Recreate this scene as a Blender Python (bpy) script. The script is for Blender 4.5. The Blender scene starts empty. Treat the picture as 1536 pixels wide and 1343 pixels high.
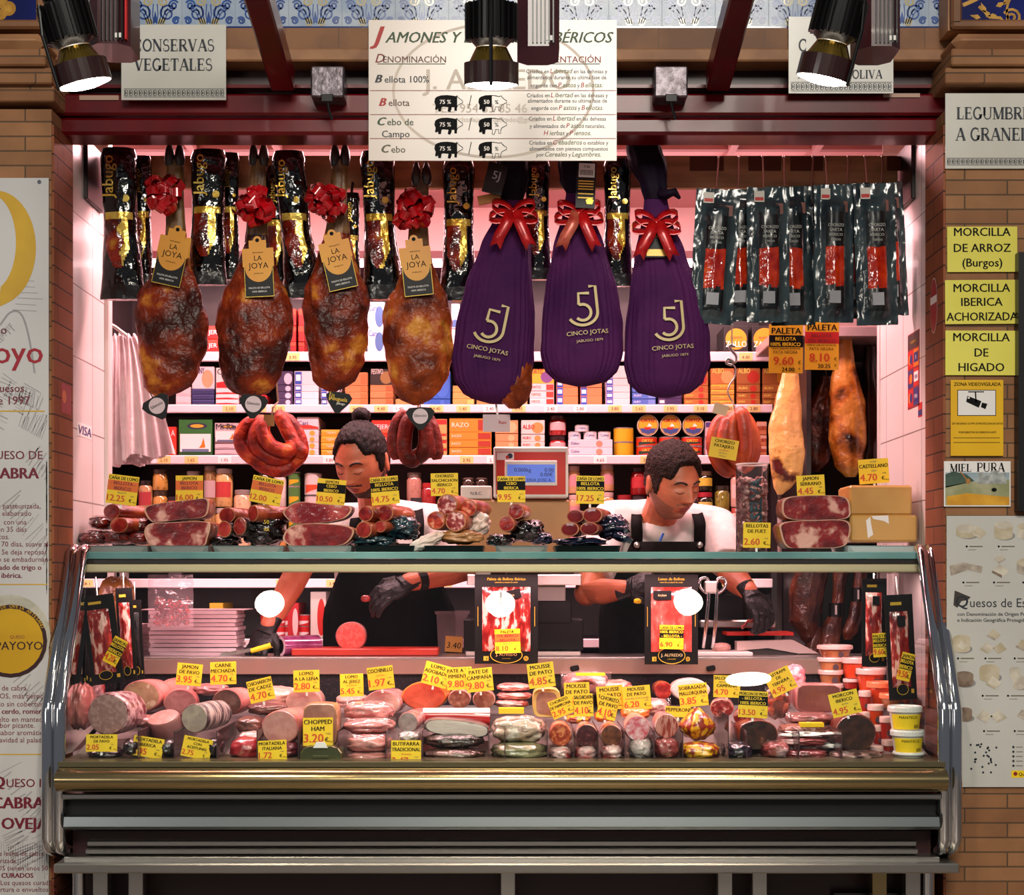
import bpy, math, random
from math import sin, cos, pi, exp, sqrt, radians
from mathutils import Vector, Matrix, noise
R = random.Random(7)
C = bpy.context.scene.collection
SC = bpy.context.scene
# ---------------------------------------------------------------- camera
F, D, EYE, CX, CY = 2289.0, 4.2, 1.18, 768.0, 870.0     # focal length (px), distance to the stall opening, eye height
cam = bpy.data.cameras.new('camera'); cam.sensor_width = 36; cam.sensor_fit = 'HORIZONTAL'
cam.lens = F / 1536 * 36; cam.shift_y = (CY - 671.5) / 1536; cam.clip_start = .05
co = bpy.data.objects.new('camera', cam); C.objects.link(co)
co.location = (0, -D, EYE); co.rotation_euler = (pi / 2, 0, 0); SC.camera = co
# ---------------------------------------------------------------- exposure
SC.view_settings.view_transform = 'Standard'; SC.view_settings.look = 'None'
SC.view_settings.gamma = 1; SC.view_settings.use_curve_mapping = False
SC.view_settings.exposure = 0.0
SC.cycles.max_bounces = 8; SC.cycles.transparent_max_bounces = 24; SC.cycles.caustics_reflective = False
SC.cycles.sample_clamp_indirect = 4
# ---------------------------------------------------------------- world: the dim market hall
w = bpy.data.worlds.new('hall'); SC.world = w; w.use_nodes = True
w.node_tree.nodes['Background'].inputs[0].default_value = (.85, .9, 1, 1)
w.node_tree.nodes['Background'].inputs[1].default_value = .13
# ---------------------------------------------------------------- lights
def lamp(name, kind, loc, target, energy, col, size=.1, sy=None, angle=1.3, blend=.6):
    l = bpy.data.lights.new(name, kind); l.energy = energy; l.color = col
    if kind == 'AREA':
        l.size = size
        if sy: l.shape = 'RECTANGLE'; l.size_y = sy
    else: l.shadow_soft_size = size
    if kind == 'SPOT': l.spot_size = angle; l.spot_blend = blend
    o = bpy.data.objects.new(name, l); C.objects.link(o); o.location = loc
    o.rotation_euler = (Vector(target) - Vector(loc)).to_track_quat('-Z', 'Y').to_euler()
    return o
PINK = (1, .56, .58)
lamp('ceiling_tube_light', 'AREA', (-.15, .45, 2.5), (-.15, .7, 0), 62, PINK, 2.3, .16)
lamp('ceiling_back_fill', 'AREA', (-.2, 1.15, 2.56), (-.2, 1.3, 2.2), 16, PINK, 2.4, .1)  # added area light that brightens the upper back wall and canopy
lamp('ceiling_up_fill', 'AREA', (-.2, 1.05, 2.38), (-.2, .8, 2.6), 5, PINK, 2.4, .1)  # unseen emitter added to brighten the ceiling from below
lamp('shelf_tube_light', 'AREA', (-.2, 1.2, 2.30), (-.2, 1.55, 1.5), 15, (1, .6, .62), 2.2, .06)
lamp('shelf_low_light', 'AREA', (-.2, 1.15, 1.16), (-.2, 1.6, .95), 2.2, (1, .6, .62), 2.2, .06)
lamp('case_tube_light', 'AREA', (-.03, .04, 1.198), (-.03, .06, .7), 23, (1, .55, .56), 2.2, .05)
lamp('hall_light', 'AREA', (.6, -6.6, 4.7), (0, 0, 1.6), 310, (1, .93, .82), 2.5, 1.5)
lamp('hall_light_low', 'AREA', (-3.2, -5.2, 2.6), (-.8, 0, 1.0), 22, (1, .95, .88), 1.2, 1.2)
# ---------------------------------------------------------------- helpers
def K(Y): return (D + Y) / F
def P(px, py, Y): k = K(Y); return Vector(((px - CX) * k, Y, EYE + (CY - py) * k))
def lin(h):
    h = h.lstrip('#'); o = []
    for i in (0, 2, 4):
        c = int(h[i:i + 2], 16) / 255
        o.append(c / 12.92 if c <= .04045 else ((c + .055) / 1.055) ** 2.4)
    return (*o, 1)
MATS = {}
def mat(name, c, c2=None, c3=None, r=.5, m=0, s=20, th=(.4, .6), bump=0, bs=None, coat=0, cr=.05, emi=0, trans=0, spec=.5, st=None, det=4, kind='noise', sss=0):
    """procedural principled material; c..c3 mixed by noise in object space"""
    if name in MATS: return MATS[name]
    M = bpy.data.materials.new(name); M.use_nodes = True; MATS[name] = M
    nt = M.node_tree; N = nt.nodes; L = nt.links; b = N['Principled BSDF']
    b.inputs['Base Color'].default_value = lin(c); b.inputs['Roughness'].default_value = r; b.inputs['Metallic'].default_value = m
    b.inputs['Coat Weight'].default_value = coat; b.inputs['Coat Roughness'].default_value = cr
    b.inputs['Specular IOR Level'].default_value = spec
    if emi: b.inputs['Emission Color'].default_value = lin(c); b.inputs['Emission Strength'].default_value = emi
    if c2 or bump:
        tc = N.new('ShaderNodeTexCoord'); mp = N.new('ShaderNodeMapping'); L.new(tc.outputs['Object'], mp.inputs[0])
        if st: mp.inputs['Scale'].default_value = st
        oi = N.new('ShaderNodeObjectInfo'); mu = N.new('ShaderNodeMath'); mu.operation = 'MULTIPLY'; mu.inputs[1].default_value = 37
        L.new(oi.outputs['Random'], mu.inputs[0])
    def nz(scale, detail):
        if kind == 'vor':
            n = N.new('ShaderNodeTexVoronoi'); n.voronoi_dimensions = '4D'; n.inputs['Scale'].default_value = scale; o = n.outputs['Distance']
        else:
            n = N.new('ShaderNodeTexNoise'); n.noise_dimensions = '4D'; n.inputs['Scale'].default_value = scale; n.inputs['Detail'].default_value = detail; o = n.outputs[0]
        L.new(mp.outputs[0], n.inputs['Vector']); L.new(mu.outputs[0], n.inputs['W']); return o
    if c2:
        rp = N.new('ShaderNodeValToRGB'); e = rp.color_ramp.elements
        e[0].position, e[1].position = th; e[0].color = lin(c); e[1].color = lin(c2)
        if c3: x = e.new(min(1, th[1] + (th[1] - th[0]) * .5)); x.color = lin(c3)
        L.new(nz(s, det), rp.inputs[0]); L.new(rp.outputs[0], b.inputs['Base Color'])
    if bump:
        bm = N.new('ShaderNodeBump'); bm.inputs['Strength'].default_value = min(1, bump); bm.inputs['Distance'].default_value = .01 * max(1, bump)
        kd = kind; kind = 'noise'; L.new(nz(bs or s, 3), bm.inputs['Height']); kind = kd
        L.new(bm.outputs[0], b.inputs['Normal'])
        if coat: L.new(bm.outputs[0], b.inputs['Coat Normal'])
    return M
def glass(name, tint, rough=.0, ior=1.5, film=None, bump=0, bs=60, op=0, opc='ffffff'):
    """thin clear sheet: transparent, reflecting by angle; film: opacity of a milky body"""
    if name in MATS: return MATS[name]
    M = bpy.data.materials.new(name); M.use_nodes = True; MATS[name] = M
    nt = M.node_tree; N = nt.nodes; L = nt.links; N.remove(N['Principled BSDF']); out = N['Material Output']
    t = N.new('ShaderNodeBsdfTransparent'); t.inputs[0].default_value = lin(tint)
    g = N.new('ShaderNodeBsdfAnisotropic'); g.inputs['Roughness'].default_value = rough
    fr = N.new('ShaderNodeFresnel'); fr.inputs['IOR'].default_value = ior; mx = N.new('ShaderNodeMixShader')
    if bump:
        tc = N.new('ShaderNodeTexCoord'); n = N.new('ShaderNodeTexNoise'); n.inputs['Scale'].default_value = bs; L.new(tc.outputs['Object'], n.inputs['Vector'])
        bm = N.new('ShaderNodeBump'); bm.inputs['Strength'].default_value = bump; bm.inputs['Distance'].default_value = .01; L.new(n.outputs[0], bm.inputs['Height'])
        L.new(bm.outputs[0], g.inputs['Normal']); L.new(bm.outputs[0], fr.inputs['Normal'])
    L.new(fr.outputs[0], mx.inputs[0])
    if op:
        d = N.new('ShaderNodeBsdfDiffuse'); d.inputs[0].default_value = lin(opc); m2 = N.new('ShaderNodeMixShader'); m2.inputs[0].default_value = op
        L.new(t.outputs[0], m2.inputs[1]); L.new(d.outputs[0], m2.inputs[2]); L.new(m2.outputs[0], mx.inputs[1])
    else: L.new(t.outputs[0], mx.inputs[1])
    L.new(g.outputs[0], mx.inputs[2]); L.new(mx.outputs[0], out.inputs[0])
    return M
def col(h, r=.55, **k): return mat('c_' + h + ('' if r == .55 else str(r)), h, r=r, **k)

def box_(sx, sy, sz, b=0):
    X, Y, Z = sx / 2, sy / 2, sz / 2
    if not b:
        v = [(x, y, z) for x in (-X, X) for y in (-Y, Y) for z in (-Z, Z)]
        return v, [(0, 1, 3, 2), (4, 6, 7, 5), (0, 4, 5, 1), (2, 3, 7, 6), (0, 2, 6, 4), (1, 5, 7, 3)]
    b = min(b, X * .9, Y * .9, Z * .9); v = []; ix = {}
    for i in (-1, 1):
        for j in (-1, 1):
            for k in (-1, 1):
                for a in range(3):
                    ix[(i, j, k, a)] = len(v)
                    v.append((i * (X - (b if a != 0 else 0)), j * (Y - (b if a != 1 else 0)), k * (Z - (b if a != 2 else 0))))
    f = []
    for a in range(3):
        p, q = [x for x in range(3) if x != a]
        for s in (-1, 1):
            c = []
            for u, t in ((-1, -1), (1, -1), (1, 1), (-1, 1)):
                key = [0, 0, 0]; key[a] = s; key[p] = u; key[q] = t; c.append(ix[(*key, a)])
            f.append(c if (s > 0) == (a != 1) else c[::-1])
        for u in (-1, 1):
            for t in (-1, 1):
                k1 = [0, 0, 0]; k2 = [0, 0, 0]; k1[p] = k2[p] = u; k1[q] = k2[q] = t; k1[a] = -1; k2[a] = 1
                f.append([ix[(*k1, p)], ix[(*k2, p)], ix[(*k2, q)], ix[(*k1, q)]])
    for i in (-1, 1):
        for j in (-1, 1):
            for k in (-1, 1): f.append([ix[(i, j, k, a)] for a in range(3)])
    return v, f
def loft(rings, cap0=True, cap1=True):
    """closed rings of equal count joined along; caps have their own vertices"""
    n = len(rings[0]); v = [tuple(p) for r in rings for p in r]; f = []
    for i in range(len(rings) - 1):
        for j in range(n):
            f.append((i * n + j, i * n + (j + 1) % n, (i + 1) * n + (j + 1) % n, (i + 1) * n + j))
    for k, on in ((0, cap0), (len(rings) - 1, cap1)):
        if on:
            o = len(v); v += [tuple(p) for p in rings[k]]; f.append(list(range(o, o + n))[::-1 if k == 0 else 1])
    return v, f
def lathe_(prof, seg=20, ex=1, ey=1, cap=True):
    return loft([[(r * cos(2 * pi * j / seg) * ex, r * sin(2 * pi * j / seg) * ey, z) for j in range(seg)] for r, z in prof], cap, cap)
def tube_(pts, rad, seg=10, cap=True, flat=1):
    pts = [Vector(p) for p in pts]; n = len(pts)
    if not isinstance(rad, (list, tuple)): rad = [rad] * n
    T = [(pts[min(i + 1, n - 1)] - pts[max(i - 1, 0)]).normalized() for i in range(n)]
    a = Vector((0, 0, 1)) if abs(T[0].z) < .9 else Vector((0, 1, 0))
    u = T[0].cross(a).normalized(); rings = []
    for i in range(n):
        u = (u - T[i] * u.dot(T[i])).normalized(); w_ = T[i].cross(u)
        rings.append([pts[i] + (u * cos(2 * pi * j / seg) + w_ * sin(2 * pi * j / seg) * flat) * rad[i] for j in range(seg)])
    return loft(rings, cap, cap)
def curve_(pts, n=24):
    """Catmull-Rom through points"""
    p = [Vector(x) for x in pts]; p = [2 * p[0] - p[1]] + p + [2 * p[-1] - p[-2]]; out = []; m = len(p) - 3
    for i in range(n + 1):
        t = i / n * m; k = min(int(t), m - 1); t -= k; a, b, c, d = p[k:k + 4]
        out.append(.5 * ((2 * b) + (c - a) * t + (2 * a - 5 * b + 4 * c - d) * t * t + (3 * b - a - 3 * c + d) * t ** 3))
    return out
def ball_(rx, ry, rz, nu=20, nv=12, fn=None):
    rings = []
    for i in range(1, nv):
        ph = -pi / 2 + pi * i / nv; rg = []
        for j in range(nu):
            th = 2 * pi * j / nu; d = Vector((cos(ph) * cos(th), cos(ph) * sin(th), sin(ph)))
            p = Vector((d.x * rx, d.y * ry, d.z * rz)); rg.append(fn(p, d) if fn else p)
        rings.append(rg)
    v, f = loft(rings, False, False); n = nu
    for z, k in ((-1, 0), (1, len(rings) - 1)):
        p = Vector((0, 0, z * rz)); p = fn(p, Vector((0, 0, z))) if fn else p; o = len(v); v.append(tuple(p))
        for j in range(n):
            a, b = k * n + j, k * n + (j + 1) % n; f.append((a, b, o) if z > 0 else (b, a, o))
    return v, f
def prism_(out, y0, y1):
    """outline of (x, z) extruded from y0 (front) to y1"""
    n = len(out); v = [(x, y0, z) for x, z in out] + [(x, y1, z) for x, z in out]
    f = [list(range(n)), list(range(2 * n - 1, n - 1, -1))]
    for i in range(n): f.append((i, n + i, n + (i + 1) % n, (i + 1) % n))
    return v, f
def grid_(fn, nu, nv):
    v = [tuple(fn(i / nu, j / nv)) for j in range(nv + 1) for i in range(nu + 1)]
    f = [(j * (nu + 1) + i, j * (nu + 1) + i + 1, (j + 1) * (nu + 1) + i + 1, (j + 1) * (nu + 1) + i) for j in range(nv) for i in range(nu)]
    return v, f
def T(x=0, y=0, z=0, rx=0, ry=0, rz=0, s=1):
    return Matrix.Translation((x, y, z)) @ Matrix.Rotation(rz, 4, 'Z') @ Matrix.Rotation(ry, 4, 'Y') @ Matrix.Rotation(rx, 4, 'X') @ Matrix.Scale(s, 4)
_TX = {}
def text_(s, bold=0, shear=0):
    k = (s, bold, shear)
    if k not in _TX:
        cu = bpy.data.curves.new('lettering', 'FONT'); cu.body = s; cu.resolution_u = 2; cu.offset = bold; cu.shear = shear
        o = bpy.data.objects.new('lettering', cu); me = o.to_mesh()
        v = [(p.co.x, p.co.y) for p in me.vertices]; f = [tuple(p.vertices) for p in me.polygons]
        o.to_mesh_clear(); bpy.data.objects.remove(o); bpy.data.curves.remove(cu)
        x0 = min([p[0] for p in v], default=0); x1 = max([p[0] for p in v], default=1)
        _TX[k] = ([(a - x0, b) for a, b in v], f, x1 - x0)
    return _TX[k]
CAP = .73
class MB:
    def __init__(s): s.v = []; s.f = []; s.m = []; s.s = []; s.mats = []
    def add(s, vf, m, M=None, smooth=False, pick=None):
        v, f = vf; o = len(s.v)
        s.v += [tuple(M @ Vector(p)) for p in v] if M else [tuple(p) for p in v]
        if m not in s.mats: s.mats.append(m)
        i = s.mats.index(m)
        for q in f:
            s.f.append([o + a for a in q]); s.s.append(smooth); k = i
            if pick:
                c = sum((Vector(v[a]) for a in q), Vector()) / len(q); mm = pick(c)
                if mm:
                    if mm not in s.mats: s.mats.append(mm)
                    k = s.mats.index(mm)
            s.m.append(k)
        return s
    def box(s, x0, x1, y0, y1, z0, z1, m, b=0):
        return s.add(box_(abs(x1 - x0), abs(y1 - y0), abs(z1 - z0), b), m, T((x0 + x1) / 2, (y0 + y1) / 2, (z0 + z1) / 2))
    def rect(s, x0, x1, z0, z1, m, y=0): return s.add(([(x0, y, z0), (x1, y, z0), (x1, y, z1), (x0, y, z1)], [(0, 1, 2, 3)]), m)
    def poly(s, pts, m, y=0): return s.add(([(x, y, z) for x, z in pts], [list(range(len(pts)))]), m)
    def disc(s, x, z, r, m, y=0, rz=None, n=24): return s.poly([(x + r * cos(2 * pi * i / n), z + (rz or r) * sin(2 * pi * i / n)) for i in range(n)], m, y)
    def stroke(s, pts, w, m, y=0):
        """flat ribbon along (x, z) points"""
        p = [Vector(a) for a in pts]; n = len(p); L_ = []; R_ = []
        for i in range(n):
            t = (p[min(i + 1, n - 1)] - p[max(i - 1, 0)]).normalized(); q = Vector((-t.y, t.x)) * w / 2; L_.append(p[i] + q); R_.append(p[i] - q)
        v = [(a.x, y, a.y) for a in L_ + R_]
        return s.add((v, [(i, n + i, n + i + 1, i + 1) for i in range(n - 1)]), m)
    def text(s, t, x, z, h, m, y=0, al='c', maxw=None, bold=.009, shear=0, M=None, fn=None, sq=1):
        """one line of lettering; x is the anchor, z the baseline, h the cap height"""
        v, f, w_ = text_(t, 0, shear); k = h / CAP; kx = k * sq
        if maxw and w_ * kx > maxw: kx = maxw / w_
        o = x - {'c': w_ * kx / 2, 'l': 0, 'r': w_ * kx}[al]
        q = [(o + a * kx, y, z + b * k) for a, b in v]
        e = bold * k * 1.3                            # heavier strokes: the line struck twice, a hair apart
        for dx in ((-e, e) if bold > .002 else (0,)):
            w = [(a + dx, c - (.00012 if dx > 0 else 0), z_) for a, c, z_ in q]; s.add(([fn(p) for p in w] if fn else w, f), m, M)
        return s
    def build(s, name, parent=None, loc=None, rot=None, label=None, cat=None, group=None, kind=None, shift=False):
        me = bpy.data.meshes.new(name)
        if shift:                                     # move the origin to the base of the mesh
            lo = [min(p[i] for p in s.v) for i in range(3)]; hi = [max(p[i] for p in s.v) for i in range(3)]
            loc = ((lo[0] + hi[0]) / 2, (lo[1] + hi[1]) / 2, lo[2]); s.v = [tuple(p[i] - loc[i] for i in range(3)) for p in s.v]
        me.from_pydata(s.v, [], s.f)
        for m in s.mats: me.materials.append(m)
        me.polygons.foreach_set('material_index', s.m); me.polygons.foreach_set('use_smooth', s.s); me.update()
        o = bpy.data.objects.new(name, me); C.objects.link(o)
        if parent: o.parent = parent
        if loc is not None: o.location = loc
        if rot is not None: o.rotation_euler = rot
        return tag(o, label, cat, group, kind)
def tag(o, label=None, cat=None, group=None, kind=None):
    for k, v in (('label', label), ('category', cat), ('group', group), ('kind', kind)):
        if v: o[k] = v
    return o
def thing(name, loc, label, cat, group=None, rot=None):
    o = bpy.data.objects.new(name, None); C.objects.link(o); o.location = loc; o.empty_display_size = .05
    if rot: o.rotation_euler = rot
    return tag(o, label, cat, group)
def struct(name, mb, **k): return mb.build(name, kind='structure', **k)
def copy_thing(o, loc, rot=None, label=None):
    c = o.copy(); C.objects.link(c); c.location = loc
    if rot: c.rotation_euler = rot
    if label: c['label'] = label
    for a in o.children:
        b = a.copy(); C.objects.link(b); b.parent = c
        for g in a.children:
            d = g.copy(); C.objects.link(d); d.parent = b
    return c
def nz(x, y, z, s=1): return noise.noise(Vector((x * s, y * s, z * s)))
def remesh(mb, voxel, smooth=4):
    """one continuous skin over overlapping closed shapes -> (verts, faces)"""
    me = bpy.data.meshes.new('t'); me.from_pydata(mb.v, [], mb.f); o = bpy.data.objects.new('t', me); C.objects.link(o)
    r_ = o.modifiers.new('r', 'REMESH'); r_.mode = 'VOXEL'; r_.voxel_size = voxel
    if smooth: s_ = o.modifiers.new('s', 'SMOOTH'); s_.factor = .5; s_.iterations = smooth
    dg = bpy.context.evaluated_depsgraph_get(); e = o.evaluated_get(dg); m2 = e.to_mesh()
    v = [tuple(p.co) for p in m2.vertices]; f = [tuple(p.vertices) for p in m2.polygons]
    e.to_mesh_clear(); bpy.data.objects.remove(o); bpy.data.meshes.remove(me)
    return v, f
# ---------------------------------------------------------------- common materials
WHITE = col('e8e4e0'); BLACK = mat('black ink', '080707', r=.6, spec=.15); YEL = mat('yellow card', 'f2cf1c', r=.5); RED = mat('red ink', 'b81410', r=.5)
PRICE = mat('price red ink', 'c84408', r=.5); GREY = mat('grey ink', '6a6450', r=.6); NAVY = col('1c2440')
STEEL = mat('brushed steel', 'b8b4ae', r=.28, m=1); CHROME = mat('chrome', 'd0d0d2', r=.08, m=1); DSTEEL = mat('dark steel', '4a4644', r=.3, m=.8)
GLASS = glass('case glass', 'f6fbfa'); GOLD = mat('gold print', 'd8b23c', r=.35, m=.4); BLKPL = mat('black plastic', '0a090a', r=.4, spec=.25)
# ---------------------------------------------------------------- the stall front
def brick(name, a, b, mortar, wd=.225, rh=.0385, diag=False):
    M = bpy.data.materials.new(name); M.use_nodes = True; MATS[name] = M
    nt = M.node_tree; N = nt.nodes; L = nt.links; p = N['Principled BSDF']; p.inputs['Roughness'].default_value = .75
    g = N.new('ShaderNodeNewGeometry'); sx = N.new('ShaderNodeSeparateXYZ'); L.new(g.outputs['Position'], sx.inputs[0])
    ad = N.new('ShaderNodeMath'); L.new(sx.outputs[0], ad.inputs[0]); L.new(sx.outputs[1], ad.inputs[1])
    cx = N.new('ShaderNodeCombineXYZ'); L.new(ad.outputs[0], cx.inputs[0]); L.new(sx.outputs[2], cx.inputs[1])
    t = N.new('ShaderNodeTexBrick'); L.new(cx.outputs[0], t.inputs['Vector']); t.inputs['Scale'].default_value = 1
    t.inputs['Brick Width'].default_value = wd; t.inputs['Row Height'].default_value = rh; t.inputs['Mortar Size'].default_value = .0022
    t.inputs['Mortar Smooth'].default_value = .3
    t.inputs['Color1'].default_value = lin(a); t.inputs['Color2'].default_value = lin(b); t.inputs['Mortar'].default_value = lin(mortar); t.inputs['Bias'].default_value = -.1
    n = N.new('ShaderNodeTexNoise'); n.inputs['Scale'].default_value = 14; n.inputs['Detail'].default_value = 6; L.new(g.outputs['Position'], n.inputs['Vector'])
    mx = N.new('ShaderNodeMix'); mx.data_type = 'RGBA'; mx.blend_type = 'MULTIPLY'; mx.inputs[0].default_value = .5
    L.new(t.outputs[0], mx.inputs[6]); L.new(n.outputs[0], mx.inputs[7])
    br = N.new('ShaderNodeMix'); br.data_type = 'RGBA'; br.blend_type = 'ADD'; br.inputs[0].default_value = .06; L.new(mx.outputs[2], br.inputs[6]); L.new(t.outputs[0], br.inputs[7])
    L.new(br.outputs[2], p.inputs['Base Color'])
    bm = N.new('ShaderNodeBump'); bm.inputs['Strength'].default_value = .6; bm.inputs['Distance'].default_value = .004; bm.invert = True
    L.new(t.outputs['Fac'], bm.inputs['Height']); L.new(bm.outputs[0], p.inputs['Normal']); return M
BRICK = brick('brick', 'a8764c', '8e5e3a', '5c4630'); BRICKR = brick('red lit jamb brick', 'a05a34', '8a4626', '3a2014', .3, .049)
def tiles(name, c, g, w_, h, swap=False):
    M = brick(name, c, c, g, w_, h); nt = M.node_tree; t = [n for n in nt.nodes if n.type == 'TEX_BRICK'][0]; t.offset = 0
    p = nt.nodes['Principled BSDF']; p.inputs['Roughness'].default_value = .3; p.inputs['Coat Weight'].default_value = .1
    nt.links.new(t.outputs[0], p.inputs['Base Color']); return M
TILE = tiles('white glazed tile', 'd8d0cc', '8a7c78', .2, .2)
TERRA = mat('terracotta band', '8a5c36', '6e4628', r=.6, s=6); TERRAL = mat('pale terracotta', 'a87850', '8c6040', r=.6, s=8)
XL, XR = -1.213, 1.1426
struct('wall_left', MB().box(-2.3, XL, -.18, .0, -.02, 2.42, BRICK).box(-2.3, XL - .0, .0, .36, -.02, 2.42, TILE))
struct('wall_right', MB().box(XR, 2.3, -.18, .0, -.02, 2.42, BRICK).box(XR, 2.3, .0, .54, -.02, 2.42, TILE))
# jamb returns, own thin facing; red light on them put into the brick colour
struct('trim_1', MB().box(XL, XL + .006, -.178, -.004, .0, 2.38, BRICKR)); struct('trim_2', MB().box(XR - .006, XR, -.178, -.004, .0, 2.38, BRICKR))
struct('trim_3', MB().box(XL - .0, XL + .012, .34, .385, .0, 2.5, col('d8ccc8', r=.3))); struct('trim_4', MB().box(XR - .004, XR + .01, .53, .56, .0, 2.5, col('d8ccc8', r=.3)))
struct('wall_back', MB().box(-1.7, 1.7, 1.62, 1.7, 0, 2.62, col('d8b8b4', r=.6)))
struct('wall_inner_left', MB().box(-1.6, -1.52, .36, 1.66, 0, 2.6, col('d8ccc8', r=.4)).box(-2.3, -1.2, .345, .36, 0, 2.6, col('d8ccc8', r=.4)))
struct('wall_inner_right', MB().box(1.42, 1.5, .54, 1.66, 0, 2.6, col('d8ccc8', r=.4)).box(1.15, 2.3, .53, .54, 0, 2.6, col('d8ccc8', r=.4)))
struct('ceiling', MB().box(-1.6, 1.5, .0, 1.7, 2.6, 2.68, col('d8a8a8', r=.6)))
for i, (px, y0, y1) in enumerate(((272, .05, .95), (405, .05, .95), (1110, .1, .95), (1240, .1, .95))):     # ceiling battens
    x = P(px, 205, .6).x; struct('trim_%d' % (5 + i), MB().box(x - .012, x + .012, y0, y1, 2.575, 2.598, col('c89c9c', r=.6)))
struct('trim_9', MB().box(-1.5, 1.4, .78, .81, 2.585, 2.599, col('a87878', r=.6)))
struct('floor', MB().box(-4, 4, -5, 1.7, -.1, 0, mat('stone floor', '8a8078', '6e655e', r=.35, s=4)))
# lintel, red beam, frieze
BEAM = mat('oxblood paint', '6c0410', '54030c', r=.3, s=5, coat=.08, spec=.3); DARKRED = mat('dark red paint', '2c0508', r=.4)
zz = lambda py, Y=-.1: EYE + (CY - py) * K(Y)
b = MB(); b.box(-1.24, 1.17, -.10, .02, zz(172), zz(140), BEAM, .006); b.box(-1.24, 1.17, -.09, .02, zz(200), zz(174), BEAM, .008)
b.box(-1.24, 1.17, -.05, .02, zz(140), zz(92), DARKRED); b.box(-1.24, 1.17, -.085, .0, zz(129), zz(124), BEAM)
struct('beam', b)
b = MB(); b.box(-1.25, 1.2, -.13, .1, zz(97), zz(78), TERRAL, .004); b.box(-1.25, 1.2, -.12, .1, zz(78), zz(46), TERRA)
for px in (165, 428, 508, 988, 1068, 1147, 1387): b.box(P(px, 60, -.12).x - .001, P(px, 60, -.12).x + .001, -.1206, -.12, zz(77), zz(46), col('5a3a22'))
struct('lintel', b)
# painted tile frieze: scroll ornaments on white tiles
TB = mat('blue glaze', '24509a', '1c3c80', r=.25, s=30, coat=.15); TW = mat('white glaze', 'b0bcc8', '90a2ba', r=.3, s=12, coat=.15, spec=.3); TY = mat('ochre glaze', 'b8a878', r=.2, coat=.5)
b = MB(); zt = zz(-60, -.115); b.box(-1.24, 1.2, -.115, .1, zz(45, -.115), zt, TW)
y = -.1156; b.rect(-1.24, 1.2, zz(45, -.115), zz(39.5, -.115), mat('cobalt glaze', '20346e', r=.15, coat=.5), y)
def scroll(b, x, z, r, s, m, y, w_=.005, t=1.6):
    b.stroke([(x + s * r * (1 - k / 22) * cos(k * t * 2 * pi / 18 + .5), z + r * (1 - k / 22) * sin(k * t * 2 * pi / 18 + .5)) for k in range(19)], w_, m, y)
k = K(-.115)
for i in range(17):
    x = (113 + i * 80 - CX) * k
    if x > 1.17: break
    b.rect(x - .0008, x + .0008, zz(39, -.115), zt, col('8e98a8'), y)
    c = x + 40 * k
    for s in (-1, 1):
        for (dx, py, r, m) in ((18, 20, 13, TB), (31, 31, 6, TB), (10, 34, 6, TY), (27, 8, 8, TB), (12, 2, 9, TY), (33, -10, 9, TB), (16, -18, 12, TB)):
            scroll(b, c + s * dx * k, zz(py, -.115), r * k, s, m, y, .0048)
        for q in range(4): b.stroke([(c + s * (2 + q * 3) * k, zz(36, -.115)), (c + s * (4 + q * 5) * k, zz(22 - q, -.115)), (c + s * (3 + q * 8) * k, zz(6 + q * 3, -.115))], .0026, TB, y)
    b.poly([(c - 4 * k, zz(34, -.115)), (c, zz(16, -.115)), (c + 4 * k, zz(34, -.115))], TB, y - .0002)
struct('wall_frieze', b)
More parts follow.
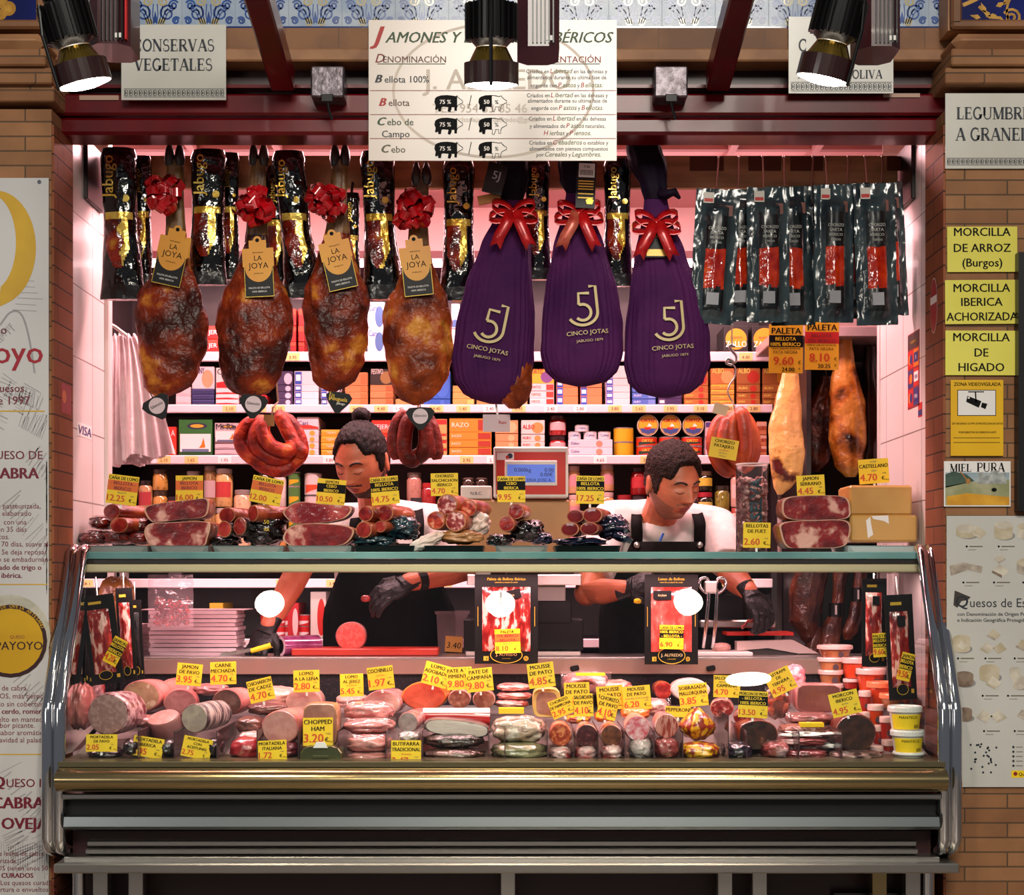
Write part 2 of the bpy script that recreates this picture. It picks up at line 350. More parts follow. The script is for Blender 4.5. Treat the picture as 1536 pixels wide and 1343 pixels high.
# cornice courses and blue panels on the piers
for sd, nm in ((-1, 'left'), (1, 'right')):
    b = MB(); e = XL if sd < 0 else XR
    for (p0, p1, Y0, m, ov, bv) in ((47, 72, -.25, TERRAL, -.012, .02), (72, 98, -.235, BRICK, .0, .004), (101, 125, -.22, BRICK, .0, .003), (128, 152, -.2, BRICK, .0, .003), (153, 178, -.19, BRICK, .0, .002))[:4 if sd < 0 else 3]:
        x1 = e - sd * (.012 if p0 > 100 else -.0); xa = e + sd * 1.0
        b.box(min(x1, xa), max(x1, xa), Y0, .0, zz(p1, Y0), zz(p0, Y0), m, bv)
    # frame and panel
    px0, px1 = (-300, 57) if sd < 0 else (1440, 1800); Y0 = -.2
    xa, xb = P(px0, 0, Y0).x, P(px1, 0, Y0).x
    b.box(e if sd > 0 else e - 1, e + 1 if sd > 0 else e, -.2, .0, zz(46, Y0), zz(-120, Y0), TERRAL)
    b.box(xa - .028, xb + .028, -.222, -.2, zz(47, Y0), zz(41, Y0) + .014, TERRA, .006); b.box((xb if sd < 0 else xa - .028), (xb + .028 if sd < 0 else xa), -.222, -.2, zz(41, Y0), zz(-120, Y0), TERRA, .006)
    BL = mat('royal blue glaze', '101c66', '0c1450', r=.15, s=6, coat=.6); OG = mat('ornament ochre', 'c8963a', 'a87828', r=.25, s=40, coat=.4)
    b.rect(xa, xb, zz(45, Y0), zz(-120, Y0), BL, -.2008)
    if sd > 0:
        k2 = K(Y0); q = lambda px, py: ((px - CX) * k2, zz(py, Y0))
        b.stroke([q(1536 + 26 * cos(a / 6), 14 - 30 * sin(a / 6 + .1)) for a in range(14, 26)], .006, OG, -.2014)
        scroll(b, *q(1518, 27), 14 * k2, -1, OG, -.2014, .007); b.stroke([q(*p) for p in ((1536, 42), (1520, 43), (1508, 37), (1500, 27), (1484, 26), (1478, 18), (1468, 10))], .008, OG, -.2014)
        for (px, py, a) in ((1482, 22, 2.5), (1490, 24, 3.3), (1476, 15, 2.0), (1466, 26, 2.9), (1498, 8, .4), (1508, 4, .8)): b.poly([q(px + 12 * cos(a), py - 12 * sin(a)), q(px + 4 * cos(a + 1.4), py - 4 * sin(a + 1.4)), q(px - 5 * cos(a), py + 5 * sin(a)), q(px + 4 * cos(a - 1.4), py - 4 * sin(a - 1.4))], OG, -.2016)
        b.stroke([q(*p) for p in ((1444, 8), (1456, 3), (1470, -4))], .01, OG, -.2014)
    else:
        q = lambda px, py: ((px - CX) * K(Y0), zz(py, Y0))
        b.disc(*q(13, 13), 11 * K(Y0), OG, -.2014); b.disc(*q(2, 22), 8 * K(Y0), OG, -.2012); b.disc(*q(5, 6), 8 * K(Y0), OG, -.2011)
    struct('wall_cornice_' + nm, b)
struct('wall_head', MB().box(-2.3, 2.3, -.11, .1, zz(-60, -.1), 3.4, TERRA).box(-2.3, -1.25, -.1, .1, 2.42, zz(-60), TERRA).box(1.2, 2.3, -.1, .1, 2.42, zz(-60), TERRA))
# inclined struts and their junction boxes
def strut(xa, ya, xb, yb, lab):
    a, b_ = P(xa, ya, -.75), P(xb, yb, -.14); d = b_ - a; mb = MB()
    q = d.to_track_quat('Z', 'Y').to_matrix().to_4x4(); mb.add(box_(.062, .062, d.length, .005), BEAM, Matrix.Translation((a + b_) / 2) @ q)
    mb.build('awning_strut', shift=True, label=lab, cat='strut', group='awning struts')
strut(358, -110, 425, 122, 'dark red slanted awning strut between the preserves sign and the ham chart'); strut(1137, -110, 1076, 122, 'dark red slanted awning strut between the ham chart and the olive oil sign')
for (px, lab) in ((493, 'small silvery box with black clasp on the red beam, between preserves sign and ham chart'), (1005, 'small dark box with clasp on the red beam, between ham chart and olive oil sign')):
    p = P(px, 128, -.14); t = thing('awning_bracket', p, lab, 'bracket', 'brackets on the red beam')
    MB().box(-.044, .044, -.03, .045, -.04, .042, mat('bracket metal', '6a6268', '4a4246', r=.35, m=.6, s=60, bump=.2), .004).build('housing', t)
    MB().box(-.016, .016, -.036, -.03, -.055, -.034, BLKPL, .002).add(tube_([(0, -.03, -.05), (.004, -.03, -.075), (.012, -.028, -.1)], .004, 8), BLKPL).build('clasp', t)
# ---------------------------------------------------------------- track luminaires and spot lamps
MAROON = mat('maroon enamel', '3c1418', r=.35, coat=.3); BLKM = mat('black enamel', '080708', r=.35, coat=.12, spec=.3); BRASS = mat('brass inner reflector', 'b08a3a', r=.18, m=1)
LENS = mat('lamp lens', 'fff2dc', emi=60)
for (x0, x1, yb, lab) in ((134, 196, 70, 'maroon ribbed lamp housing with red edge stripe beside the preserves sign'), (776, 839, 74, 'maroon ribbed lamp housing hanging before the ham chart'), (1288, 1350, 74, 'maroon ribbed lamp housing hanging before the olive oil sign')):
    Y = -1.0; p = P((x0 + x1) / 2, yb, Y); hw = (x1 - x0) / 2 * K(Y); t = thing('lamp_housing', p, lab, 'lamp', 'lamp housings'); ch = .022
    out = [(-hw, -.0), (-hw + ch, -.02), (hw - ch, -.02), (hw, 0), (hw, .08), (hw - ch, .1), (-hw + ch, .1), (-hw, .08)]
    MB().add(loft([[(x, y, z) for x, y in out] for z in (0, .45)]), MAROON).build('body', t)
    for q in range(6): MB().box(-hw * .3 + q * .0085, -hw * .3 + q * .0085 + .003, -.0235, -.019, .006, .45, BLKM).build('rib', t)
    m = MB().box(hw * .35, hw * .7, -.0212, -.02, .012, .022, WHITE); m.build('badge', t)
    if x0 < 200: MB().box(hw * .82, hw * .9, -.018, -.006, .01, .45, mat('red stripe', 'd01418', r=.3)).build('stripe', t)
    MB().add(tube_([(-hw - .03, .04, .06), (-hw + .01, .04, .06)], .011, 12), BLKM).build('pivot', t)
def spot(px, py, Y, ax, lab, e=85):
    c = P(px, py, Y); t = thing('spot_lamp', c, lab, 'lamp', 'track spot lamps'); t.rotation_euler = Vector(ax).to_track_quat('-Z', 'Y').to_euler()
    MB().add(lathe_([(.036, .105), (.036, .098), (.03, .096), (.03, .088), (.046, .086), (.047, .018), (.03, .0), (.03, -.004)], 32), BLKM, smooth=False).build('driver', t)
    for q in range(22):
        a = q * 2 * pi / 22; MB().add(box_(.012, .0035, .072), BLKM, T(0, 0, .05, rz=a) @ T(.048, 0, 0)).build('fin', t)
    MB().add(lathe_([(.032, 0), (.05, -.035), (.052, -.04)], 32, cap=False), BRASS, smooth=True).build('reflector', t)
    MB().add(lathe_([(.054, -.03), (.056, -.03), (.056, -.073), (.054, -.073)], 36, cap=False), mat('brown enamel', '2a0f0c', r=.3, coat=.3), smooth=False).build('rim', t)
    MB().add(lathe_([(.03, -.079), (.0535, -.0725), (.0535, -.066)], 32), LENS).build('lens', t)
    MB().add(tube_([(.0, -.05, .09), (0, -.062, .03), (0, -.06, -.08)], .004, 8), BLKM).build('yoke', t)
    d = Vector(ax).normalized(); lamp('spot_beam', 'SPOT', c + d * .08, c + d * 2, e, (1, .86, .66), .045, angle=1.75, blend=.9)
t = thing('hall_lamp', (.99, -1.88, 2.65), 'round white hall lamp mirrored in the counter glass near the salchichon card', 'lamp')
MB().add(lathe_([(.1, .0), (.1, .02), (.06, .1), (.02, .12)], 28), BLKM, smooth=True).build('housing', t); MB().add(lathe_([(.095, -.004), (.095, .0)], 28), LENS).build('lens', t); MB().add(tube_([(0, 0, .12), (0, 0, .9)], .008, 8), BLKM).build('stem', t); t.rotation_euler = (-.5, 0, 0)
spot(112, 72, -1.08, (.24, .2, -.95), 'black finned spot lamp with glowing lens beside the preserves sign')
spot(737, 72, -1.08, (.0, .2, -.98), 'black finned spot lamp with glowing lens before the ham chart')
spot(1248, 65, -1.08, (-.22, .2, -.95), 'black finned spot lamp with glowing lens before the olive oil sign')
# ---------------------------------------------------------------- refrigerated counter
CL, CRt = -1.195, 1.142; XM = (CL + CRt) / 2
Yt, Yb, zt_, zb_, zg = -.075, -.243, 1.208, .845, .715      # glass: top edge, fold, lower edge
case = thing('display_counter', (XM, .1, .46), 'glass-fronted refrigerated counter with chrome end frames across the stall', 'display counter')
def part(n, mb, par=None): o = mb.build(n, par or case); o.location = (-XM, -.1, -.46) if not par else (0, 0, 0); return o
# top slab: glass plate on a dark profile with the lamp housing beneath
TEAL = mat('green glass edge', '7aa8a6', '4a7472', r=.06, s=3, coat=.8, th=(.3, .7)); CREAM = mat('cream lamp housing', 'b8b08c', r=.35)
part('top_plate', MB().box(CL + .03, CRt - .03, -.055, .36, 1.236, 1.256, TEAL, .002)).data.materials.append(TEAL)
part('top_profile', MB().box(CL + .03, CRt - .03, -.05, .36, 1.222, 1.236, DSTEEL, .002))
part('lamp_housing', MB().box(CL + .03, CRt - .03, -.052, -.03, 1.2, 1.222, CREAM, .003).box(CL + .03, CRt - .03, -.03, .1, 1.2235, 1.2245, CREAM))
part('lamp_tube', MB().add(tube_([(CL + .08, .03, 1.2135), (CRt - .08, .03, 1.2135)], .008, 10), mat('tube glow', 'ffb0b4', emi=6)))
part('rear_post', MB().box(CL + .03, CL + .05, .33, .36, .9, 1.236, STEEL)); part('rear_post', MB().box(CRt - .05, CRt - .03, .33, .36, .9, 1.236, STEEL))
# glass front: two slanted panes and two upright panes
xs = (CL + .035, P(751, 900, -.15).x, CRt - .035)
for i in (0, 1):
    a, b_ = xs[i] + (.0012 if i else 0), xs[i + 1] - (0 if i else .0012)
    part('front_pane', MB().add(([(a, Yt, zt_), (b_, Yt, zt_), (b_, Yb, zb_), (a, Yb, zb_)], [(0, 1, 2, 3)]), GLASS))
    part('lower_pane', MB().add(([(a, Yb, zb_ - .001), (b_, Yb, zb_ - .001), (b_, Yb - .004, zg), (a, Yb - .004, zg)], [(0, 1, 2, 3)]), GLASS))
for (x, nm) in ((CL + .022, 'end_pane'), (CRt - .022, 'end_pane')):
    part(nm, MB().add(([(x, Yt + .01, zt_), (x, .34, zt_), (x, .34, .72), (x, Yb + .01, .72), (x, Yb + .01, zb_)], [(0, 1, 2, 3, 4)]), GLASS))
# chrome end frames
def frame(x0, x1):
    path = [(-.03, 1.262), (-.07, 1.25), (Yb - .02, .862), (Yb - .03, .84), (Yb - .03, .515), (Yb - .02, .49), (-.16, .455)]
    for x, w_ in ((x0, .011), (x1, .011)):
        part('frame_tube', MB().add(tube_([(x, y, z) for y, z in path], .0165, 12), CHROME, smooth=True))
    part('frame_web', MB().add(tube_([((x0 + x1) / 2, y + .006, z) for y, z in path], .012, 8), DSTEEL))
frame(CL + .0, CL + .03); frame(CRt - .03, CRt - .0)
# bumper and rails below the glass
BUMP = mat('champagne steel', 'a8946a', r=.2, m=1); k = K(-.28); zf = lambda py, Y: EYE + (CY - py) * K(Y)
part('sill', MB().box(CL + .03, CRt - .03, -.29, .3, zf(1152, -.29), .714, mat('olive steel', '8a8062', r=.3, m=.9), .002))
pr = []
for i in range(13): a = -pi / 2 + pi * i / 12; pr.append((-.29 - .045 * cos(a), zf(1172, -.32) + .031 * sin(a)))
part('bumper', MB().add(loft([[(x, y, z) for y, z in pr] for x in (CL + .035, CRt - .035)]), BUMP, smooth=True))
part('lower_rail', MB().box(CL + .04, CRt - .04, -.29, .2, zf(1200, -.29), zf(1191, -.29), STEEL, .003))
part('dark_recess', MB().box(CL + .04, CRt - .04, -.255, .2, zf(1222, -.27), zf(1200, -.27), mat('black rubber', '050505', r=.5)))  # near-black box set back under the lower rail
pr = [(-.275, zf(1222, -.28)), (-.3, zf(1226, -.3)), (-.305, zf(1240, -.3)), (-.29, zf(1246, -.3)), (-.25, zf(1247, -.28)), (-.25, zf(1222, -.28))]
part('trim_rail', MB().add(loft([[(x, y, z) for y, z in pr] for x in (CL + .05, CRt - .05)]), mat('satin steel', '8a9090', r=.3, m=1)))
part('vent_slot', MB().box(CL + .05, CRt - .05, -.22, .2, .44, zf(1247, -.22), DARKRED))
for a, b_, Y in ((1262, 1270, -.235), (1274, 1282, -.25), (1286, 1294, -.27)): part('vent_slat', MB().box(CL + (.09 if a < 1280 else .04), CRt - (.09 if a < 1280 else .04), Y, .1, zf(b_, Y), zf(a, Y), STEEL, .002))
part('foot_rail', MB().box(P(80, 1300, -.31).x, P(1440, 1300, -.31).x, -.31, -.1, zf(1311, -.31), zf(1296, -.31), STEEL, .004))
for px in (150, 203, 762, 1088, 1140, 1320, 1370): x = P(px, 1330, -.24).x; part('leg', MB().box(x - .019, x + .019, -.24, -.2, .0, zf(1311, -.27), STEEL if px not in (1320,) else BUMP, .002))
for px in (115, 1395): x = P(px, 1330, -.24).x; part('leg', MB().add(tube_([(x, -.22, 0), (x, -.22, .45)], .017, 12), CHROME, smooth=True))
part('base_panel', MB().box(CL + .08, CRt - .3, -.15, -.13, .02, .44, mat('dark red panel', '24060a', r=.5)))
for q in range(5): part('grille_slat', MB().box(CRt - .29, CRt - .1, -.16, -.15, .08 + q * .06, .11 + q * .06, DSTEEL))
# deck, rear wall, worktop
DECK = mat('pinkish steel deck', '9a8e8c', r=.35, m=.5)  # deck steel in a pinkish grey
zd = lambda Y: .687 + (Y + .25) * .205                                  # height of the sloping deck
part('deck', MB().add(([(CL + .03, -.245, .687), (CRt - .03, -.245, .687), (CRt - .03, .34, zd(.34)), (CL + .03, .34, zd(.34))], [(0, 1, 2, 3)]), DECK))
PERF = mat('perforated grille', '3a3236', '18141a', r=.4, m=.4, s=160, kind='vor', th=(.2, .45))
part('rear_grille', MB().box(CL + .03, CRt - .03, .335, .35, zd(.34), .925, PERF))
part('worktop', MB().box(CL + .03, CRt - .03, .335, .57, .925, .95, STEEL, .003)); part('worktop_lip', MB().box(CL + .03, CRt - .03, .322, .335, .9, .944, mat('pinkish steel', 'b89c90', r=.3, m=.8), .002))
for px in (862, 1066): x = P(px, 1000, .32).x; part('clip', MB().add(box_(.026, .014, .016, .003), BLKPL, T(x, .315, .918, ry=-.2)))
part('body', MB().box(CL + .05, CRt - .05, -.13, .52, .05, .675, DARKRED))
# clear dividers between the goods
ACR = glass('divider acrylic', 'f4dcdc', op=.06, opc='ffc8c8')
for px in (208, 262, 326, 386, 448, 507, 579, 634, 733, 757, 821, 861, 897, 937, 981, 1024, 1092, 1120, 1198, 1262):
    x = P(px, 1120, -.23).x; h = .06 if px != 1092 else .1
    part('divider', MB().box(x - .0012, x + .0012, -.236, .05, zd(-.2), zd(-.2) + h + .03, ACR))
# ---------------------------------------------------------------- signs on the front
PAPER = mat('laminated paper', 'd2cfc6', 'c6c2b6', r=.3, s=3, coat=.5, cr=.15); INK = mat('blue black ink', '1a2430', r=.5)
SER = {}                                             # simple serif capitals: thick/thin strokes with feet
def arc(cx, cz, rx, rz, a0, a1, n=14): return [(cx + rx * cos(radians(a0 + (a1 - a0) * i / n)), cz + rz * sin(radians(a0 + (a1 - a0) * i / n))) for i in range(n + 1)]
def _ser():
    t, n = .19, .075
    def V(x, f=True): return [([(x, 0), (x, 1)], t)] + ([([(x - .17, .02), (x + .17, .02)], .04), ([(x - .17, .98), (x + .17, .98)], .04)] if f else [])
    def H(x0, x1, z, w_=n): return [([(x0, z), (x1, z)], w_)]
    def foot(x, z): return [([(x - .13, z), (x + .13, z)], .04)]
    return {
    'A': (.82, [([(.1, 0), (.42, 1)], n), ([(.42, 1), (.72, 0)], t)] + H(.24, .6, .33) + foot(.12, .02) + foot(.7, .02)),
    'B': (.74, V(.17) + H(.17, .42, .97) + H(.17, .45, .51) + H(.17, .45, .03) + [(arc(.4, .75, .2, .22, 90, -90), .1), (arc(.42, .27, .24, .24, 90, -90), .11)]),
    'C': (.74, [(arc(.42, .5, .32, .48, 50, 310, 22), .14), ([(.62, .98), (.62, .68)], .05), ([(.66, .3), (.55, .1)], .05)]),
    'D': (.82, V(.17) + H(.17, .4, .97) + H(.17, .4, .03) + [(arc(.38, .5, .34, .47, 90, -90, 20), .13)]),
    'E': (.7, V(.17) + H(.17, .58, .97) + H(.17, .5, .52) + H(.17, .62, .03) + [([(.57, .98), (.57, .78)], .05), ([(.48, .64), (.48, .4)], .045), ([(.61, .02), (.61, .26)], .05)]),
    'G': (.82, [(arc(.42, .5, .32, .48, 55, 350, 24), .14), ([(.64, .4), (.64, .06)], t), ([(.64, .98), (.64, .7)], .05)] + H(.5, .78, .4, .04)),
    'I': (.38, V(.19)), 'L': (.66, V(.17) + H(.17, .58, .03) + [([(.57, .02), (.57, .3)], .055)]),
    'M': (.98, [([(.14, 0), (.14, 1)], n), ([(.14, 1), (.48, .02)], t), ([(.48, .02), (.8, 1)], n), ([(.82, 0), (.82, 1)], t)] + foot(.14, .02) + foot(.82, .02) + foot(.1, .98) + foot(.86, .98)),
    'N': (.86, [([(.14, 0), (.14, 1)], n), ([(.14, 1), (.7, 0)], t), ([(.7, 0), (.7, 1)], n)] + foot(.14, .02) + foot(.7, .98) + foot(.1, .98)),
    'O': (.84, [(arc(.42, .5, .32, .47, 0, 360, 28), .14)]), 'P': (.7, V(.17) + H(.17, .42, .97) + H(.17, .42, .47) + [(arc(.4, .72, .22, .25, 90, -90), .11)]),
    'R': (.78, V(.17) + H(.17, .42, .97) + H(.17, .42, .5) + [(arc(.4, .735, .2, .235, 90, -90), .11), ([(.38, .5), (.68, .02)], t)] + foot(.68, .02)),
    'S': (.62, [(arc(.3, .73, .2, .24, 60, 250, 14) + arc(.31, .27, .22, .25, 90, -130, 14), .11), ([(.46, .98), (.46, .74)], .05), ([(.09, .02), (.09, .28)], .05)]),
    'T': (.74, V(.37, False) + foot(.37, .02) + H(.06, .68, .97) + [([(.07, .99), (.07, .74)], .05), ([(.67, .99), (.67, .74)], .05)]),
    'U': (.84, [([(.16, 1), (.16, .3)] + arc(.42, .3, .26, .28, 180, 360, 12) + [(.68, .3), (.68, 1)], .09), ([(.16, 1), (.16, .3)], t)] + foot(.16, .98) + foot(.68, .98)),
    'V': (.8, [([(.12, 1), (.42, 0)], t), ([(.42, 0), (.68, 1)], n)] + foot(.12, .98) + foot(.68, .98)), 'Z': (.7, H(.1, .6, .97) + H(.1, .6, .03) + [([(.58, .97), (.12, .03)], t)]),
    ' ': (.34, [])}
SER = _ser()
def serif(b, s, x, z, h, m, y=0, al='c', maxw=None):
    W = sum(SER[c][0] for c in s) * h; k = min(1, maxw / W) if maxw else 1; X = x - (W * k / 2 if al == 'c' else 0)
    for c in s:
        adv, st = SER[c]
        for pts, w_ in st: b.stroke([(X + a * h * k, z + q * h) for a, q in pts], w_ * h, m, y)
        X += adv * h * k
    return b
class Sheet(MB):
    """flat sheet addressed in photo pixels at one depth: origin at its lower middle"""
    def __init__(s, px0, py0, px1, py1, Y, m=None, th=.0015):
        super().__init__(); s.k = K(Y); s.o = P((px0 + px1) / 2, py1, Y); s.w = (px1 - px0) * s.k; s.h = (py1 - py0) * s.k; s.cx = (px0 + px1) / 2; s.by = py1
        if m: s.box(-s.w / 2, s.w / 2, 0, th, 0, s.h, m)
    def X(s, px): return (px - s.cx) * s.k
    def Z(s, py): return (s.by - py) * s.k
    def t(s, str_, px, py, h, m, al='c', maxw=None, **k):      # py: baseline, h: cap height, in photo pixels
        return s.text(str_, s.X(px), s.Z(py), h * s.k, m, k.pop('y', -.0006), al, maxw * s.k if maxw else None, **k)
    def ser(s, str_, px, py, h, m, al='c', maxw=None): return serif(s, str_, s.X(px), s.Z(py), h * s.k, m, -.0006, al, maxw * s.k if maxw else None)
    def r(s, a, b_, c, d, m, y=-.0004): return s.rect(s.X(a), s.X(c), s.Z(d), s.Z(b_), m, y)
    def l(s, pts, w_, m, y=-.0005): return s.stroke([(s.X(a), s.Z(b_)) for a, b_ in pts], w_ * s.k, m, y)
    def p(s, pts, m, y=-.0005): return s.poly([(s.X(a), s.Z(b_)) for a, b_ in pts], m, y)
    def c(s, a, b_, r, m, y=-.0005, rz=None): return s.disc(s.X(a), s.Z(b_), r * s.k, m, y, rz * s.k if rz else None)
    def put(s, name, label, cat, group=None, rot=None): return s.build(name, loc=s.o, rot=rot, label=label, cat=cat, group=group)
def lace(s, a, b_, c, d):
    s.r(a, b_, c, b_ + .8, INK); s.r(a, d - .8, c, d, INK); m = (b_ + d) / 2; h = (d - b_) / 2 - 2
    n = int((c - a) / 7)
    for i in range(n):
        x = a + (c - a) * (i + .5) / n
        s.l(arc(x, m, 2.6, h, 0, 360, 10), 1, INK); s.l(arc(x, m, 1, h * .4, 0, 360, 6), .9, INK)
        s.l([(x - 3.4, m - h), (x - 1, m), (x - 3.4, m + h)], .9, INK)
s = Sheet(182, 37, 339, 150, -.134, PAPER, .004); s.ser('CONSERVAS', 261, 77, 18, INK, maxw=142); s.ser('VEGETALES', 260, 106, 18, INK, maxw=146); lace(s, 186, 133, 337, 146)
s.put('paper_sign', 'white preserves sign lettered conservas vegetales, half behind a maroon lamp housing', 'sign')
s = Sheet(1183, 25, 1340, 140, -.134, PAPER, .004); s.ser('C', 1204, 77, 18, INK); s.ser('ACEITE DE OLIVA', 1260, 118, 13, INK, maxw=150); lace(s, 1186, 123, 1338, 137)
s.put('paper_sign', 'white olive oil sign lettered aceite de oliva, half behind a spot lamp', 'sign')
s = Sheet(1418, 140, 1600, 253, -.187, PAPER); s.ser('LEGUMBRES', 1496, 179, 18, INK, maxw=146); s.ser('A GRANEL', 1488, 211, 19, INK, maxw=128); lace(s, 1420, 237, 1598, 248)
s.put('paper_sign', 'white sign lettered legumbres a granel on the brick pier above the yellow signs', 'sign')
# the ham chart
CH = mat('chart paper', 'e2d4c6', 'd8c8ba', r=.3, s=2, coat=.4, cr=.2); GREEN = mat('leaf green ink', '2a4a22', r=.5); CRIM = mat('crimson ink', '8a1818', r=.5); FAINT = mat('faint watermark', 'd2c0ae', r=.4); LEAF = mat('moss ink', '5a6a2a', r=.5); BURG = mat('burgundy ink', '6a3a30', r=.5)
s = Sheet(553, 30, 925, 241, -.134, CH, .004)
s.l(arc(740, 136, 150, 100, 0, 360, 50), 4, FAINT, -.0003); s.t('J. ALFREDO', 745, 134, 32, FAINT, maxw=270, y=-.0003, bold=.01); s.t('TEL. 954 53 85 46', 720, 169, 14, FAINT, maxw=180, y=-.0003); s.t('charlajamonjalfredo@gmail', 748, 183, 8, FAINT, maxw=200, y=-.0003)
s.t('J', 556, 65, 27, RED, 'l', shear=.35, bold=.03); s.t('AMONES Y EMBUTIDOS IBÉRICOS', 578, 64, 17, GREEN, 'l', 342, shear=.3, bold=.014)
s.t('D', 563, 94, 14, CRIM, 'l', shear=.3); s.t('ENOMINACIÓN', 575, 94, 10, BURG, 'l', 94); s.l([(566, 96), (668, 96)], 1.2, GREEN)
s.t('A', 802, 94, 14, RED, 'l'); s.t('LIMENTACIÓN', 813, 94, 10, CRIM, 'l', 88); s.l([(805, 96), (900, 96)], 1.2, GREEN)
for (c0, m0, rest, x, y) in (('B', INK, 'ellota 100%', 563, 124), ('B', RED, 'ellota', 569, 159), ('C', GREEN, 'ebo de', 567, 188), ('', INK, 'Campo', 573, 206), ('C', GREY, 'ebo', 573, 229)):
    if c0: s.t(c0, x, y, 12.5, m0, 'l', shear=.35, bold=.04)
    s.t(rest, x + (14 if c0 else 0), y, 10.5, INK if m0 is INK else BURG if m0 is RED else GREEN if m0 is GREEN else GREY, 'l')
for y in (136, 172, 208): s.l([(555, y), (924, y)], 1, CRIM)
PIG = [(0, 3), (3, .5), (9, -1.5), (18, -2), (26, -1), (30, 0), (33, -1.5), (34, 1), (37, 4), (41, 7), (41, 10), (37, 12), (34, 14), (32, 18), (32, 23), (29, 23), (29, 17), (24, 17), (24, 20), (22, 25), (19, 24), (20, 17), (12, 16), (9, 17), (8, 24), (5, 24), (4, 17), (3, 21), (0, 21), (1, 14), (-1, 9)]
def pig(x, y, f):
    out = [(x + a, y + b_ * .92) for a, b_ in PIG]; s.l(out + out[:1], 1, BLACK)
    cx = x + 41 * f; cl = []
    for i in range(len(out)):                        # keep the dark part left of cx
        (a, b_), (c, d) = out[i], out[(i + 1) % len(out)]
        if a <= cx: cl.append((a, b_))
        if (a <= cx) != (c <= cx): u = (cx - a) / (c - a); cl.append((cx, b_ + (d - b_) * u))
    s.p(cl, BLACK)
for y in (145, 179, 215):
    pig(653, y, .8); pig(719, y, .46); s.t('75 %', 668, y + 11, 6.5, CH, maxw=22, bold=.012, y=-.0008); s.t('50', 730, y + 11, 6.5, CH, maxw=12, bold=.012, y=-.0008); s.t('%', 745, y + 11, 6, BLACK, y=-.0008); s.l([(703, y + 17), (707, y - 2)], 1.1, BLACK)
def para(lines, x, ys, h=6.2):
    for ln, y in zip(lines, ys):
        w_ = 0; segs = []
        for q in ln.split('|'):
            m = {'*': RED, '~': LEAF}.get(q[0], INK); q2 = q.lstrip('*~'); hh = h * (1.22 if m is not INK else 1); sh = .2 if m is not INK else 0
            ww = text_(q2, .006, sh)[2] * hh / CAP * .92 + h * .3; segs.append((q2, m, hh, sh, ww)); w_ += ww
        X = x - w_ / 2
        for q2, m, hh, sh, ww in segs: s.t(q2, X, y, hh, m, 'l', ww - h * .3, bold=.006, shear=sh); X += ww
pr_ = ['alimentados durante su ultima fase de', 'engorde con |*P|~astos|y|*B|~ellotas.']
para(['Criados en |*L|~ibertad|en las dehesas y'] + pr_, 851, (110, 119, 131)); para(['Criados en |*L|~ibertad|en las dehesas y'] + pr_, 852, (146, 154, 165))
para(['Criados en |*L|~ibertad|en las dehesas', 'y alimentados de |*P|~astos|naturales,', '*H|~ierbas|y|*P|~iensos.'], 852, (181, 192, 203)); para(['Criados en |*C|~ebaderos|o establos y', 'alimentados con piensos compuestos', 'por|~Cereales|y|~Legumbres.'], 854, (217, 226, 235))
s.put('ham_chart', 'large cream chart of Iberian ham kinds with pig drawings hung from the red beam', 'sign')
# yellow hand-lettered signs
YS = mat('yellow sign paper', 'e6dc5a', 'dcd24c', r=.4, s=2)
for (a, b_, c, d, ls, lab) in ((1421, 340, 1526, 408, (('MORCILLA', 354), ('DE ARROZ', 378), ('(Burgos)', 400)), 'yellow sign for rice morcilla on the brick pier'), (1418, 420, 1528, 486, (('MORCILLA', 438), ('IBERICA', 459), ('ACHORIZADA', 481)), 'yellow sign for morcilla iberica on the brick pier'), (1418, 496, 1526, 563, (('MORCILLA', 512), ('DE', 535), ('HIGADO', 557)), 'yellow sign for liver morcilla on the brick pier')):
    s = Sheet(a, b_, c, d, -.187, YS)
    for tx, y in ls: s.t(tx, (a + c) / 2, y, 13, BLACK, maxw=106 if 'ACH' in tx else 86, bold=.012)
    s.put('yellow_sign', lab, 'sign', 'yellow blood sausage signs', rot=(0, R.uniform(-.01, .01), 0))
s = Sheet(1426, 570, 1505, 684, -.187, mat('warning yellow', 'e8b80c', 'e0aa08', r=.35, s=4)); s.t('ZONA VIDEOVIGILADA', 1466, 579, 5.5, BLACK, maxw=70, bold=.012); s.r(1436, 585, 1494, 624, BLACK); s.r(1437, 586, 1493, 623, WHITE, -.0006)
s.l([(1452, 588), (1476, 588)], 1.6, BLACK, -.0008); s.l([(1463, 588), (1464, 604)], 2, BLACK, -.0008); s.p([(1451, 594), (1472, 602), (1468, 612), (1449, 603)], BLACK, -.0008); s.p([(1473, 604), (1481, 606), (1478, 614), (1471, 611)], BLACK, -.0008); s.c(1453, 597, 1.5, WHITE, -.001)
s.t('LEY ORGANICA 15/1999, DE PROTECCION DE DATOS', 1466, 637, 3, BLACK, maxw=76); s.t('PUEDE EJERCITAR SUS DERECHOS ANTE', 1466, 650, 2.8, BLACK, maxw=56)
for y in (657, 664): s.l([(1430, y), (1500, y)], .8, BLACK)
s.put('surveillance_sign', 'yellow video surveillance notice with a black camera picture', 'sign')
s = Sheet(1416, 692, 1516, 760, -.187, WHITE); s.r(1418, 694, 1514, 758, mat('sky print', '7a94a8', 'a8b4b4', r=.5, s=14)); s.r(1418, 694, 1514, 709, WHITE, -.0005); s.p([(1418, 712), (1430, 707), (1450, 712), (1462, 722), (1418, 732)], mat('hill print', '2e4438', '3e5646', r=.5, s=30), -.0006)
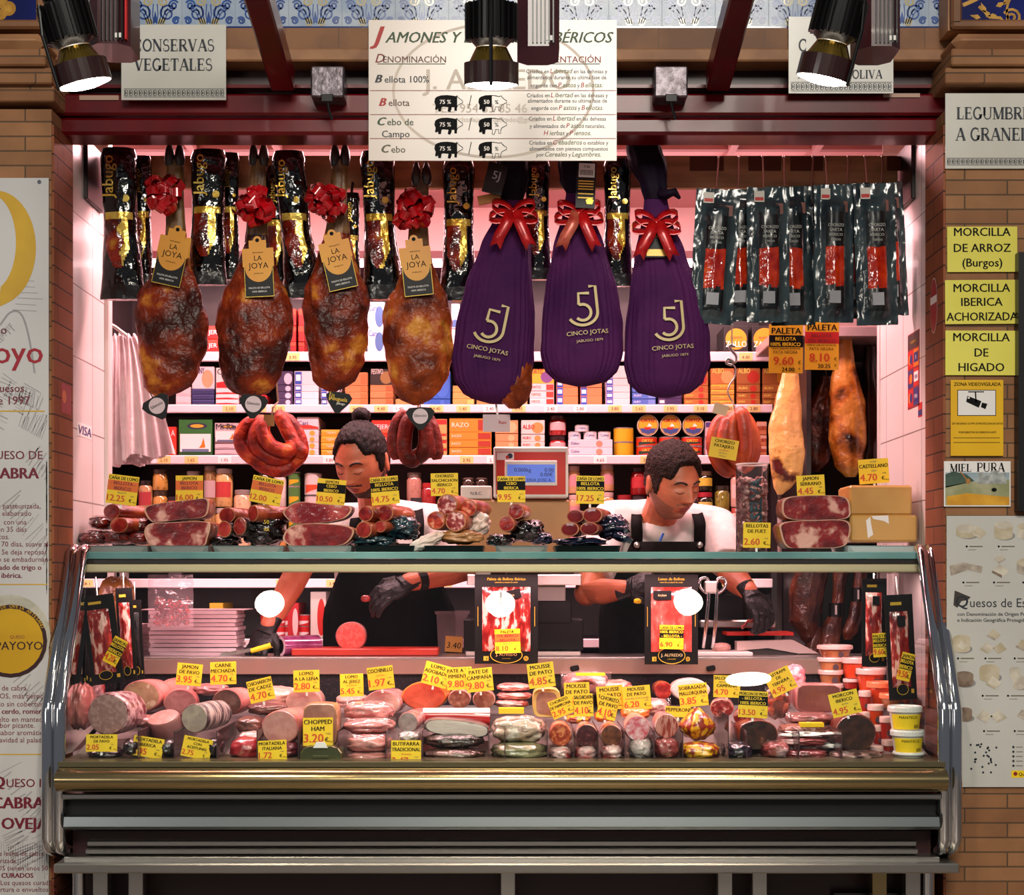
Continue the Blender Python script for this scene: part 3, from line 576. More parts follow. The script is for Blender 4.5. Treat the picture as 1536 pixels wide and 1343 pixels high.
s.p([(1418, 730), (1450, 724), (1514, 720), (1514, 758), (1418, 758)], mat('meadow print', '8a8e62', 'a8a480', r=.5, s=20), -.0006); s.p([(1420, 745), (1450, 740), (1514, 746), (1514, 758), (1420, 758)], mat('honey print', 'c88c1a', 'e0a82c', r=.4, s=16), -.0007)
s.p([(1466, 726), (1468, 709), (1474, 708), (1477, 713), (1484, 713), (1488, 706), (1496, 706), (1498, 712), (1508, 708), (1510, 726)], mat('castle print', 'b8bcb8', '8a8e8c', r=.5, s=50), -.0008); s.l([(1440, 707), (1450, 720)], 1.6, mat('wood print', 'a8702c', r=.5), -.0009); s.c(1452, 722, 3.4, mat('wood print', 'a8702c', r=.5), -.001, 4); s.c(1491, 735, 4, BLACK, -.0009, 3)
s.ser('MIEL', 1441, 708, 12, BLACK, maxw=36); s.ser('PURA', 1486, 708, 13.5, BLACK, maxw=50); s.ser('SIERRA DE ARACENA', 1465, 753, 7, BLACK, maxw=86)
s.put('honey_poster', 'small honey poster with castle, bee and hills below the surveillance notice', 'poster')
# cheese poster
CP = mat('cheese poster paper', 'cdccc6', 'c4c3bc', r=.35, s=2, coat=.3, cr=.2); s = Sheet(1420, 774, 1620, 1181, -.187, CP)
cc = [mat('cheese ivory', 'c8bca4', 'b4a688', r=.5, s=30), mat('cheese cream', 'd6cebc', 'bab0a0', r=.5, s=30), mat('cheese rind', '8e8074', 'b8ac9c', r=.5, s=40), mat('cheese dark rind', '6e5a4c', '8e7a68', r=.5, s=40)]; SH = mat('print shade', '8e8c8c', r=.5)
def wheel(x, y, r, h, m, m2): s.c(x + 3, y + h * .5, r * 1.05, SH, -.0004, r * .5); s.p([(x - r, y - h / 2), (x + r, y - h / 2), (x + r, y + h / 2), (x - r, y + h / 2)], m2, -.0006); s.c(x, y + h / 2, r, m2, -.0007, r * .42); s.c(x, y - h / 2, r, m, -.0008, r * .42)
def wedge(x, y, w_, m, m2, sg=1): s.p([(x - w_ * .9 * sg, y + w_ * .2), (x - w_ * .1 * sg, y - w_ * .75), (x + w_ * sg, y + w_ * .05), (x + .2 * w_ * sg, y + w_ * .8)], m, -.0009); s.p([(x - w_ * .9 * sg, y + w_ * .2), (x + .2 * w_ * sg, y + w_ * .8), (x + .2 * w_ * sg, y + w_ * .5), (x - .8 * w_ * sg, y - w_ * .0)], m2, -.001)
wheel(1450, 797, 16, 8, cc[1], cc[0]); wedge(1468, 799, 12, cc[0], cc[1]); wheel(1505, 796, 14, 16, cc[1], cc[0]); wheel(1538, 797, 12, 14, cc[0], cc[1])
s.p([(1424, 849), (1445, 844), (1454, 846), (1474, 850), (1472, 860), (1452, 855), (1426, 864)], cc[2], -.0007); wedge(1500, 856, 14, cc[1], cc[3]); wedge(1500, 838, 9, cc[1], cc[2], -1); wheel(1540, 850, 15, 12, cc[0], cc[2])
wheel(1442, 966, 13, 16, cc[0], cc[0]); wedge(1443, 968, 9, cc[1], cc[1]); wedge(1480, 972, 11, cc[1], cc[0]); wedge(1500, 972, 11, cc[0], cc[0], -1); wedge(1490, 952, 11, cc[0], cc[2]); wedge(1534, 968, 12, cc[0], cc[2])
wheel(1446, 1019, 14, 12, cc[3], cc[3]); wheel(1484, 1010, 15, 14, cc[0], cc[0]); wedge(1490, 1024, 13, cc[1], cc[0]); wheel(1528, 1024, 9, 14, cc[1], cc[1]); wheel(1522, 1010, 8, 12, cc[1], cc[1]); wheel(1447, 1072, 11, 12, cc[3], cc[3]); wedge(1476, 1074, 13, cc[1], cc[1]); wedge(1498, 1074, 13, cc[1], cc[0], -1); wedge(1534, 1072, 10, cc[2], cc[1])
for x, y in ((1450, 820), (1498, 820), (1445, 874), (1491, 874), (1535, 874), (1437, 988), (1478, 988), (1522, 988), (1474, 1044), (1512, 1044), (1476, 1097), (1522, 1097)): s.c(x, y, 1.6, BLACK); s.l([(x + 4, y), (x + 24, y)], 1.6, GREY); s.l([(x + 2, y + 5), (x + 14, y + 5)], .7, GREY)
s.p([(1430, 908), (1432, 886), (1456, 896), (1452, 900), (1442, 902), (1436, 912)], mat('dark brown print', '3a302c', r=.5), -.0006)
s.t('Q', 1434, 911, 18, INK, 'l'); s.t('uesos de España', 1455, 911, 14, INK, 'l', 118, bold=-.004); s.t('con Denominación de Origen Protegida', 1436, 924, 5.6, INK, 'l', 136); s.t('e Indicación Geográfica Protegida (IGP)', 1436, 933, 5.6, INK, 'l', 136)
for i in range(26): s.c(1448 + 62 * abs(nz(i, 3, 1, .7)) + R.uniform(0, 24), 1115 + R.uniform(0, 45), 1.6, INK)
for i in range(5): s.c(1520, 1121 + i * 7, 1.8, INK); s.l([(1524, 1121 + i * 7), (1534, 1121 + i * 7)], 1, GREY)
s.r(1517, 1156, 1545, 1167, mat('yellow card', 'f2cf1c')); s.c(1523, 1161, 3, CRIM, -.0007); s.t('Quesos', 1528, 1164, 5, BLACK, 'l', y=-.0008)
s.put('cheese_poster', 'large pale poster of cheese kinds on the brick pier', 'poster')
b = MB().box(P(1525, 0, -.2).x, P(1575, 0, -.2).x, -.215, -.18, P(0, 767, -.2).z, P(0, 380, -.2).z, mat('black frame', '0c0b0b', r=.35)); b.build('notice_board', shift=True, label='black-framed board at the edge of the brick pier', cat='notice board')
# banner of the cheese maker
BP = mat('banner vinyl', 'c6c4c2', 'bcbab8', r=.3, s=1.5, coat=.3, cr=.25); WINE = mat('wine ink', '6e1028', r=.5); SKETCH = mat('sketch grey', '9e9a9c', r=.5); s = Sheet(-170, 267, 73, 1420, -.19, BP, .003); Y1 = mat('banner yellow', 'd0a414', 'c09410', r=.4, s=5)
r2 = random.Random(4)
def hatch(x, y, n, a, ln, sp, curv=0):
    for i in range(n):
        q = a + r2.uniform(-.15, .15); l0 = ln * r2.uniform(.4, 1)
        s.l([(min(70, x + i * sp * sin(a) * .7 + l0 * t * cos(q)), y + i * sp * cos(a) - l0 * t * sin(q) + curv * t * t) for t in (0, .33, .66, 1)], r2.uniform(.8, 2), SKETCH, -.0003)
for y in range(420, 470, 9): s.l([(8 + r2.uniform(0, 20), y), (50 + r2.uniform(0, 18), y + 2)], 1, SKETCH, -.0003)
s.l(curve_([(0, 488, 0), (14, 470, 0), (28, 468, 0), (38, 485, 0), (46, 520, 0), (52, 560, 0)], 20) and [(p.x, p.y) for p in curve_([(0, 488, 0), (14, 470, 0), (28, 468, 0), (38, 485, 0), (46, 520, 0), (52, 560, 0)], 20)], 3, SKETCH, -.0003)
for (x, y, n, a, ln, sp) in ((14, 484, 12, -.9, 16, 4), (4, 560, 12, -.5, 34, 7), (36, 575, 10, -.5, 30, 5), (6, 595, 20, 1.3, 26, 4), (28, 640, 14, 1.2, 40, 4), (2, 760, 22, .8, 50, 9), (34, 690, 24, 1.0, 34, 8), (56, 700, 16, 1.1, 20, 10), (10, 1010, 18, .8, 36, 10), (30, 1045, 20, 1, 30, 8), (0, 1160, 16, .6, 40, 10), (40, 1220, 14, .9, 40, 9), (4, 1255, 16, .5, 50, 4)): hatch(x, y, n, a, ln, sp)
for i in range(20): s.l([(2 + i * 3.6, 1262 + r2.uniform(0, 8)), (2 + i * 3.6, 1290 + r2.uniform(0, 30))], 1, SKETCH, -.0003)
out = [(-6 + 60 * cos(radians(a)), 372 - 86 * sin(radians(a))) for a in range(90, -76, -6)]; inn = [(-14 + 38 * cos(radians(a)), 372 - 72 * sin(radians(a)) - 8) for a in range(-66, 91, 6)]
s.p(out + [(-4, 462)] + inn, Y1, -.0006)
s.t('Grupo', 10, 501, 13, WINE, 'r'); s.t('Payoyo', 64, 545, 36, mat('crimson print', 'a00a24', r=.5), 'r', 210, bold=.01); s.t('Fábrica de Quesos', 36, 588, 12, WINE, 'r'); s.t('Desde 1997', 45, 607, 13, WINE, 'r'); s.l([(-100, 617), (67, 617)], 2, Y1)
s.t('QUESO DE', 64, 689, 13, WINE, 'r'); s.t('CABRA', 58, 718, 17, WINE, 'r', bold=.03)
for tx, y, bd in (('Queso de leche pasteurizada,', 763, 0), ('artesanalmente elaborado', 774, 0), ('con una', 787, 0), ('maduración 35 días', 798, 0), ('blancos.', 809, 0), ('CURADO de 70 días, suave al', 820, 0), ('paladar. Se deja reposar', 832, 0), ('aceite o se embadurnan', 843, 0), ('en salvado de trigo o', 855, .02), ('manteca ibérica.', 867, .02)):
    s.t(tx, {763: 61, 774: 47, 787: 40, 798: 40, 809: 14, 820: 72, 832: 71, 843: 72, 855: 62, 867: 33}[y], y, 8, WINE, 'r', bold=bd)
s.l([(-100, 877), (71, 877)], 1.6, Y1)
s.c(14, 954, 62, mat('cheese white', 'a8a494', 'bcb8a8', r=.5, s=30), -.0005); s.c(16, 962, 55, mat('dark maroon ink', '2e0c10', r=.5), -.0007); s.c(16, 962, 49, Y1, -.0009); s.t('QUESO', 26, 958, 5, WINE, maxw=34, y=-.0012, bold=.0); s.t('PAYOYO', 64, 975, 13, mat('dark maroon ink', '2e0c10'), 'r', 92, y=-.0012)
nm = 'LECHE DE CRUDO DE OVEJA ARTESANO'
for i, ch in enumerate(nm):
    a = radians(178 - i * 158 / len(nm)); 
    if ch != ' ': s.text(ch, 0, 0, 5 * s.k, Y1, -.0011, M=T(s.X(16 + 50 * cos(a)), 0, s.Z(962 - 50 * sin(a)), ry=-(a - pi / 2)))
for tx, x, y, bd in (('Queso de leche de cabra.', 42, 1036, 0), ('SEMICURADOS, más tiernos', 70, 1048, .0), ('tanto sin cobertura', 69, 1060, 0), ('manteca de cerdo, romero', 68, 1071, .02), ('o envuelto en manteca', 68, 1083, 0), ('Con sabor picante.', 52, 1092, 0), ('de sabor aromático', 70, 1103, 0), ('y suavidad al paladar', 72, 1114, 0)): s.t(tx, x, y, 8, WINE, 'r', bold=bd)
s.l([(-100, 1132), (66, 1132)], 1.6, Y1); s.t('Q', -10, 1181, 17, WINE, 'l', bold=.04); s.t('UESO DE', 10, 1181, 13, WINE, 'l'); s.t('CABRA', 66, 1213, 18, WINE, 'r', bold=.03); s.t('Y OVEJA', 72, 1244, 18, WINE, 'r', bold=.03)
for tx, x, y, bd in (('de leche de cabra', 66, 1284, 0), ('pasteurizada.', 26, 1295, 0), ('FRESCOS tienen unos 50 d', 80, 1306, 0), ('y los CURADOS', 50, 1317, .03), ('Los quesos curados', 82, 1328, 0), ('cobertura o envueltos en', 85, 1338, 0)): s.t(tx, x, y, 7.5, WINE, 'r', bold=bd)
s.c(59, 273, 3, CHROME, -.001); s.put('cheese_banner', 'tall pale cheese maker banner with yellow ring and wine red lettering', 'banner')
# stickers on the tiles and the brick returns
def sticker(x, pz, Y, w_, h, face, items, lab, name='sticker'):
    """flat label on a side wall: local x runs into the stall on the left wall, out of it on the right wall"""
    b = MB(); b.box(-w_ / 2, w_ / 2, 0, .0008, 0, h, face) if face else None
    items(b); b.build(name, loc=(x, Y, pz), rot=(0, 0, pi / 2 if x < 0 else -pi / 2), label=lab, cat='sticker')
VB = mat('card blue', '1c2a6e', r=.4); OR_ = mat('card orange', 'd8741a', r=.4)
k = K(.1)
sticker(XL + .0008, EYE + (870 - 657) * K(.14), .13, .14, .038, WHITE, lambda b: b.text('VISA', 0, .006, .026, VB, -.0006, bold=.03, shear=.15, sq=1.9), 'white card payment sticker on the tiles beside the carrier bags')
def cards(b):
    b.rect(-.06, .06, .17, .212, mat('card brown', '3a2420'), -.0003)
    b.text('Aceptamos', 0, .185, .01, GOLD, -.0006)
    for r_, (m1, m2) in enumerate(((RED, OR_), (VB, RED), (RED, VB))):
        for c_ in (0, 1):
            m = (m1, m2)[c_]; x0 = -.058 + c_ * .06; z0 = .115 - r_ * .055; b.rect(x0, x0 + .055, z0, z0 + .05, m, -.0003)
            if c_ == 0: b.disc(x0 + .02, z0 + .025, .014, RED if m is VB else OR_, -.0006); b.disc(x0 + .034, z0 + .025, .014, OR_ if m is VB else VB, -.0008)
            else: b.rect(x0 + .005, x0 + .05, z0 + .012, z0 + .04, WHITE if r_ == 1 else VB, -.0006); b.text('VISA' if r_ else 'B', x0 + .027, z0 + .02, .012, VB if r_ == 1 else WHITE, -.0009, bold=.02, maxw=.04)
sticker(XR - .0008, EYE + (870 - 613) * K(.16), .14, .125, .215, mat('card red', '8a1424', r=.4), cards, 'tall sticker of six bank card emblems on the white tiles')
sticker(XR - .0008, EYE + (870 - 626) * K(.08), .07, .04, .04, RED, lambda b: b.rect(-.02, .02, .004, .02, VB, -.0004), 'small red and blue card sticker below the six bank emblems')
def rnd(b): b.disc(0, .075, .036, WHITE, 0, .075); b.disc(0, .075, .034, mat('sticker red', 'a01218', r=.4), -.0004, .072); b.rect(-.03, .03, .08, .1, WHITE, -.0007); b.text('STOP', 0, .084, .012, RED, -.001, maxw=.05) if 0 else None
sticker(XR - .0068, EYE + (870 - 503) * K(-.06), -.09, .01, .01, None, rnd, 'round red and white sticker on the brick return by the yellow signs')
sticker(XL + .0068, EYE + (870 - 622) * K(-.06), -.07, .09, .08, mat('sticker red', 'a01218'), lambda b: b.disc(-.02, .045, .018, OR_, -.0005), 'small red sticker on the brick return beside the banner')
for (a, b_, c, d, lab) in ((119, 143, 178, 150, 'thin pale strip label on the beam under the preserves sign'), (1325, 140, 1380, 146, 'thin pale strip label on the beam under the olive oil sign')):
    s = Sheet(a, b_, c, d, -.104, mat('old tape', 'b08c78', r=.5)); s.t('SAFETY LICENSE', (a + c) / 2, d - 2, 2.2, BURG, maxw=34) if 0 else None; s.put('strip_label', lab, 'label')
# ---------------------------------------------------------------- hanging rail and everything that hangs
YH = .12
BOARD = mat('hanging board wood', 'c09468', 'a07850', r=.5, s=4, st=(1, 1, 8)); IRON = mat('dark iron', '1c1614', r=.35, m=.6)
bt = thing('hanging_rail', (0, .24, 2.32), 'long beige wooden hanging board with dark end plates under the stall ceiling', 'hanging rail')
MB().box(XL + .02, XR - .02, 0, .022, 0, .095, BOARD, .002).build('board', bt)
for x in (XL + .006, XR - .006):
    MB().box(x - .006, x + .006, -.12, .06, -.06, .11, IRON, .002).build('end_plate', bt)
for px, w_ in ((1060, 52), (1147, 50), (1210, 50), (1345, 30)): x = P(px, 240, .24).x; MB().box(x - w_ * .00095, x + w_ * .00095, -.003, 0, .05, .092, mat('stained wood', '5a2c14', r=.5)).build('plate', bt)
def prof(tab, z):
    for (a, *A), (b_, *B) in zip(tab, tab[1:]):
        if a <= z <= b_ or a >= z >= b_:
            u = (z - a) / (b_ - a); u = u * u * (3 - 2 * u) * .5 + u * .5
            return [x + (y - x) * u for x, y in zip(A, B)]
    return tab[-1][1:]
def hang_body(tab, Y, n=34, seg=36, dep=.62, noise_=.0, sc=14, seed=0, pleat=0, npl=40):
    """tab rows: (photo y, centre x, half width) in pixels -> rings round a hanging axis"""
    k = K(Y); top, bot = tab[0][0], tab[-1][0]; rings = []; o = P(tab[0][1], bot, Y)
    for i in range(n + 1):
        y = top + (bot - top) * i / n; cx, hw = prof(tab, y)[:2]; c = P(cx, y, Y); hw *= k; rg = []
        for j in range(seg):
            a = 2 * pi * j / seg; r = 1 + noise_ * nz(cos(a) * 1.2, sin(a) * 1.2 + seed, c.z * sc * .3, 2.2) + noise_ * .5 * nz(cos(a) * 2 + seed, sin(a) * 2, c.z * sc, 1.8)
            if pleat: r += pleat * (1 - 2 * abs(sin(a * npl / 2 + .8 * sin(i * .12 + a * 5)))) * (.6 + .4 * sin(a * 7 + seed))
            rg.append(Vector((c.x + cos(a) * hw * r - o.x, sin(a) * hw * dep * r, c.z - o.z)))
        rings.append(rg)
    return o, rings
HAM = mat('cured ham', '3a0e05', '8c2e0e', 'd0802a', r=.42, s=11, th=(.4, .58), bump=2.2, bs=24, coat=.12, cr=.3, det=8, spec=.3)
HAM2 = mat('pale cured ham', '5a1a08', 'b04c18', 'e09438', r=.42, s=10, th=(.38, .55), bump=2.2, bs=22, coat=.12, cr=.3, det=8, spec=.3)
HOOF = mat('hoof horn', '1a1410', '2e241c', r=.4, s=30); SHANK = mat('shank skin', '4a2c16', '7a5426', r=.45, s=14, bump=.4, bs=40)
BOWR = mat('red foil ribbon', 'c80c18', 'a00812', r=.2, s=10, m=.1, coat=.7, cr=.08)
def hoof(t, px, py, Y, h=28, w_=13, tilt=0):
    k = K(Y); c = P(px, py, Y)
    for s_ in (-1, 1):
        MB().add(tube_([(s_ * w_ * .5 * k + tilt * k * q * h * .3, 0, -q * h * k) for q in (0, .3, .7, 1)], [w_ * .18 * k, w_ * .42 * k, w_ * .55 * k, w_ * .4 * k], 12, flat=1.2), HOOF, smooth=True).build('hoof', t, loc=c - t.location)
def paleta(px, tab, lab, seed, m=HAM, hy=215, hx=None):
    o, rings = hang_body(tab, YH, 44, 44, .5, .17, 16, seed); t = thing('cured_ham', o, lab, 'ham', 'bone-in hams with red bows')
    MB().add(loft(rings[14:]), m, smooth=True).build('meat', t); MB().add(loft(rings[:15]), SHANK, smooth=True).build('shank', t)
    hoof(t, hx or tab[0][1], hy, YH, 34, 15); k = K(YH)
    MB().add(tube_([(P(tab[0][1], hy + 30, YH) - o) + Vector((0, .0, 0)), (P(tab[0][1], hy, YH) - o) + Vector((.008, .05, .03)), Vector((P(tab[0][1], hy, YH).x - o.x, .116, 2.335 - o.z))], .003, 6), mat('hemp cord', '6a5a40', r=.8)).build('cord', t); return t
paleta(255, [(240, 262, 11), (300, 262, 13), (360, 264, 16), (400, 262, 24), (418, 258, 34), (440, 254, 46), (480, 256, 53), (520, 257, 52), (560, 253, 44), (582, 248, 34), (592, 244, 20), (597, 242, 5)], 'dark cured ham on the bone with red bow, nearest the tiled side', 1)
paleta(382, [(240, 388, 11), (300, 386, 13), (360, 386, 17), (420, 384, 34), (440, 381, 46), (480, 381, 54), (520, 381, 53), (560, 378, 44), (582, 376, 34), (592, 376, 22), (597, 376, 5)], 'cured ham on the bone with red bow and tag hung above the ring of chorizo', 2)
paleta(503, [(240, 510, 11), (300, 508, 13), (350, 506, 17), (400, 504, 30), (430, 504, 44), (460, 504, 50), (500, 505, 50), (540, 503, 42), (570, 500, 32), (582, 498, 20), (588, 498, 5)], 'cured ham on the bone with red bow hung above the bun-haired shopman', 3)
paleta(625, [(262, 632, 11), (320, 628, 13), (380, 628, 17), (430, 627, 32), (448, 626, 44), (480, 627, 51), (530, 627, 50), (560, 628, 44), (585, 626, 34), (600, 624, 22), (608, 624, 5)], 'paler orange cured ham on the bone with red bow beside the purple sacks', 4, HAM2, hy=244)
def bow(px, py, Y, r, lab, seed):
    c = P(px, py, Y); rr = random.Random(seed); mb = MB(); r *= K(Y)
    for i in range(30):
        z = rr.uniform(-1, 1); a = rr.uniform(0, 2 * pi); q = sqrt(1 - z * z); d = Vector((q * cos(a), -abs(q * sin(a)) - .15, z)).normalized()
        u = d.cross(Vector((rr.uniform(-1, 1), rr.uniform(-1, 1), rr.uniform(-1, 1)))).normalized(); w_ = d.cross(u); L_ = r * rr.uniform(.8, 1.12); pts = []
        for j in range(11):
            b_ = 2 * pi * j / 10; pts.append(d * (L_ * (.5 - .5 * cos(b_))) + u * (L_ * .3 * sin(b_)))
        hw = r * .2; n = len(pts); v = [tuple(p - w_ * hw) for p in pts] + [tuple(p + w_ * hw) for p in pts]
        mb.add((v, [(j, j + 1, n + j + 1, n + j) for j in range(n - 1)]), BOWR, smooth=True)
    mb.build('gift_bow', loc=c, label=lab, cat='bow', group='red star bows on the hams')
bow(247, 293, YH - .045, 32, 'red foil star bow on the ham nearest the tiled side by the carrier bags', 1); bow(383, 312, YH - .045, 34, 'red foil star bow on the ham above the ring of chorizo', 2); bow(490, 305, YH - .045, 33, 'red foil star bow on the ham above the bun-haired shopman', 3); bow(621, 318, YH - .045, 35, 'red foil star bow on the paler ham beside the purple sacks', 4)
ORG = mat('orange card', 'e09a1c', 'd88c14', r=.4, s=4)
def joya(px, py, rot, lab):
    Y = YH - .055; k = K(Y); p = P(px, py, Y); b = MB(); w_, h = 21 * k, 92 * k
    b.box(-w_ * 1.05, w_ * 1.05, 0, .001, 0, h * .8, BLKPL); b.box(-w_ * .62, w_ * .62, 0, .001, h * .8, h * .93, ORG)
    b.rect(-w_ * 1.02, w_ * 1.02, .001, .0025, GOLD, -.0004)
    for q in (-1, 1): b.rect(q * w_ * 1.02 - .0006, q * w_ * 1.02 + .0006, .001, h * .5, GOLD, -.0004)
    b.rect(-w_ * 1.12, w_ * 1.12, h * .5, h * .8, ORG, -.0005); b.poly([(w_ * .98 * cos(a * pi / 16 + pi), h * .5 + w_ * 1.1 * sin(a * pi / 16 + pi)) for a in range(17)], ORG, -.0006)
    b.disc(0, h * .93, w_ * .3, ORG, -.0004); b.disc(0, h * .93, w_ * .14, BLACK, -.0008)
    b.text('LA', 0, h * .6, h * .085, BLACK, -.001, bold=0); b.text('JOYA', 0, h * .47, h * .1, BLACK, -.001, bold=0, maxw=w_ * 1.5); b.text('GRAN JAMON', 0, h * .72, h * .02, BLACK, -.001, maxw=w_); b.text('DE BELLOTA', 0, h * .38, h * .02, BLACK, -.001, maxw=w_ * .8)
    b.text('PALETA DE BELLOTA', 0, h * .14, h * .03, WHITE, -.001, maxw=w_ * 1.5); b.text('100% IBERICA', 0, h * .08, h * .03, WHITE, -.001, maxw=w_ * 1.1)
    b.build('ham_tag', loc=p, rot=(0, rot, 0), label=lab, cat='tag', group='orange and black ham tags')
joya(248, 428, .22, 'orange and black swing tag on the ham nearest the tiled side'); joya(390, 446, -.05, 'orange and black swing tag on the ham above the ring of chorizo'); joya(516, 434, -.22, 'orange and black swing tag on the ham above the bun-haired shopman'); joya(629, 444, -.1, 'orange and black swing tag on the paler ham beside the purple sacks')
s = Sheet(262, 356, 284, 386, YH - .05, ORG); s.t('BE BE', 273, 366, 4, BLACK); s.t('GRAN', 273, 372, 3, BLACK); s.put('ham_tag', 'small plain orange tag behind the first swing tag', 'tag', rot=(0, .1, 0))
def pend(px, py, w_, h, rot, gold, lab):
    Y = YH - .02; k = K(Y); b = MB(); p = P(px, py, Y); w_ *= k / 2; h *= k
    out = [(-w_ * .15, 0), (w_ * .15, 0), (w_ * .8, h * .5), (w_, h * .78), (w_ * .75, h * .97), (0, h), (-w_ * .75, h * .97), (-w_, h * .78), (-w_ * .8, h * .5)]
    b.add(prism_(out, -.002, .002), BLKM); b.add(tube_([(0, .001, h * .9), (0, .001, h * 1.25)], .0015, 6), BLKM)
    if gold: b.text('La', -w_ * .45, h * .78, h * .12, GOLD, -.0025); b.text('Abuguela', 0, h * .58, h * .2, GOLD, -.0025, maxw=w_ * 1.3); b.text('Jabugo', w_ * .2, h * .42, h * .11, WHITE, -.0025); b.rect(-w_ * .72, -w_ * .66, h * .55, h * .95, GOLD, -.0024)
    else: b.disc(0, h * .6, h * .34, mat('label pink white', 'd8c0c4', r=.4), -.0024); b.text('Silencio', 0, h * .57, h * .13, BLACK, -.0028, maxw=h * .56)
    b.build('pendant_label', loc=p, rot=(0, rot, 0), label=lab, cat='label', group='black pendant labels under the hams')
pend(246, 628, 44, 36, -.5, 0, 'black pendant label under the ham nearest the carrier bags'); pend(378, 628, 44, 36, .1, 0, 'black pendant label with pale disc under the ham above the ring of chorizo'); pend(505, 620, 40, 32, .15, 1, 'black gold-lettered pendant label above the bun-haired shopman'); pend(631, 645, 44, 34, -.02, 0, 'black pendant label with pale disc above the straight chorizo bunch')
s = Sheet(722, 622, 768, 648, YH, mat('label pink white', 'd8c0c4')); s.t('Razo', 755, 636, 5, RED); s.put('pendant_label', 'crumpled pink paper label on a white stick under the first purple sack', 'label', rot=(.1, -.05, .5))
MB().add(tube_([P(744, 606, YH), P(747, 628, YH)], .003, 8), WHITE).build('label_stick', shift=True, label='thin white stick carrying the pink paper label under the first purple sack', cat='stick')
# hams wrapped in black film
FILM = mat('black film', '080606', r=.12, s=20, bump=1.2, bs=15, coat=.8, cr=.06); FILMG = mat('dark grey film', '1e1a1a', r=.25, bump=.8, bs=18, coat=.5, cr=.1)
MEATW = mat('ham behind film', '3a0a06', '8e2410', 'b87a2a', r=.15, s=14, th=(.4, .6), coat=.9, bump=1.0, bs=30); GOLDF = mat('gold film print', 'c8982e', 'e8c860', r=.22, m=.5, s=30, bump=.6, bs=30)
def wrapped(px, y0, y1, w0, w1, lab, seed, Y=.15, text='Jabugo', lean=0):
    k = K(Y); t = thing('wrapped_ham', P(px + lean, y1, Y), lab, 'ham', 'hams in black film'); o = t.location; H = y1 - y0
    tab = [(y0, px, w0 * .85), (y0 + H * .06, px, w0), (y0 + H * .3, px + lean * .3, w0 * .92), (y0 + H * .55, px + lean * .5, w0 * .9), (y0 + H * .72, px + lean * .8, w0 * 1.02), (y0 + H * .85, px + lean, w1 * .9), (y1, px + lean, w1)]
    n, seg = 84, 64; rings = []
    for i in range(n + 1):
        y = y0 + H * i / n; cx, hw = prof(tab, y)[:2]; c = P(cx, y, Y); rg = []; u = i / n
        dp = .55 if u < .72 else .55 - (u - .72) * 1.1
        for j in range(seg):
            a = 2 * pi * j / seg; r = 1 + .1 * nz(cos(a) * 2, sin(a) * 2 + seed * 3.1, u * 9, 1.5)
            rg.append(Vector((c.x - o.x + cos(a) * hw * k * (1 + .05 * nz(seed, u * 6, a > pi)), sin(a) * hw * k * dp * r, c.z - o.z)))
        rings.append(rg)
    def pick(c):
        u = 1 - (c.z / (H * k)); 
        if c.y > 0: return None
        cc = prof(tab, y0 + H * u)[0]; x = (c.x + o.x - P(cc, 0, Y).x) / (w0 * k)
        if .43 < u < .475 and abs(x) < .75: return GOLDF
        if .475 < u < .8 and abs(x + .1) < .62 - max(0, u - .68) * 3.6: return MEATW if x < .12 + .3 * nz(seed, u * 12, 0) else GOLDF
        if u > .9: return FILMG
    mb = MB(); mb.add(loft(rings), FILM, smooth=True, pick=pick); mb.build('film', t)
    z = H * k * .6; mb = MB(); xx = P(px, 0, Y).x - o.x - w0 * k * .35
    mb.text(text, 0, -.01, w0 * k * .62, GOLDF, 0, bold=.01, M=T(xx, -w0 * k * .56, H * k * .8, ry=-pi / 2 + pi)  @ T(ry=pi), maxw=H * k * .32)
    mb.disc(xx + w0 * k * .85, H * k * .66, w0 * k * .2, GOLDF, -w0 * k * .5); mb.build('gold_print', t)
    MB().add(tube_([Vector((P(px, 0, Y).x - o.x, 0, H * k - .005)), Vector((P(px, 0, Y).x - o.x, .238 - Y, 2.335 - o.z))], .004, 6), BLKPL).build('tie', t)
for px, y0, y1, w0, w1, lab, sd, ln in ((178, 224, 450, 28, 34, 'beside the tiled side', 1, 6), (313, 226, 428, 27, 30, 'between the first and second bare hams', 2, -2), (433, 228, 448, 25, 33, 'between the second and third bare hams', 3, 22), (566, 228, 450, 26, 32, 'between the third and fourth bare hams', 4, 8), (688, 240, 452, 24, 30, 'by the first purple sack', 5, 0), (806, 240, 420, 19, 22, 'behind the first and second purple sacks', 6, 0), (926, 240, 430, 21, 24, 'behind the second and third purple sacks', 7, 0)):
    wrapped(px, y0, y1, w0, w1, 'ham in shiny black film with gold print, hung ' + lab, sd, lean=ln)
for px, y0, y1, w, lab in ((212, 235, 430, 16, 'beside the first bow'), (345, 230, 420, 14, 'beside the second bare ham'), (527, 290, 440, 13, 'behind the third bare ham'), (414, 250, 440, 16, 'behind the second bow')):
    wrapped(px, y0, y1, w, w + 2, 'narrow ham in plain black film set back ' + lab, px, Y=.2, lean=0)
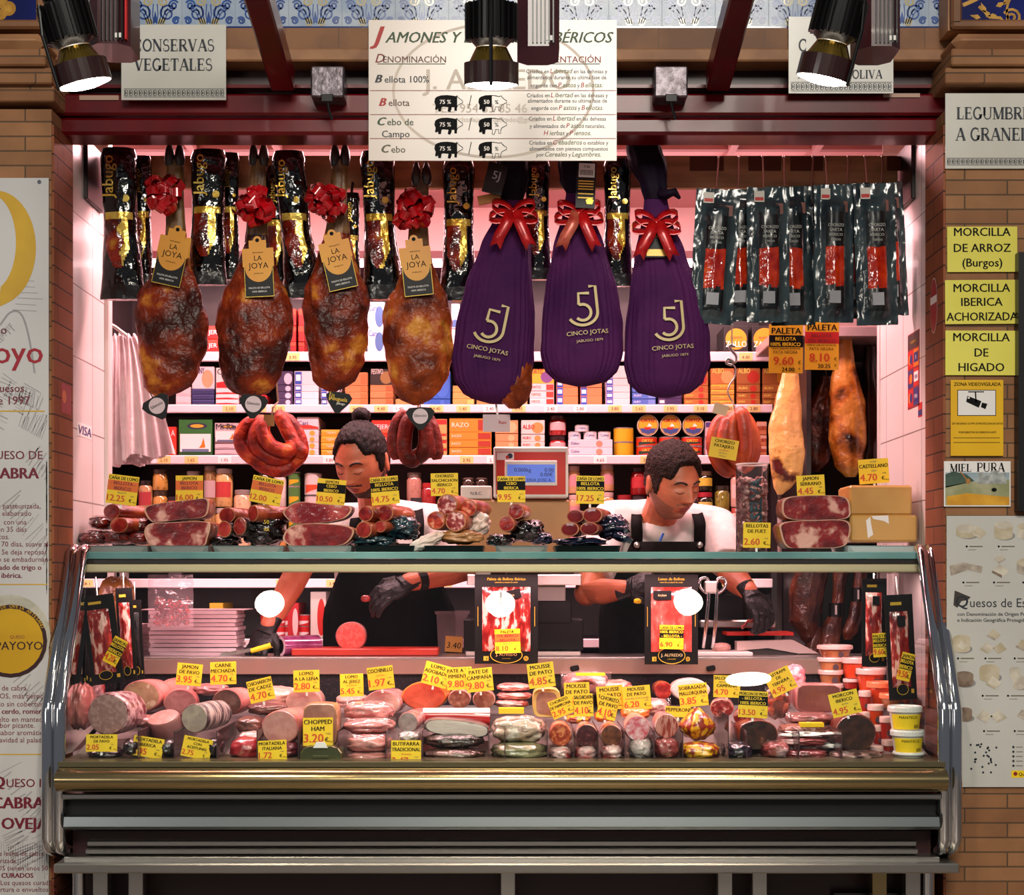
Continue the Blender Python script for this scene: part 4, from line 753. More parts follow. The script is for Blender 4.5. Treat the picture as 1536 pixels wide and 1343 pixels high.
# purple sacks
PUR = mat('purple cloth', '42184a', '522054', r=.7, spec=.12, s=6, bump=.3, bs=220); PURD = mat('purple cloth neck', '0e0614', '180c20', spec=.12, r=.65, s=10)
LOGO = mat('cream print', 'd8c088', r=.5); RIB = mat('red ribbon', 'c81418', 'a8080e', r=.3, s=40, st=(1, 1, 1), m=.15, coat=.3); RIBP = mat('pink gold ribbon', 'd87058', 'b83a30', r=.3, s=20, m=.2)
def sack(tab, lx, ly, rot, lab, seed, Y=.1, neck=None, tail=RIB, rb=None):
    o, rings = hang_body(tab, Y, 40, 200, .5, .05, 8, seed, .03, 34); t = thing('ham_sack', o, lab, 'sack', 'purple ham sacks'); k = K(Y)
    MB().add(loft(rings), PUR, smooth=True).build('cloth', t)
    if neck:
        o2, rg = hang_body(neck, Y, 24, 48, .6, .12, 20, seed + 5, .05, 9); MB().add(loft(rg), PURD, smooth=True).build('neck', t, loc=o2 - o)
    def onto(p):
        u = Vector((p[0], 0, p[2])); u = Matrix.Rotation(rot, 3, 'Y') @ u; X, Z = P(lx, 0, Y).x - o.x + u.x, P(0, ly, Y).z - o.z + u.z
        y = CY - (Z + o.z - EYE) / k; cx, hw = prof(tab, y)[:2]; hw *= k; q = (X + o.x - P(cx, 0, Y).x) / hw
        return (X, -hw * .5 * 1.06 * sqrt(max(.02, 1 - q * q)) - .004, Z)
    b = MB(); w_ = 4.2 * k; f5 = []
    def st(pts, ww=w_):
        p = [Vector(a) for a in pts]; n = len(p); L_, R_ = [], []
        for i in range(n):
            tt = (p[min(i + 1, n - 1)] - p[max(i - 1, 0)]).normalized(); q = Vector((-tt.y, tt.x)) * ww / 2; L_.append(p[i] + q); R_.append(p[i] - q)
        b.add(([onto((a.x, 0, a.y)) for a in L_ + R_], [(i, n + i, n + i + 1, i + 1) for i in range(n - 1)]), LOGO)
    st([(x * k, z * k) for x, z in ((8, 20), (-8, 21), (-9, 4))]); st([(x * k, z * k) for x, z in [(-9, 4)] + arc(-4, -8, 12, 12, 80, -140, 14)])
    st([(x * k, z * k) for x, z in [(8, 30), (18, 30), (18, -8)] + arc(-4, -8, 22, 19, 0, -155, 18)])
    b.text('CINCO JOTAS', 0, -41 * k, 6.6 * k, LOGO, maxw=62 * k, fn=onto, sq=1.25); b.text('JABUGO 1879', 2 * k, -52 * k, 4 * k, LOGO, maxw=40 * k, fn=onto, sq=1.25)
    b.build('printed_emblem', t)
    # ribbon
    if rb:
        rx, ry = rb; c = P(rx, ry, Y - .05); rt = thing('ribbon_bow', c, 'shiny red ribbon bow tied round the neck of the ' + lab.split(' purple')[0].split()[-1] + ' purple sack', 'bow', 'ribbon bows on the sacks')
        def strip(pts, ww, nm, m, dirv=(0, 1, 0), notch=False):
            pts = [Vector(p) * k for p in pts]; mb = MB(); n = len(pts); dv = Vector(dirv) * ww * k / 2
            v = []
            for i, p in enumerate(pts):
                tt = (pts[min(i + 1, n - 1)] - pts[max(i - 1, 0)]).normalized(); q = Vector((-tt.z, 0, tt.x)) * ww * k / 2 if nm == 'tail' else dv
                v += [tuple(p - q), tuple(p), tuple(p + q)]
            if notch: m_ = Vector(v[-2]) + (pts[-2] - pts[-1]).normalized() * ww * k * .45; v[-2] = tuple(m_)
            fs = []
            for i in range(n - 1):
                a = i * 3; fs += [(a, a + 1, a + 4, a + 3), (a + 1, a + 2, a + 5, a + 4)]
            mb.add((v, fs), m, smooth=True); o_ = mb.build(nm, rt); so = o_.modifiers.new('s', 'SOLIDIFY'); so.thickness = .0012
        for s_ in (-1, 1):
            for q, (ang, L_) in enumerate(((25, 35), (-12, 37))):
                a = radians(ang); pts = []
                for j in range(13):
                    b_ = 2 * pi * j / 12; d = L_ * (.5 - .5 * cos(b_)); e = 8 * sin(b_); pts.append((s_ * (d * cos(a) - e * sin(a)), -2 - q, d * sin(a) + e * cos(a)))
                strip(pts, 16, 'loop', RIB, (0, .7, .72))
            strip([(s_ * 3, -8, 2), (s_ * 10, -13, -18), (s_ * 20, -11, -38 - s_ * 3), (s_ * 27, -10, -54)], 17, 'tail', tail if s_ < 0 else RIB, notch=True)
        MB().add(ball_(9 * k, 9 * k, 8 * k), RIB, smooth=True).build('knot', rt)
sack([(300, 768, 17), (322, 766, 22), (370, 758, 38), (430, 748, 50), (490, 742, 58), (540, 738, 61), (570, 738, 57), (590, 739, 44), (600, 740, 30), (606, 741, 6)], 739, 492, .2, 'first purple cloth ham sack with cream emblem, its ham tip showing below', 1, neck=[(238, 768, 24), (270, 768, 26), (302, 768, 17)], rb=(770, 320))
sack([(290, 866, 17), (320, 866, 22), (370, 868, 38), (430, 871, 52), (490, 872, 60), (530, 872, 62), (555, 872, 56), (572, 872, 40), (580, 872, 8)], 876, 466, -.1, 'middle purple cloth ham sack with cream emblem and a ribbon with a pink tail', 2, neck=[(236, 862, 26), (270, 864, 26), (292, 866, 17)], rb=(868, 322), tail=RIBP)
sack([(300, 984, 17), (330, 985, 22), (380, 990, 38), (440, 997, 52), (500, 1000, 62), (545, 1000, 63), (575, 998, 54), (590, 997, 38), (597, 997, 8)], 1003, 488, -.08, 'third purple cloth ham sack with cream emblem and dark tied neck', 3, neck=[(200, 960, 8), (206, 964, 18), (222, 966, 26), (250, 972, 27), (280, 981, 20), (300, 984, 17)], rb=(984, 336))
o, rg = hang_body([(540, 768, 30), (580, 768, 30), (600, 770, 22), (613, 771, 8)], .1, 14, 24, .7, .08, 9, 3); MB().add(loft(rg), HAM2, smooth=True).build('ham_tip', loc=o, label='brown ham tip poking out below the first purple sack', cat='ham')
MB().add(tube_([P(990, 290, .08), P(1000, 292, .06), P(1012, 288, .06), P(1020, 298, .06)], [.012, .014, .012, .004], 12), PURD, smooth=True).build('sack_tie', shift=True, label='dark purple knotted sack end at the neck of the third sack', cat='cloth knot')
s = Sheet(863, 243, 892, 312, .03, BLKPL, .004); s.r(866, 245, 890, 266, WHITE); [s.r(868 + i * 2, 255, 869 + i * 2, 263, BLACK, -.0007) for i in range(10)]; s.t('7 85', 878, 252, 4, BLACK, y=-.0007)
for y in (271, 275, 279, 283, 290, 296): s.r(866, y, 889, y + 1.6, GOLD)
s.p([(878, 300), (884, 296), (890, 300), (888, 306), (880, 306)], GOLD); s.put('barcode_card', 'black hanging card with white barcode label above the middle purple sack', 'tag', rot=(0, .04, 0))
s = Sheet(722, 244, 752, 290, .03, BLKPL, .006); s.t('5J', 738, 268, 13, mat('grey print', '9a9aa0')); s.put('black_card', 'black card with pale emblem above the first purple sack', 'tag', rot=(0, .25, 0))
s = Sheet(718, 291, 752, 304, .06, mat('cardboard', 'a8642c', 'b87838', r=.6), .01); s.put('orange_card', 'orange card edge under the black card beside the first purple sack', 'tag', rot=(0, -.2, 0))
s = Sheet(968, 346, 1004, 386, .05, BLKPL, .003); s.r(970, 374, 1003, 384, mat('gold card', 'c89a44', r=.3, m=.3)); s.t('CINCO', 986, 356, 4, LOGO); s.put('black_card', 'black and gold card behind the ribbon of the third purple sack', 'tag')
# vacuum packs of sarta chorizo on rods
POUCH = mat('slate pouch', '1e2a30', '3a484c', r=.16, s=8, bump=.6, bs=13, coat=.45, cr=.14); CHO = mat('red chorizo in film', 'a01408', 'd83a10', 'e8783a', r=.14, s=30, th=(.35, .62), bump=.7, bs=24, coat=.9); LABK = mat('dark pouch label', '0e1214', r=.3, coat=.4)
def pouch(px, y0, y1, w_, lab, seed, Y, lean=0):
    k = K(Y); o = P(px, y1, Y); t = thing('chorizo_pack', o, lab, 'sausage pack', 'vacuum packs of chorizo on rods'); t.rotation_euler = (0, lean, R.uniform(-.1, .1)); W, H = w_ * k, (y1 - y0) * k
    def f(u, v, s_):
        x = (u - .5) * W * (1 + .05 * nz(seed, v * 4, u * 3)); z = v * H + .004 * nz(u * 5, seed, v * 2)
        core = exp(-((u - .5) / .26) ** 4) * (1 if .1 < v < .84 else max(0, 1 - abs(v - (.1 if v < .5 else .84)) / .07))
        d = .004 + core * .02 + .004 * nz(u * 9 + seed, v * 14, 1) * (1 - core * .5) + (.002 * cos(u * 26) if .2 < v < .55 else 0) * core
        return (x, s_ * d + (0 if s_ < 0 else -.0), z)
    def pick(c):
        u, v = c.x / W + .5, c.z / H
        if abs(u - .5) < .22 and .26 + .01 * nz(u * 9, seed, 0) < v < .54: return CHO
        if abs(u - .5) < .23 and .1 < v < .26 or abs(u - .5) < .23 and .54 < v < .8: return LABK
    g1 = grid_(lambda u, v: f(u, v, -1), 26, 44); g2 = grid_(lambda u, v: f(1 - u, v, .35), 10, 20)
    b = MB(); b.add(g1, POUCH, smooth=True, pick=pick).add(g2, POUCH, smooth=True); y = -.027
    for q, (tx, h) in enumerate((('CHORIZO', .032), ('SARTA', .032), ('IBERICO', .028), ('CERDO', .022))): b.text(tx, 0, H * (.685 - q * .034), H * h * .72, mat('pale print', 'a8a8a0'), y, maxw=W * .4)
    b.rect(-W * .16, W * .12, H * .13, H * .22, mat('grey print', '9a9aa0'), y - .001); b.rect(-W * .1, W * .1, H * .78, H * .84, WHITE, y + .004)
    b.rect(-W * .34, -W * .1, H * .89, H * .97, mat('pale price label', 'c8c2b6'), -.009); b.rect(-W * .32, -W * .12, H * .9, H * .925, RED, -.0095); b.rect(W * .12, W * .34, H * .8, H * .88, mat('rust print', '6a2c1a'), -.0095); b.build('pouch', t)
    r_ = P(px, 233, .222) - o; MB().add(tube_([Vector((0, .02, H * .97)), Vector((0, .004, H * .985)), Vector((0, .06, H * 1.0)), Vector((r_.x * .6, .104 - (Y - .12), r_.z - .02)), Vector((r_.x * .6, .11 - (Y - .12), r_.z))], .0028, 8), STEEL, smooth=True).build('rod', t)
for i, (px, y0, y1, w_, Y, ln) in enumerate(((1066, 284, 486, 66, .08, .06), (1112, 284, 482, 62, .135, -.02), (1152, 282, 484, 64, .08, 0), (1190, 280, 488, 66, .13, -.03), (1222, 280, 480, 58, .175, 0), (1250, 278, 484, 60, .085, .0), (1282, 276, 478, 58, .14, -.03), (1316, 276, 488, 62, .08, -.03), (1340, 274, 474, 46, .16, -.05))):
    pouch(px, y0, y1, w_, '%s slate vacuum pack of red chorizo on a rod, counting from the purple sacks' % ('first', 'second', 'third', 'fourth', 'fifth', 'sixth', 'seventh', 'eighth', 'ninth')[i], i * 3 + 1, Y, ln)
# chorizo rings and bunches
CHR = mat('chorizo skin', '6a0e06', 'a82a10', 'd05a28', r=.48, s=22, th=(.38, .56), bump=.6, bs=70, coat=.08, cr=.3, spec=.3); CHD = mat('dark chorizo skin', '4a0e08', '7a1e10', r=.48, s=22, bump=.6, bs=60, coat=.06, cr=.3, spec=.3); CHO2 = mat('orange chorizo skin', '9a3010', 'c0501c', r=.45, s=10, bump=.3, bs=50, coat=.1, cr=.3)
def bunch(lab, o, tubes, m, r, cord, name='chorizo_bunch'):
    Y = o[2]; c = P(*o); k = K(Y); t = thing(name, c, lab, 'sausages')
    for pts in tubes:
        q = curve_([(P(a, b_, Y) - c) + Vector((0, -d * k, 0)) for a, b_, d in pts], 22); n = len(q)
        MB().add(tube_(q, [r * k * (.55 + .45 * min(1, min(i, n - 1 - i) / 2.2)) * (1 + .06 * nz(i * .4, a, 0)) for i in range(n)], 16), m, smooth=True).build('sausage', t)
    MB().add(tube_([P(a, b_, Y) - c + Vector((0, -d * k, 0)) for a, b_, d in cord], .003, 8), mat('hemp cord', '6a5a40')).build('cord', t); return t
t = bunch('ring of six bright red curved chorizos hung over the rear shelf', (408, 640, .5), [[(398, 628, 0), (370, 640, 4), (362, 665, 6), (380, 688, 8), (410, 694, 4)], [(402, 630, 8), (386, 650, 14), (390, 676, 16), (420, 690, 12), (440, 676, 6)], [(400, 628, 16), (398, 650, 24), (412, 672, 26), (438, 678, 20), (440, 655, 10)], [(418, 618, 6), (432, 645, 12), (446, 670, 14), (460, 684, 12)], [(376, 670, -4), (388, 695, 2), (420, 706, 4), (444, 696, 2)], [(424, 622, 0), (446, 650, 2), (452, 680, 2), (430, 704, 0)]], CHR, 11, [(408, 634, 8), (410, 612, 4), (408, 596, -60), (398, 470, -60), (398, 330, 30), (398, 250, 117)])
MB().box(-.016, .016, -.06, -.057, -.005, .03, mat('kraft tag', 'a8844a', r=.6)).build('paper_tag', t)
bunch('bunch of five dark straight chorizos behind the pale-disc pendant, above the scale', (624, 640, .4), [[(614, 622, 4), (600, 632, 6), (592, 660, 6), (596, 690, 4)], [(620, 622, 14), (610, 645, 18), (608, 680, 18), (620, 692, 14), (632, 676, 10)], [(630, 622, 14), (640, 650, 18), (636, 680, 18), (622, 690, 4)], [(638, 624, 4), (650, 650, 6), (656, 690, 4)], [(640, 626, 0), (644, 660, 10), (646, 688, 10)]], CHD, 11.5, [(624, 636, 6), (627, 615, 0), (628, 560, -40), (628, 470, -50), (628, 250, 70)])
t = bunch('bunch of orange patatero chorizos hung from a steel hook chain', (1098, 640, .5), [[(1094, 624, 4), (1076, 640, 8), (1070, 670, 8), (1082, 700, 8), (1102, 710, 4)], [(1100, 620, 14), (1094, 650, 18), (1100, 688, 16), (1116, 700, 8)], [(1106, 614, 16), (1112, 640, 22), (1114, 680, 20), (1104, 704, 12)], [(1108, 620, 4), (1124, 645, 8), (1128, 680, 6), (1112, 708, 4)], [(1092, 628, 14), (1084, 655, 18), (1084, 690, 14)]], CHO2, 12, [(1100, 628, 16), (1100, 610, 8), (1099, 603, 0)])
s = Sheet(1068, 606, 1090, 622, .46, mat('pale card', 'c8b890')); s.put('pale_tag', 'small pale printed tag at the top of the orange chorizo bunch', 'tag', rot=(0, .25, 0))
ct = thing('hook_chain', P(1098, 602, .5), 'thin steel hook chain holding the orange chorizo bunch', 'hook')
hk = [(1098, 602), (1092, 590), (1094, 578), (1102, 566), (1103, 553), (1098, 546)]; MB().add(tube_(curve_([P(a, b_, .5) - ct.location for a, b_ in hk], 24), .0025, 8), STEEL, smooth=True).build('lower_hook', ct)
hk = [(1098, 548), (1090, 545), (1092, 538), (1102, 544), (1104, 534), (1096, 524), (1095, 518), (1103, 520)]; MB().add(tube_(curve_([P(a, b_, .5) - ct.location for a, b_ in hk], 30), .0045, 8), STEEL, smooth=True).build('upper_hook', ct)
MB().add(tube_([P(1098, 522, .5) - ct.location, P(1098, 480, .48) - ct.location, P(1098, 300, .26) - ct.location], .002, 8), STEEL, smooth=True).build('wire', ct)
# white carrier bags on the wall hook
BAGM = mat('white carrier film', 'ece0e0', 'e0d0d2', r=.35, s=12, bump=.6, bs=26); bt = thing('carrier_bags', P(205, 700, .62), 'hanging sheaf of white carrier bags on a hook beside the tiles', 'carrier bags')
for i, (tx, bx, bw, by, Y) in enumerate(((172, 192, 26, 698, .66), (180, 205, 30, 694, .63), (186, 216, 34, 688, .6), (196, 228, 36, 684, .57))):
    def g(u, v, tx=tx, bx=bx, bw=bw, by=by, Y=Y, i=i):
        cx = tx + (bx - tx) * v ** .8; w_ = 7 + (bw - 7) * v ** .7; y = 503 + (by - 503) * v + 3 * sin(u * 9 + i); p = P(cx + (u - .5) * 2 * w_, y, Y)
        return p - bt.location + Vector((0, .012 * sin(u * 22 + i * 2 + v * 3) * (.4 + v), 0))
    o_ = MB().add(grid_(g, 36, 24), BAGM, smooth=True).build('carrier_bag', bt)
MB().add(tube_([P(150, 478, .5) - bt.location, P(172, 490, .6) - bt.location, P(196, 508, .58) - bt.location], .006, 8), STEEL, smooth=True).build('hook', bt)
# ---------------------------------------------------------------- wall shelves
SX0, SX1 = -1.46, .955; YF = 1.28; k_ = K(YF)
sz = lambda py: EYE + (CY - py) * k_
SHM = mat('dark shelf back', '2a1e20', r=.5); SHW = mat('shelf white', 'd8c4c6', r=.35); RAIL = mat('price rail', 'dcc8cc', r=.3)
un = thing('wall_shelf', (0, 1.45, .3), 'wall shelving with white price rails holding tins, boxes and jars behind the counter', 'shelf')
U = lambda mb, n, par=None: setattr(mb.build(n, par or un), 'location', (0, -1.45, -.3) if not par else (0, 0, 0))
U(MB().box(SX0, SX1, 1.585, 1.61, .3, sz(392), SHM), 'back_panel')
for x in (SX0, SX1 - .02): U(MB().box(x, x + .02, 1.3, 1.6, .3, sz(385), SHM), 'side_panel')
U(MB().box(SX0, SX1, 1.24, 1.61, sz(391), sz(380), mat('maroon valance', '5a2228', r=.4)), 'canopy')
U(MB().add(tube_([(SX0 + .08, 1.28, sz(396)), (SX1 - .05, 1.28, sz(396))], .012, 10), mat('shelf tube glow', 'ffd8da', emi=7)), 'light_tube')
tags = random.Random(5); SHELF = {}
for nm, yt, yb in (('A', 528, 543), ('B', 607, 620), ('C', 683, 697), ('D', 868, 882), ('E', 958, 972), ('F', 1040, 1052)):
    z1, z0 = sz(yt), sz(yb); SHELF[nm] = z1
    o = MB().box(SX0 + .02, SX1 - .02, YF, 1.585, z1 - .012, z1, SHM).build('shelf', un); o.location = (0, -1.45, -.3)
    r_ = MB().box(SX0 + .02, SX1 - .02, YF - .012, YF, z0, z1 - .001, RAIL, .003).build('price_rail', o)
    if nm in 'ABCD':
        for px in {'A': (440, 1118), 'B': (345, 390, 418, 535, 572, 600, 655, 695, 735, 778, 826, 870, 922, 958, 1005, 1050, 1092, 1130), 'C': (247, 288, 338, 495, 560, 700, 740, 900, 970, 1030), 'D': (425, 500, 668, 1090, 1120)}[nm]:
            x = (px - CX) * k_; b = MB(); w_ = .024
            b.rect(x - w_, x + w_, z0 + .003, z1 - .004, mat('rail tag', 'd8c078', r=.5) if tags.random() < .75 or nm in 'D' else WHITE, YF - .0126)
            b.text('%d.%02d' % (tags.randint(1, 4), tags.choice((10, 40, 65, 80, 95))), x, z0 + .009, .012, BURG, YF - .0132, maxw=.034); b.build('price_tag', r_)
def tin_box(x0, x1, z0, z1, Y0, dp, c, acc, txt, tc, lab, grp, style=0, seed=0):
    """a carton lying or standing on the shelf; acc: accent colour; style: how its face is printed"""
    w_ = x1 - x0; h = z1 - z0; b = MB(); rr = random.Random(seed); m = col(c, .4); a = col(acc, .4); b.add(box_(w_, dp, h, .0015), m, T(0, dp / 2, h / 2)); y = -.0006
    if style == 0: b.rect(w_ * .18, w_ * .48, h * .12, h * .88, a, y)
    elif style == 1: b.rect(-w_ * .48, -w_ * .2, h * .05, h * .95, a, y); b.rect(-w_ * .44, -w_ * .24, h * .3, h * .75, WHITE, y - .0003)
    elif style == 2: b.poly([(-w_ * .48, h * .05), (w_ * .48, h * .05), (w_ * .48, h * .2), (0, h * .38), (-w_ * .48, h * .3)], a, y)
    elif style == 3: b.disc(w_ * .2, h * .45, min(w_ * .26, h * .42), a, y, h * .4)
    elif style == 4: b.rect(-w_ * .48, w_ * .48, h * .62, h * .95, a, y)
    elif style == 5:
        b.rect(-w_ * .49, w_ * .49, h * .0, h * .3, a, y); b.disc(w_ * .05, h * .82, w_ * .3, NAVY, y - .0002, h * .09); b.disc(w_ * .05, h * .82, w_ * .2, GOLD, y - .0004, h * .05); b.rect(-w_ * .46, w_ * .46, h * .1, h * .6, WHITE, y - .0003); b.poly([(w_ * .1, h * .2), (w_ * .3, h * .22), (w_ * .24, h * .5), (w_ * .18, h * .3)], OR_, y - .0006); b.rect(-w_ * .4, w_ * .4, h * .1, h * .18, mat('sea print', '5a6a8a'), y - .0005)
    elif style == 6: b.disc(w_ * .0, h * .5, w_ * .44, a, y); b.text('BLANCO', 0, h * .52, h * .08, BURG, y - .0006, maxw=w_ * .5)
    if txt: b.text(txt, -w_ * .44 if style in (0, 3, 2, 5) else w_ * .02 if style == 1 else 0, h * (.68 if h > .05 else .36) if style != 6 else h * .2, min(h * .34, .022), col(tc, .4), y - .0009, 'l' if style in (0, 3, 2, 5, 1) else 'c', maxw=w_ * (.5 if style in (0, 3, 1) else .86))
    return b.build('food_carton', loc=((x0 + x1) / 2, Y0, z0), label=lab, cat='carton', group=grp)
def stack(sh, px0, px1, tops, c, acc, txt, tc, what, where, style=0, face=None, Y0=YF + .01, dp=.2):
    """tops: photo rows of the box edges from bottom to top"""
    zb = SHELF[sh]; x0, x1 = (px0 - CX) * k_, (px1 - CX) * k_; n = len(tops); nn = ('lowest', 'second', 'third', 'fourth', 'fifth')
    base = {'A': 528, 'B': 607, 'C': 683, 'D': 868, 'E': 958}[sh]; z = zb
    for i, py in enumerate(tops):
        z1 = zb + (base - py) * k_; f = face if face and i == n - 1 else None
        lab = '%s, %s %s' % (what, ('topmost of its stack' if i == n - 1 and n > 1 else (nn[i] + ' of its stack') if n > 1 else 'alone'), where)
        tin_box(x0 + .002, x1 - .002, z + .0003, z1, Y0 + R.uniform(0, .006), dp, *(f[:4] if f else (c, acc, txt, tc)), lab, 'cartons on the wall shelves', f[4] if f else style, i); z = z1
RZ = 'c87428'
# top shelf
stack('A', 308, 328, [508, 488], 'b8201c', 'c84030', 'JER', 'f0e0e0', 'red carton', 'between the first and second bare hams', 4)
stack('A', 434, 444, [512, 488, 462], '9a1410', 'c83a20', '', 'ffffff', 'narrow red carton', 'between the second and third bare hams', 4); stack('A', 446, 456, [512, 488, 462], '9a1410', 'c83a20', '', 'ffffff', 'second narrow red carton', 'between the second and third bare hams', 4)
stack('A', 550, 577, [492, 452], 'c8c8d0', '3a5a8a', 'Cari', '2a4a8a', 'pale blue-printed carton', 'between the third and fourth bare hams', 3)
stack('A', 676, 690, [492, 455], 'd0c8cc', '3a5a8a', '', 'ffffff', 'pale carton', 'between the fourth bare ham and the first purple sack', 2)
for a, b_, n in ((1086, 1124, 'beside the hook chain'), (1128, 1168, 'behind the black-banded price card')): stack('A', a, b_, [488], '1a1616', 'd8901c', 'ZALLO', 'f0e8d8', 'black carton with a yellow disc', n, 6)
# second shelf
stack('B', 262, 286, [594, 580], 'd0b8bc', 'c8a8ac', '', 'ffffff', 'pale carton', 'behind the pendant of the first bare ham', 2)
stack('B', 286, 321, [598, 590, 583], '2a2c58', '3a3c70', 'BINNY', 'd8d0d8', 'navy carton', 'below the first bare ham', 4, face=('d8ccd0', 'b89a74', 'BINNY', '2a2c58', 3)) if 0 else stack('B', 286, 321, [599, 591, 583, 549], '2a2c58', '3a3c70', '', 'd8d0d8', 'navy and white carton', 'left of the red-waved stack', 4, face=('d8ccd0', 'b89a74', 'BINNY', '2a2c58', 3))
stack('B', 322, 358, [599, 591, 583, 551], 'd4c8c8', 'b01c20', '', '1a1a1a', 'red-waved white carton', 'under the second bare ham', 2, face=('d8d0cc', 'b01c20', 'CUCA', '1a2a2a', 2))
stack('B', 360, 400, [600, 592], 'b8181c', 'd8ccd0', '', 'ffffff', 'white and red carton', 'behind the pendant of the second bare ham', 2)
stack('B', 414, 439, [598, 587, 577, 556], '3a2c50', 'c8b8c8', '', 'ffffff', 'dark violet carton', 'between the second and third bare hams', 3)
stack('B', 440, 478, [598, 587, 577, 556], 'd8ccd0', '2a48a8', '', 'ffffff', 'blue-banded white carton', 'between the second and third bare hams', 1)
stack('B', 480, 512, [598, 587, 577], 'd0c4cc', '2a48a8', '', 'ffffff', 'blue-banded white carton', 'under the third bare ham', 1)
stack('B', 516, 552, [598, 588, 578, 558], 'b87848', 'a86838', '', 'ffffff', 'tan carton', 'beside the gold-lettered pendant', 0)
stack('B', 554, 590, [597, 587, 577, 553], 'b8784a', 'a05c30', '', 'ffffff', 'tan carton', 'beside the pale bare ham', 0, face=('2a201c', '8a6a3a', 'FESTIVO', 'c8c0b8', 3))
stack('B', 592, 632, [598], 'c08850', 'b07038', '', 'ffffff', 'tan carton', 'behind the pale bare ham')
stack('B', 634, 676, [598, 556], '2a58b0', '3a68c0', '', 'ffffff', 'bright blue carton', 'by the first purple sack', 3)
stack('B', 678, 712, [598, 588, 578], 'c89450', 'e0b060', '', 'ffffff', 'amber carton', 'behind the first purple sack', 0); stack('B', 714, 746, [598, 588], 'b88048', 'c89860', '', 'ffffff', 'brown carton', 'behind the first purple sack', 0)
stack('B', 768, 792, [598, 586, 574], 'd0a878', 'c89860', '', 'ffffff', 'beige carton', 'behind the ham tip of the first purple sack', 0)
stack('B', 794, 832, [597, 586, 575, 553], 'd8c8c8', 'c83a2c', 'ORTIZ', 'b84a14', 'red and white carton', 'between the first and second purple sacks', 0, face=('d8b030', '7a4a8a', 'ORTIZ', 'a03818', 3))
stack('B', 834, 868, [594, 581, 570], 'c87a4c', '2a4ab0', '', 'ffffff', 'orange carton with blue end', 'under the middle purple sack', 1); stack('B', 870, 904, [594, 581, 570], 'c87a4c', '2a4ab0', '', 'ffffff', 'second orange carton with blue end', 'under the middle purple sack', 1)
stack('B', 908, 946, [598, 588, 578, 567, 548], 'd4c4c4', '3a4ab0', '', 'ffffff', 'white carton with violet-blue end', 'between the middle and third purple sacks', 1)
stack('B', 948, 985, [598, 588, 578], '4a68b8', '6a84c8', 'ALBO', 'd8d8e8', 'sky blue carton', 'under the third purple sack', 0); stack('B', 987, 1024, [598, 588], '3a2450', '5a4470', '', 'ffffff', 'plum carton', 'under the third purple sack', 1)
stack('B', 1026, 1064, [598, 588, 578, 556], 'a86830', 'b03020', 'ALBO', 'e8c850', 'brown carton with red beans', 'beside the third purple sack', 3)
stack('B', 1066, 1103, [600, 592, 584, 576, 552], 'c88a3c', 'e0b040', 'ALBO', 'e8d060', 'gold and tan carton', 'behind the hook chain', 4, face=('b87038', 'd8a060', 'ALBO', 'e8d060', 3))
stack('B', 1105, 1142, [598, 588, 576, 552], 'a0602c', 'b02c18', 'ALBO', 'e8d060', 'brown carton with red picture', 'beside the hook chain', 3); stack('B', 1144, 1178, [598, 588, 576, 552], 'a0602c', 'c08020', 'ALBO', 'e8d060', 'brown carton', 'under the black-banded price card', 0)
# third shelf
stack('C', 240, 264, [640], 'c83424', 'e07848', 'RO A', 'e8d8d8', 'red carton', 'beside the carrier bags', 2); stack('C', 266, 318, [629], '2a6a2c', '1c4c1e', '', 'ffffff', 'green and white carton with a boat picture', 'below the first bare ham', 5)
stack('C', 320, 358, [674, 665, 634], 'c8b8bc', '9a8a90', '', 'ffffff', 'silver tin carton', 'beside the green boat carton', 2, face=('b8aeb0', '6a5a5a', 'Mi Ria', '3a2a2a', 5))
stack('C', 444, 478, [673, 663, 654, 644, 625], 'd4c8cc', 'c89a3a', '', 'ffffff', 'white carton with coloured dots', 'beside the ring of chorizo', 3, face=('d4c4c8', 'c83424', 'Cari', '2a4a8a', 2))
stack('C', 480, 512, [674, 664, 654, 644], 'd89424', 'e8ac40', 'TEJERO', 'f0e0c0', 'yellow-orange carton', 'behind the bun-haired shopman', 4)
stack('C', 488, 508, [625], '8a1414', '6a0c0c', '', 'ffffff', 'dark red carton', 'on top of the yellow-orange cartons', 4, Y0=YF + .1) if 0 else None
stack('C', 556, 600, [668, 650, 630], 'c83020', 'd85a3c', 'TEJERO', 'f0e0e0', 'red carton', 'behind the head of the bun-haired shopman', 2); stack('C', 646, 671, [672, 660, 650, 628], 'd0a060', 'c02c28', '', 'ffffff', 'red and beige carton', 'beside the straight chorizo bunch', 4)
stack('C', 673, 738, [671, 660, 648, 627], 'd0882c', 'a03828', 'RAZO', 'f0e4c8', 'wide orange carton', 'above the little printer', 0)
stack('C', 742, 778, [672, 662, 650, 630], 'c89060', 'd8b080', '', 'e8c850', 'beige carton', 'above the scale display', 3); stack('C', 781, 818, [672, 662, 651, 630], 'd8ccc4', 'd09050', 'ALBO', 'b02c24', 'white and peach carton', 'above the scale display', 3)
stack('C', 852, 920, [671, 659], 'd4ccd4', 'd08a70', 'Calvo', '2a4a8a', 'long white carton with a peach disc', 'under the little white tins', 3)
stack('C', 1058, 1080, [668, 655, 632], 'c8b0b4', '4a3a78', '', 'ffffff', 'pale carton with violet print', 'behind the orange chorizo bunch', 4); stack('C', 1135, 1152, [668, 652, 632], 'c87a50', 'd8a890', 'ALBO', 'a02c20', 'narrow peach carton', 'beside the yellow hanging ham', 4)
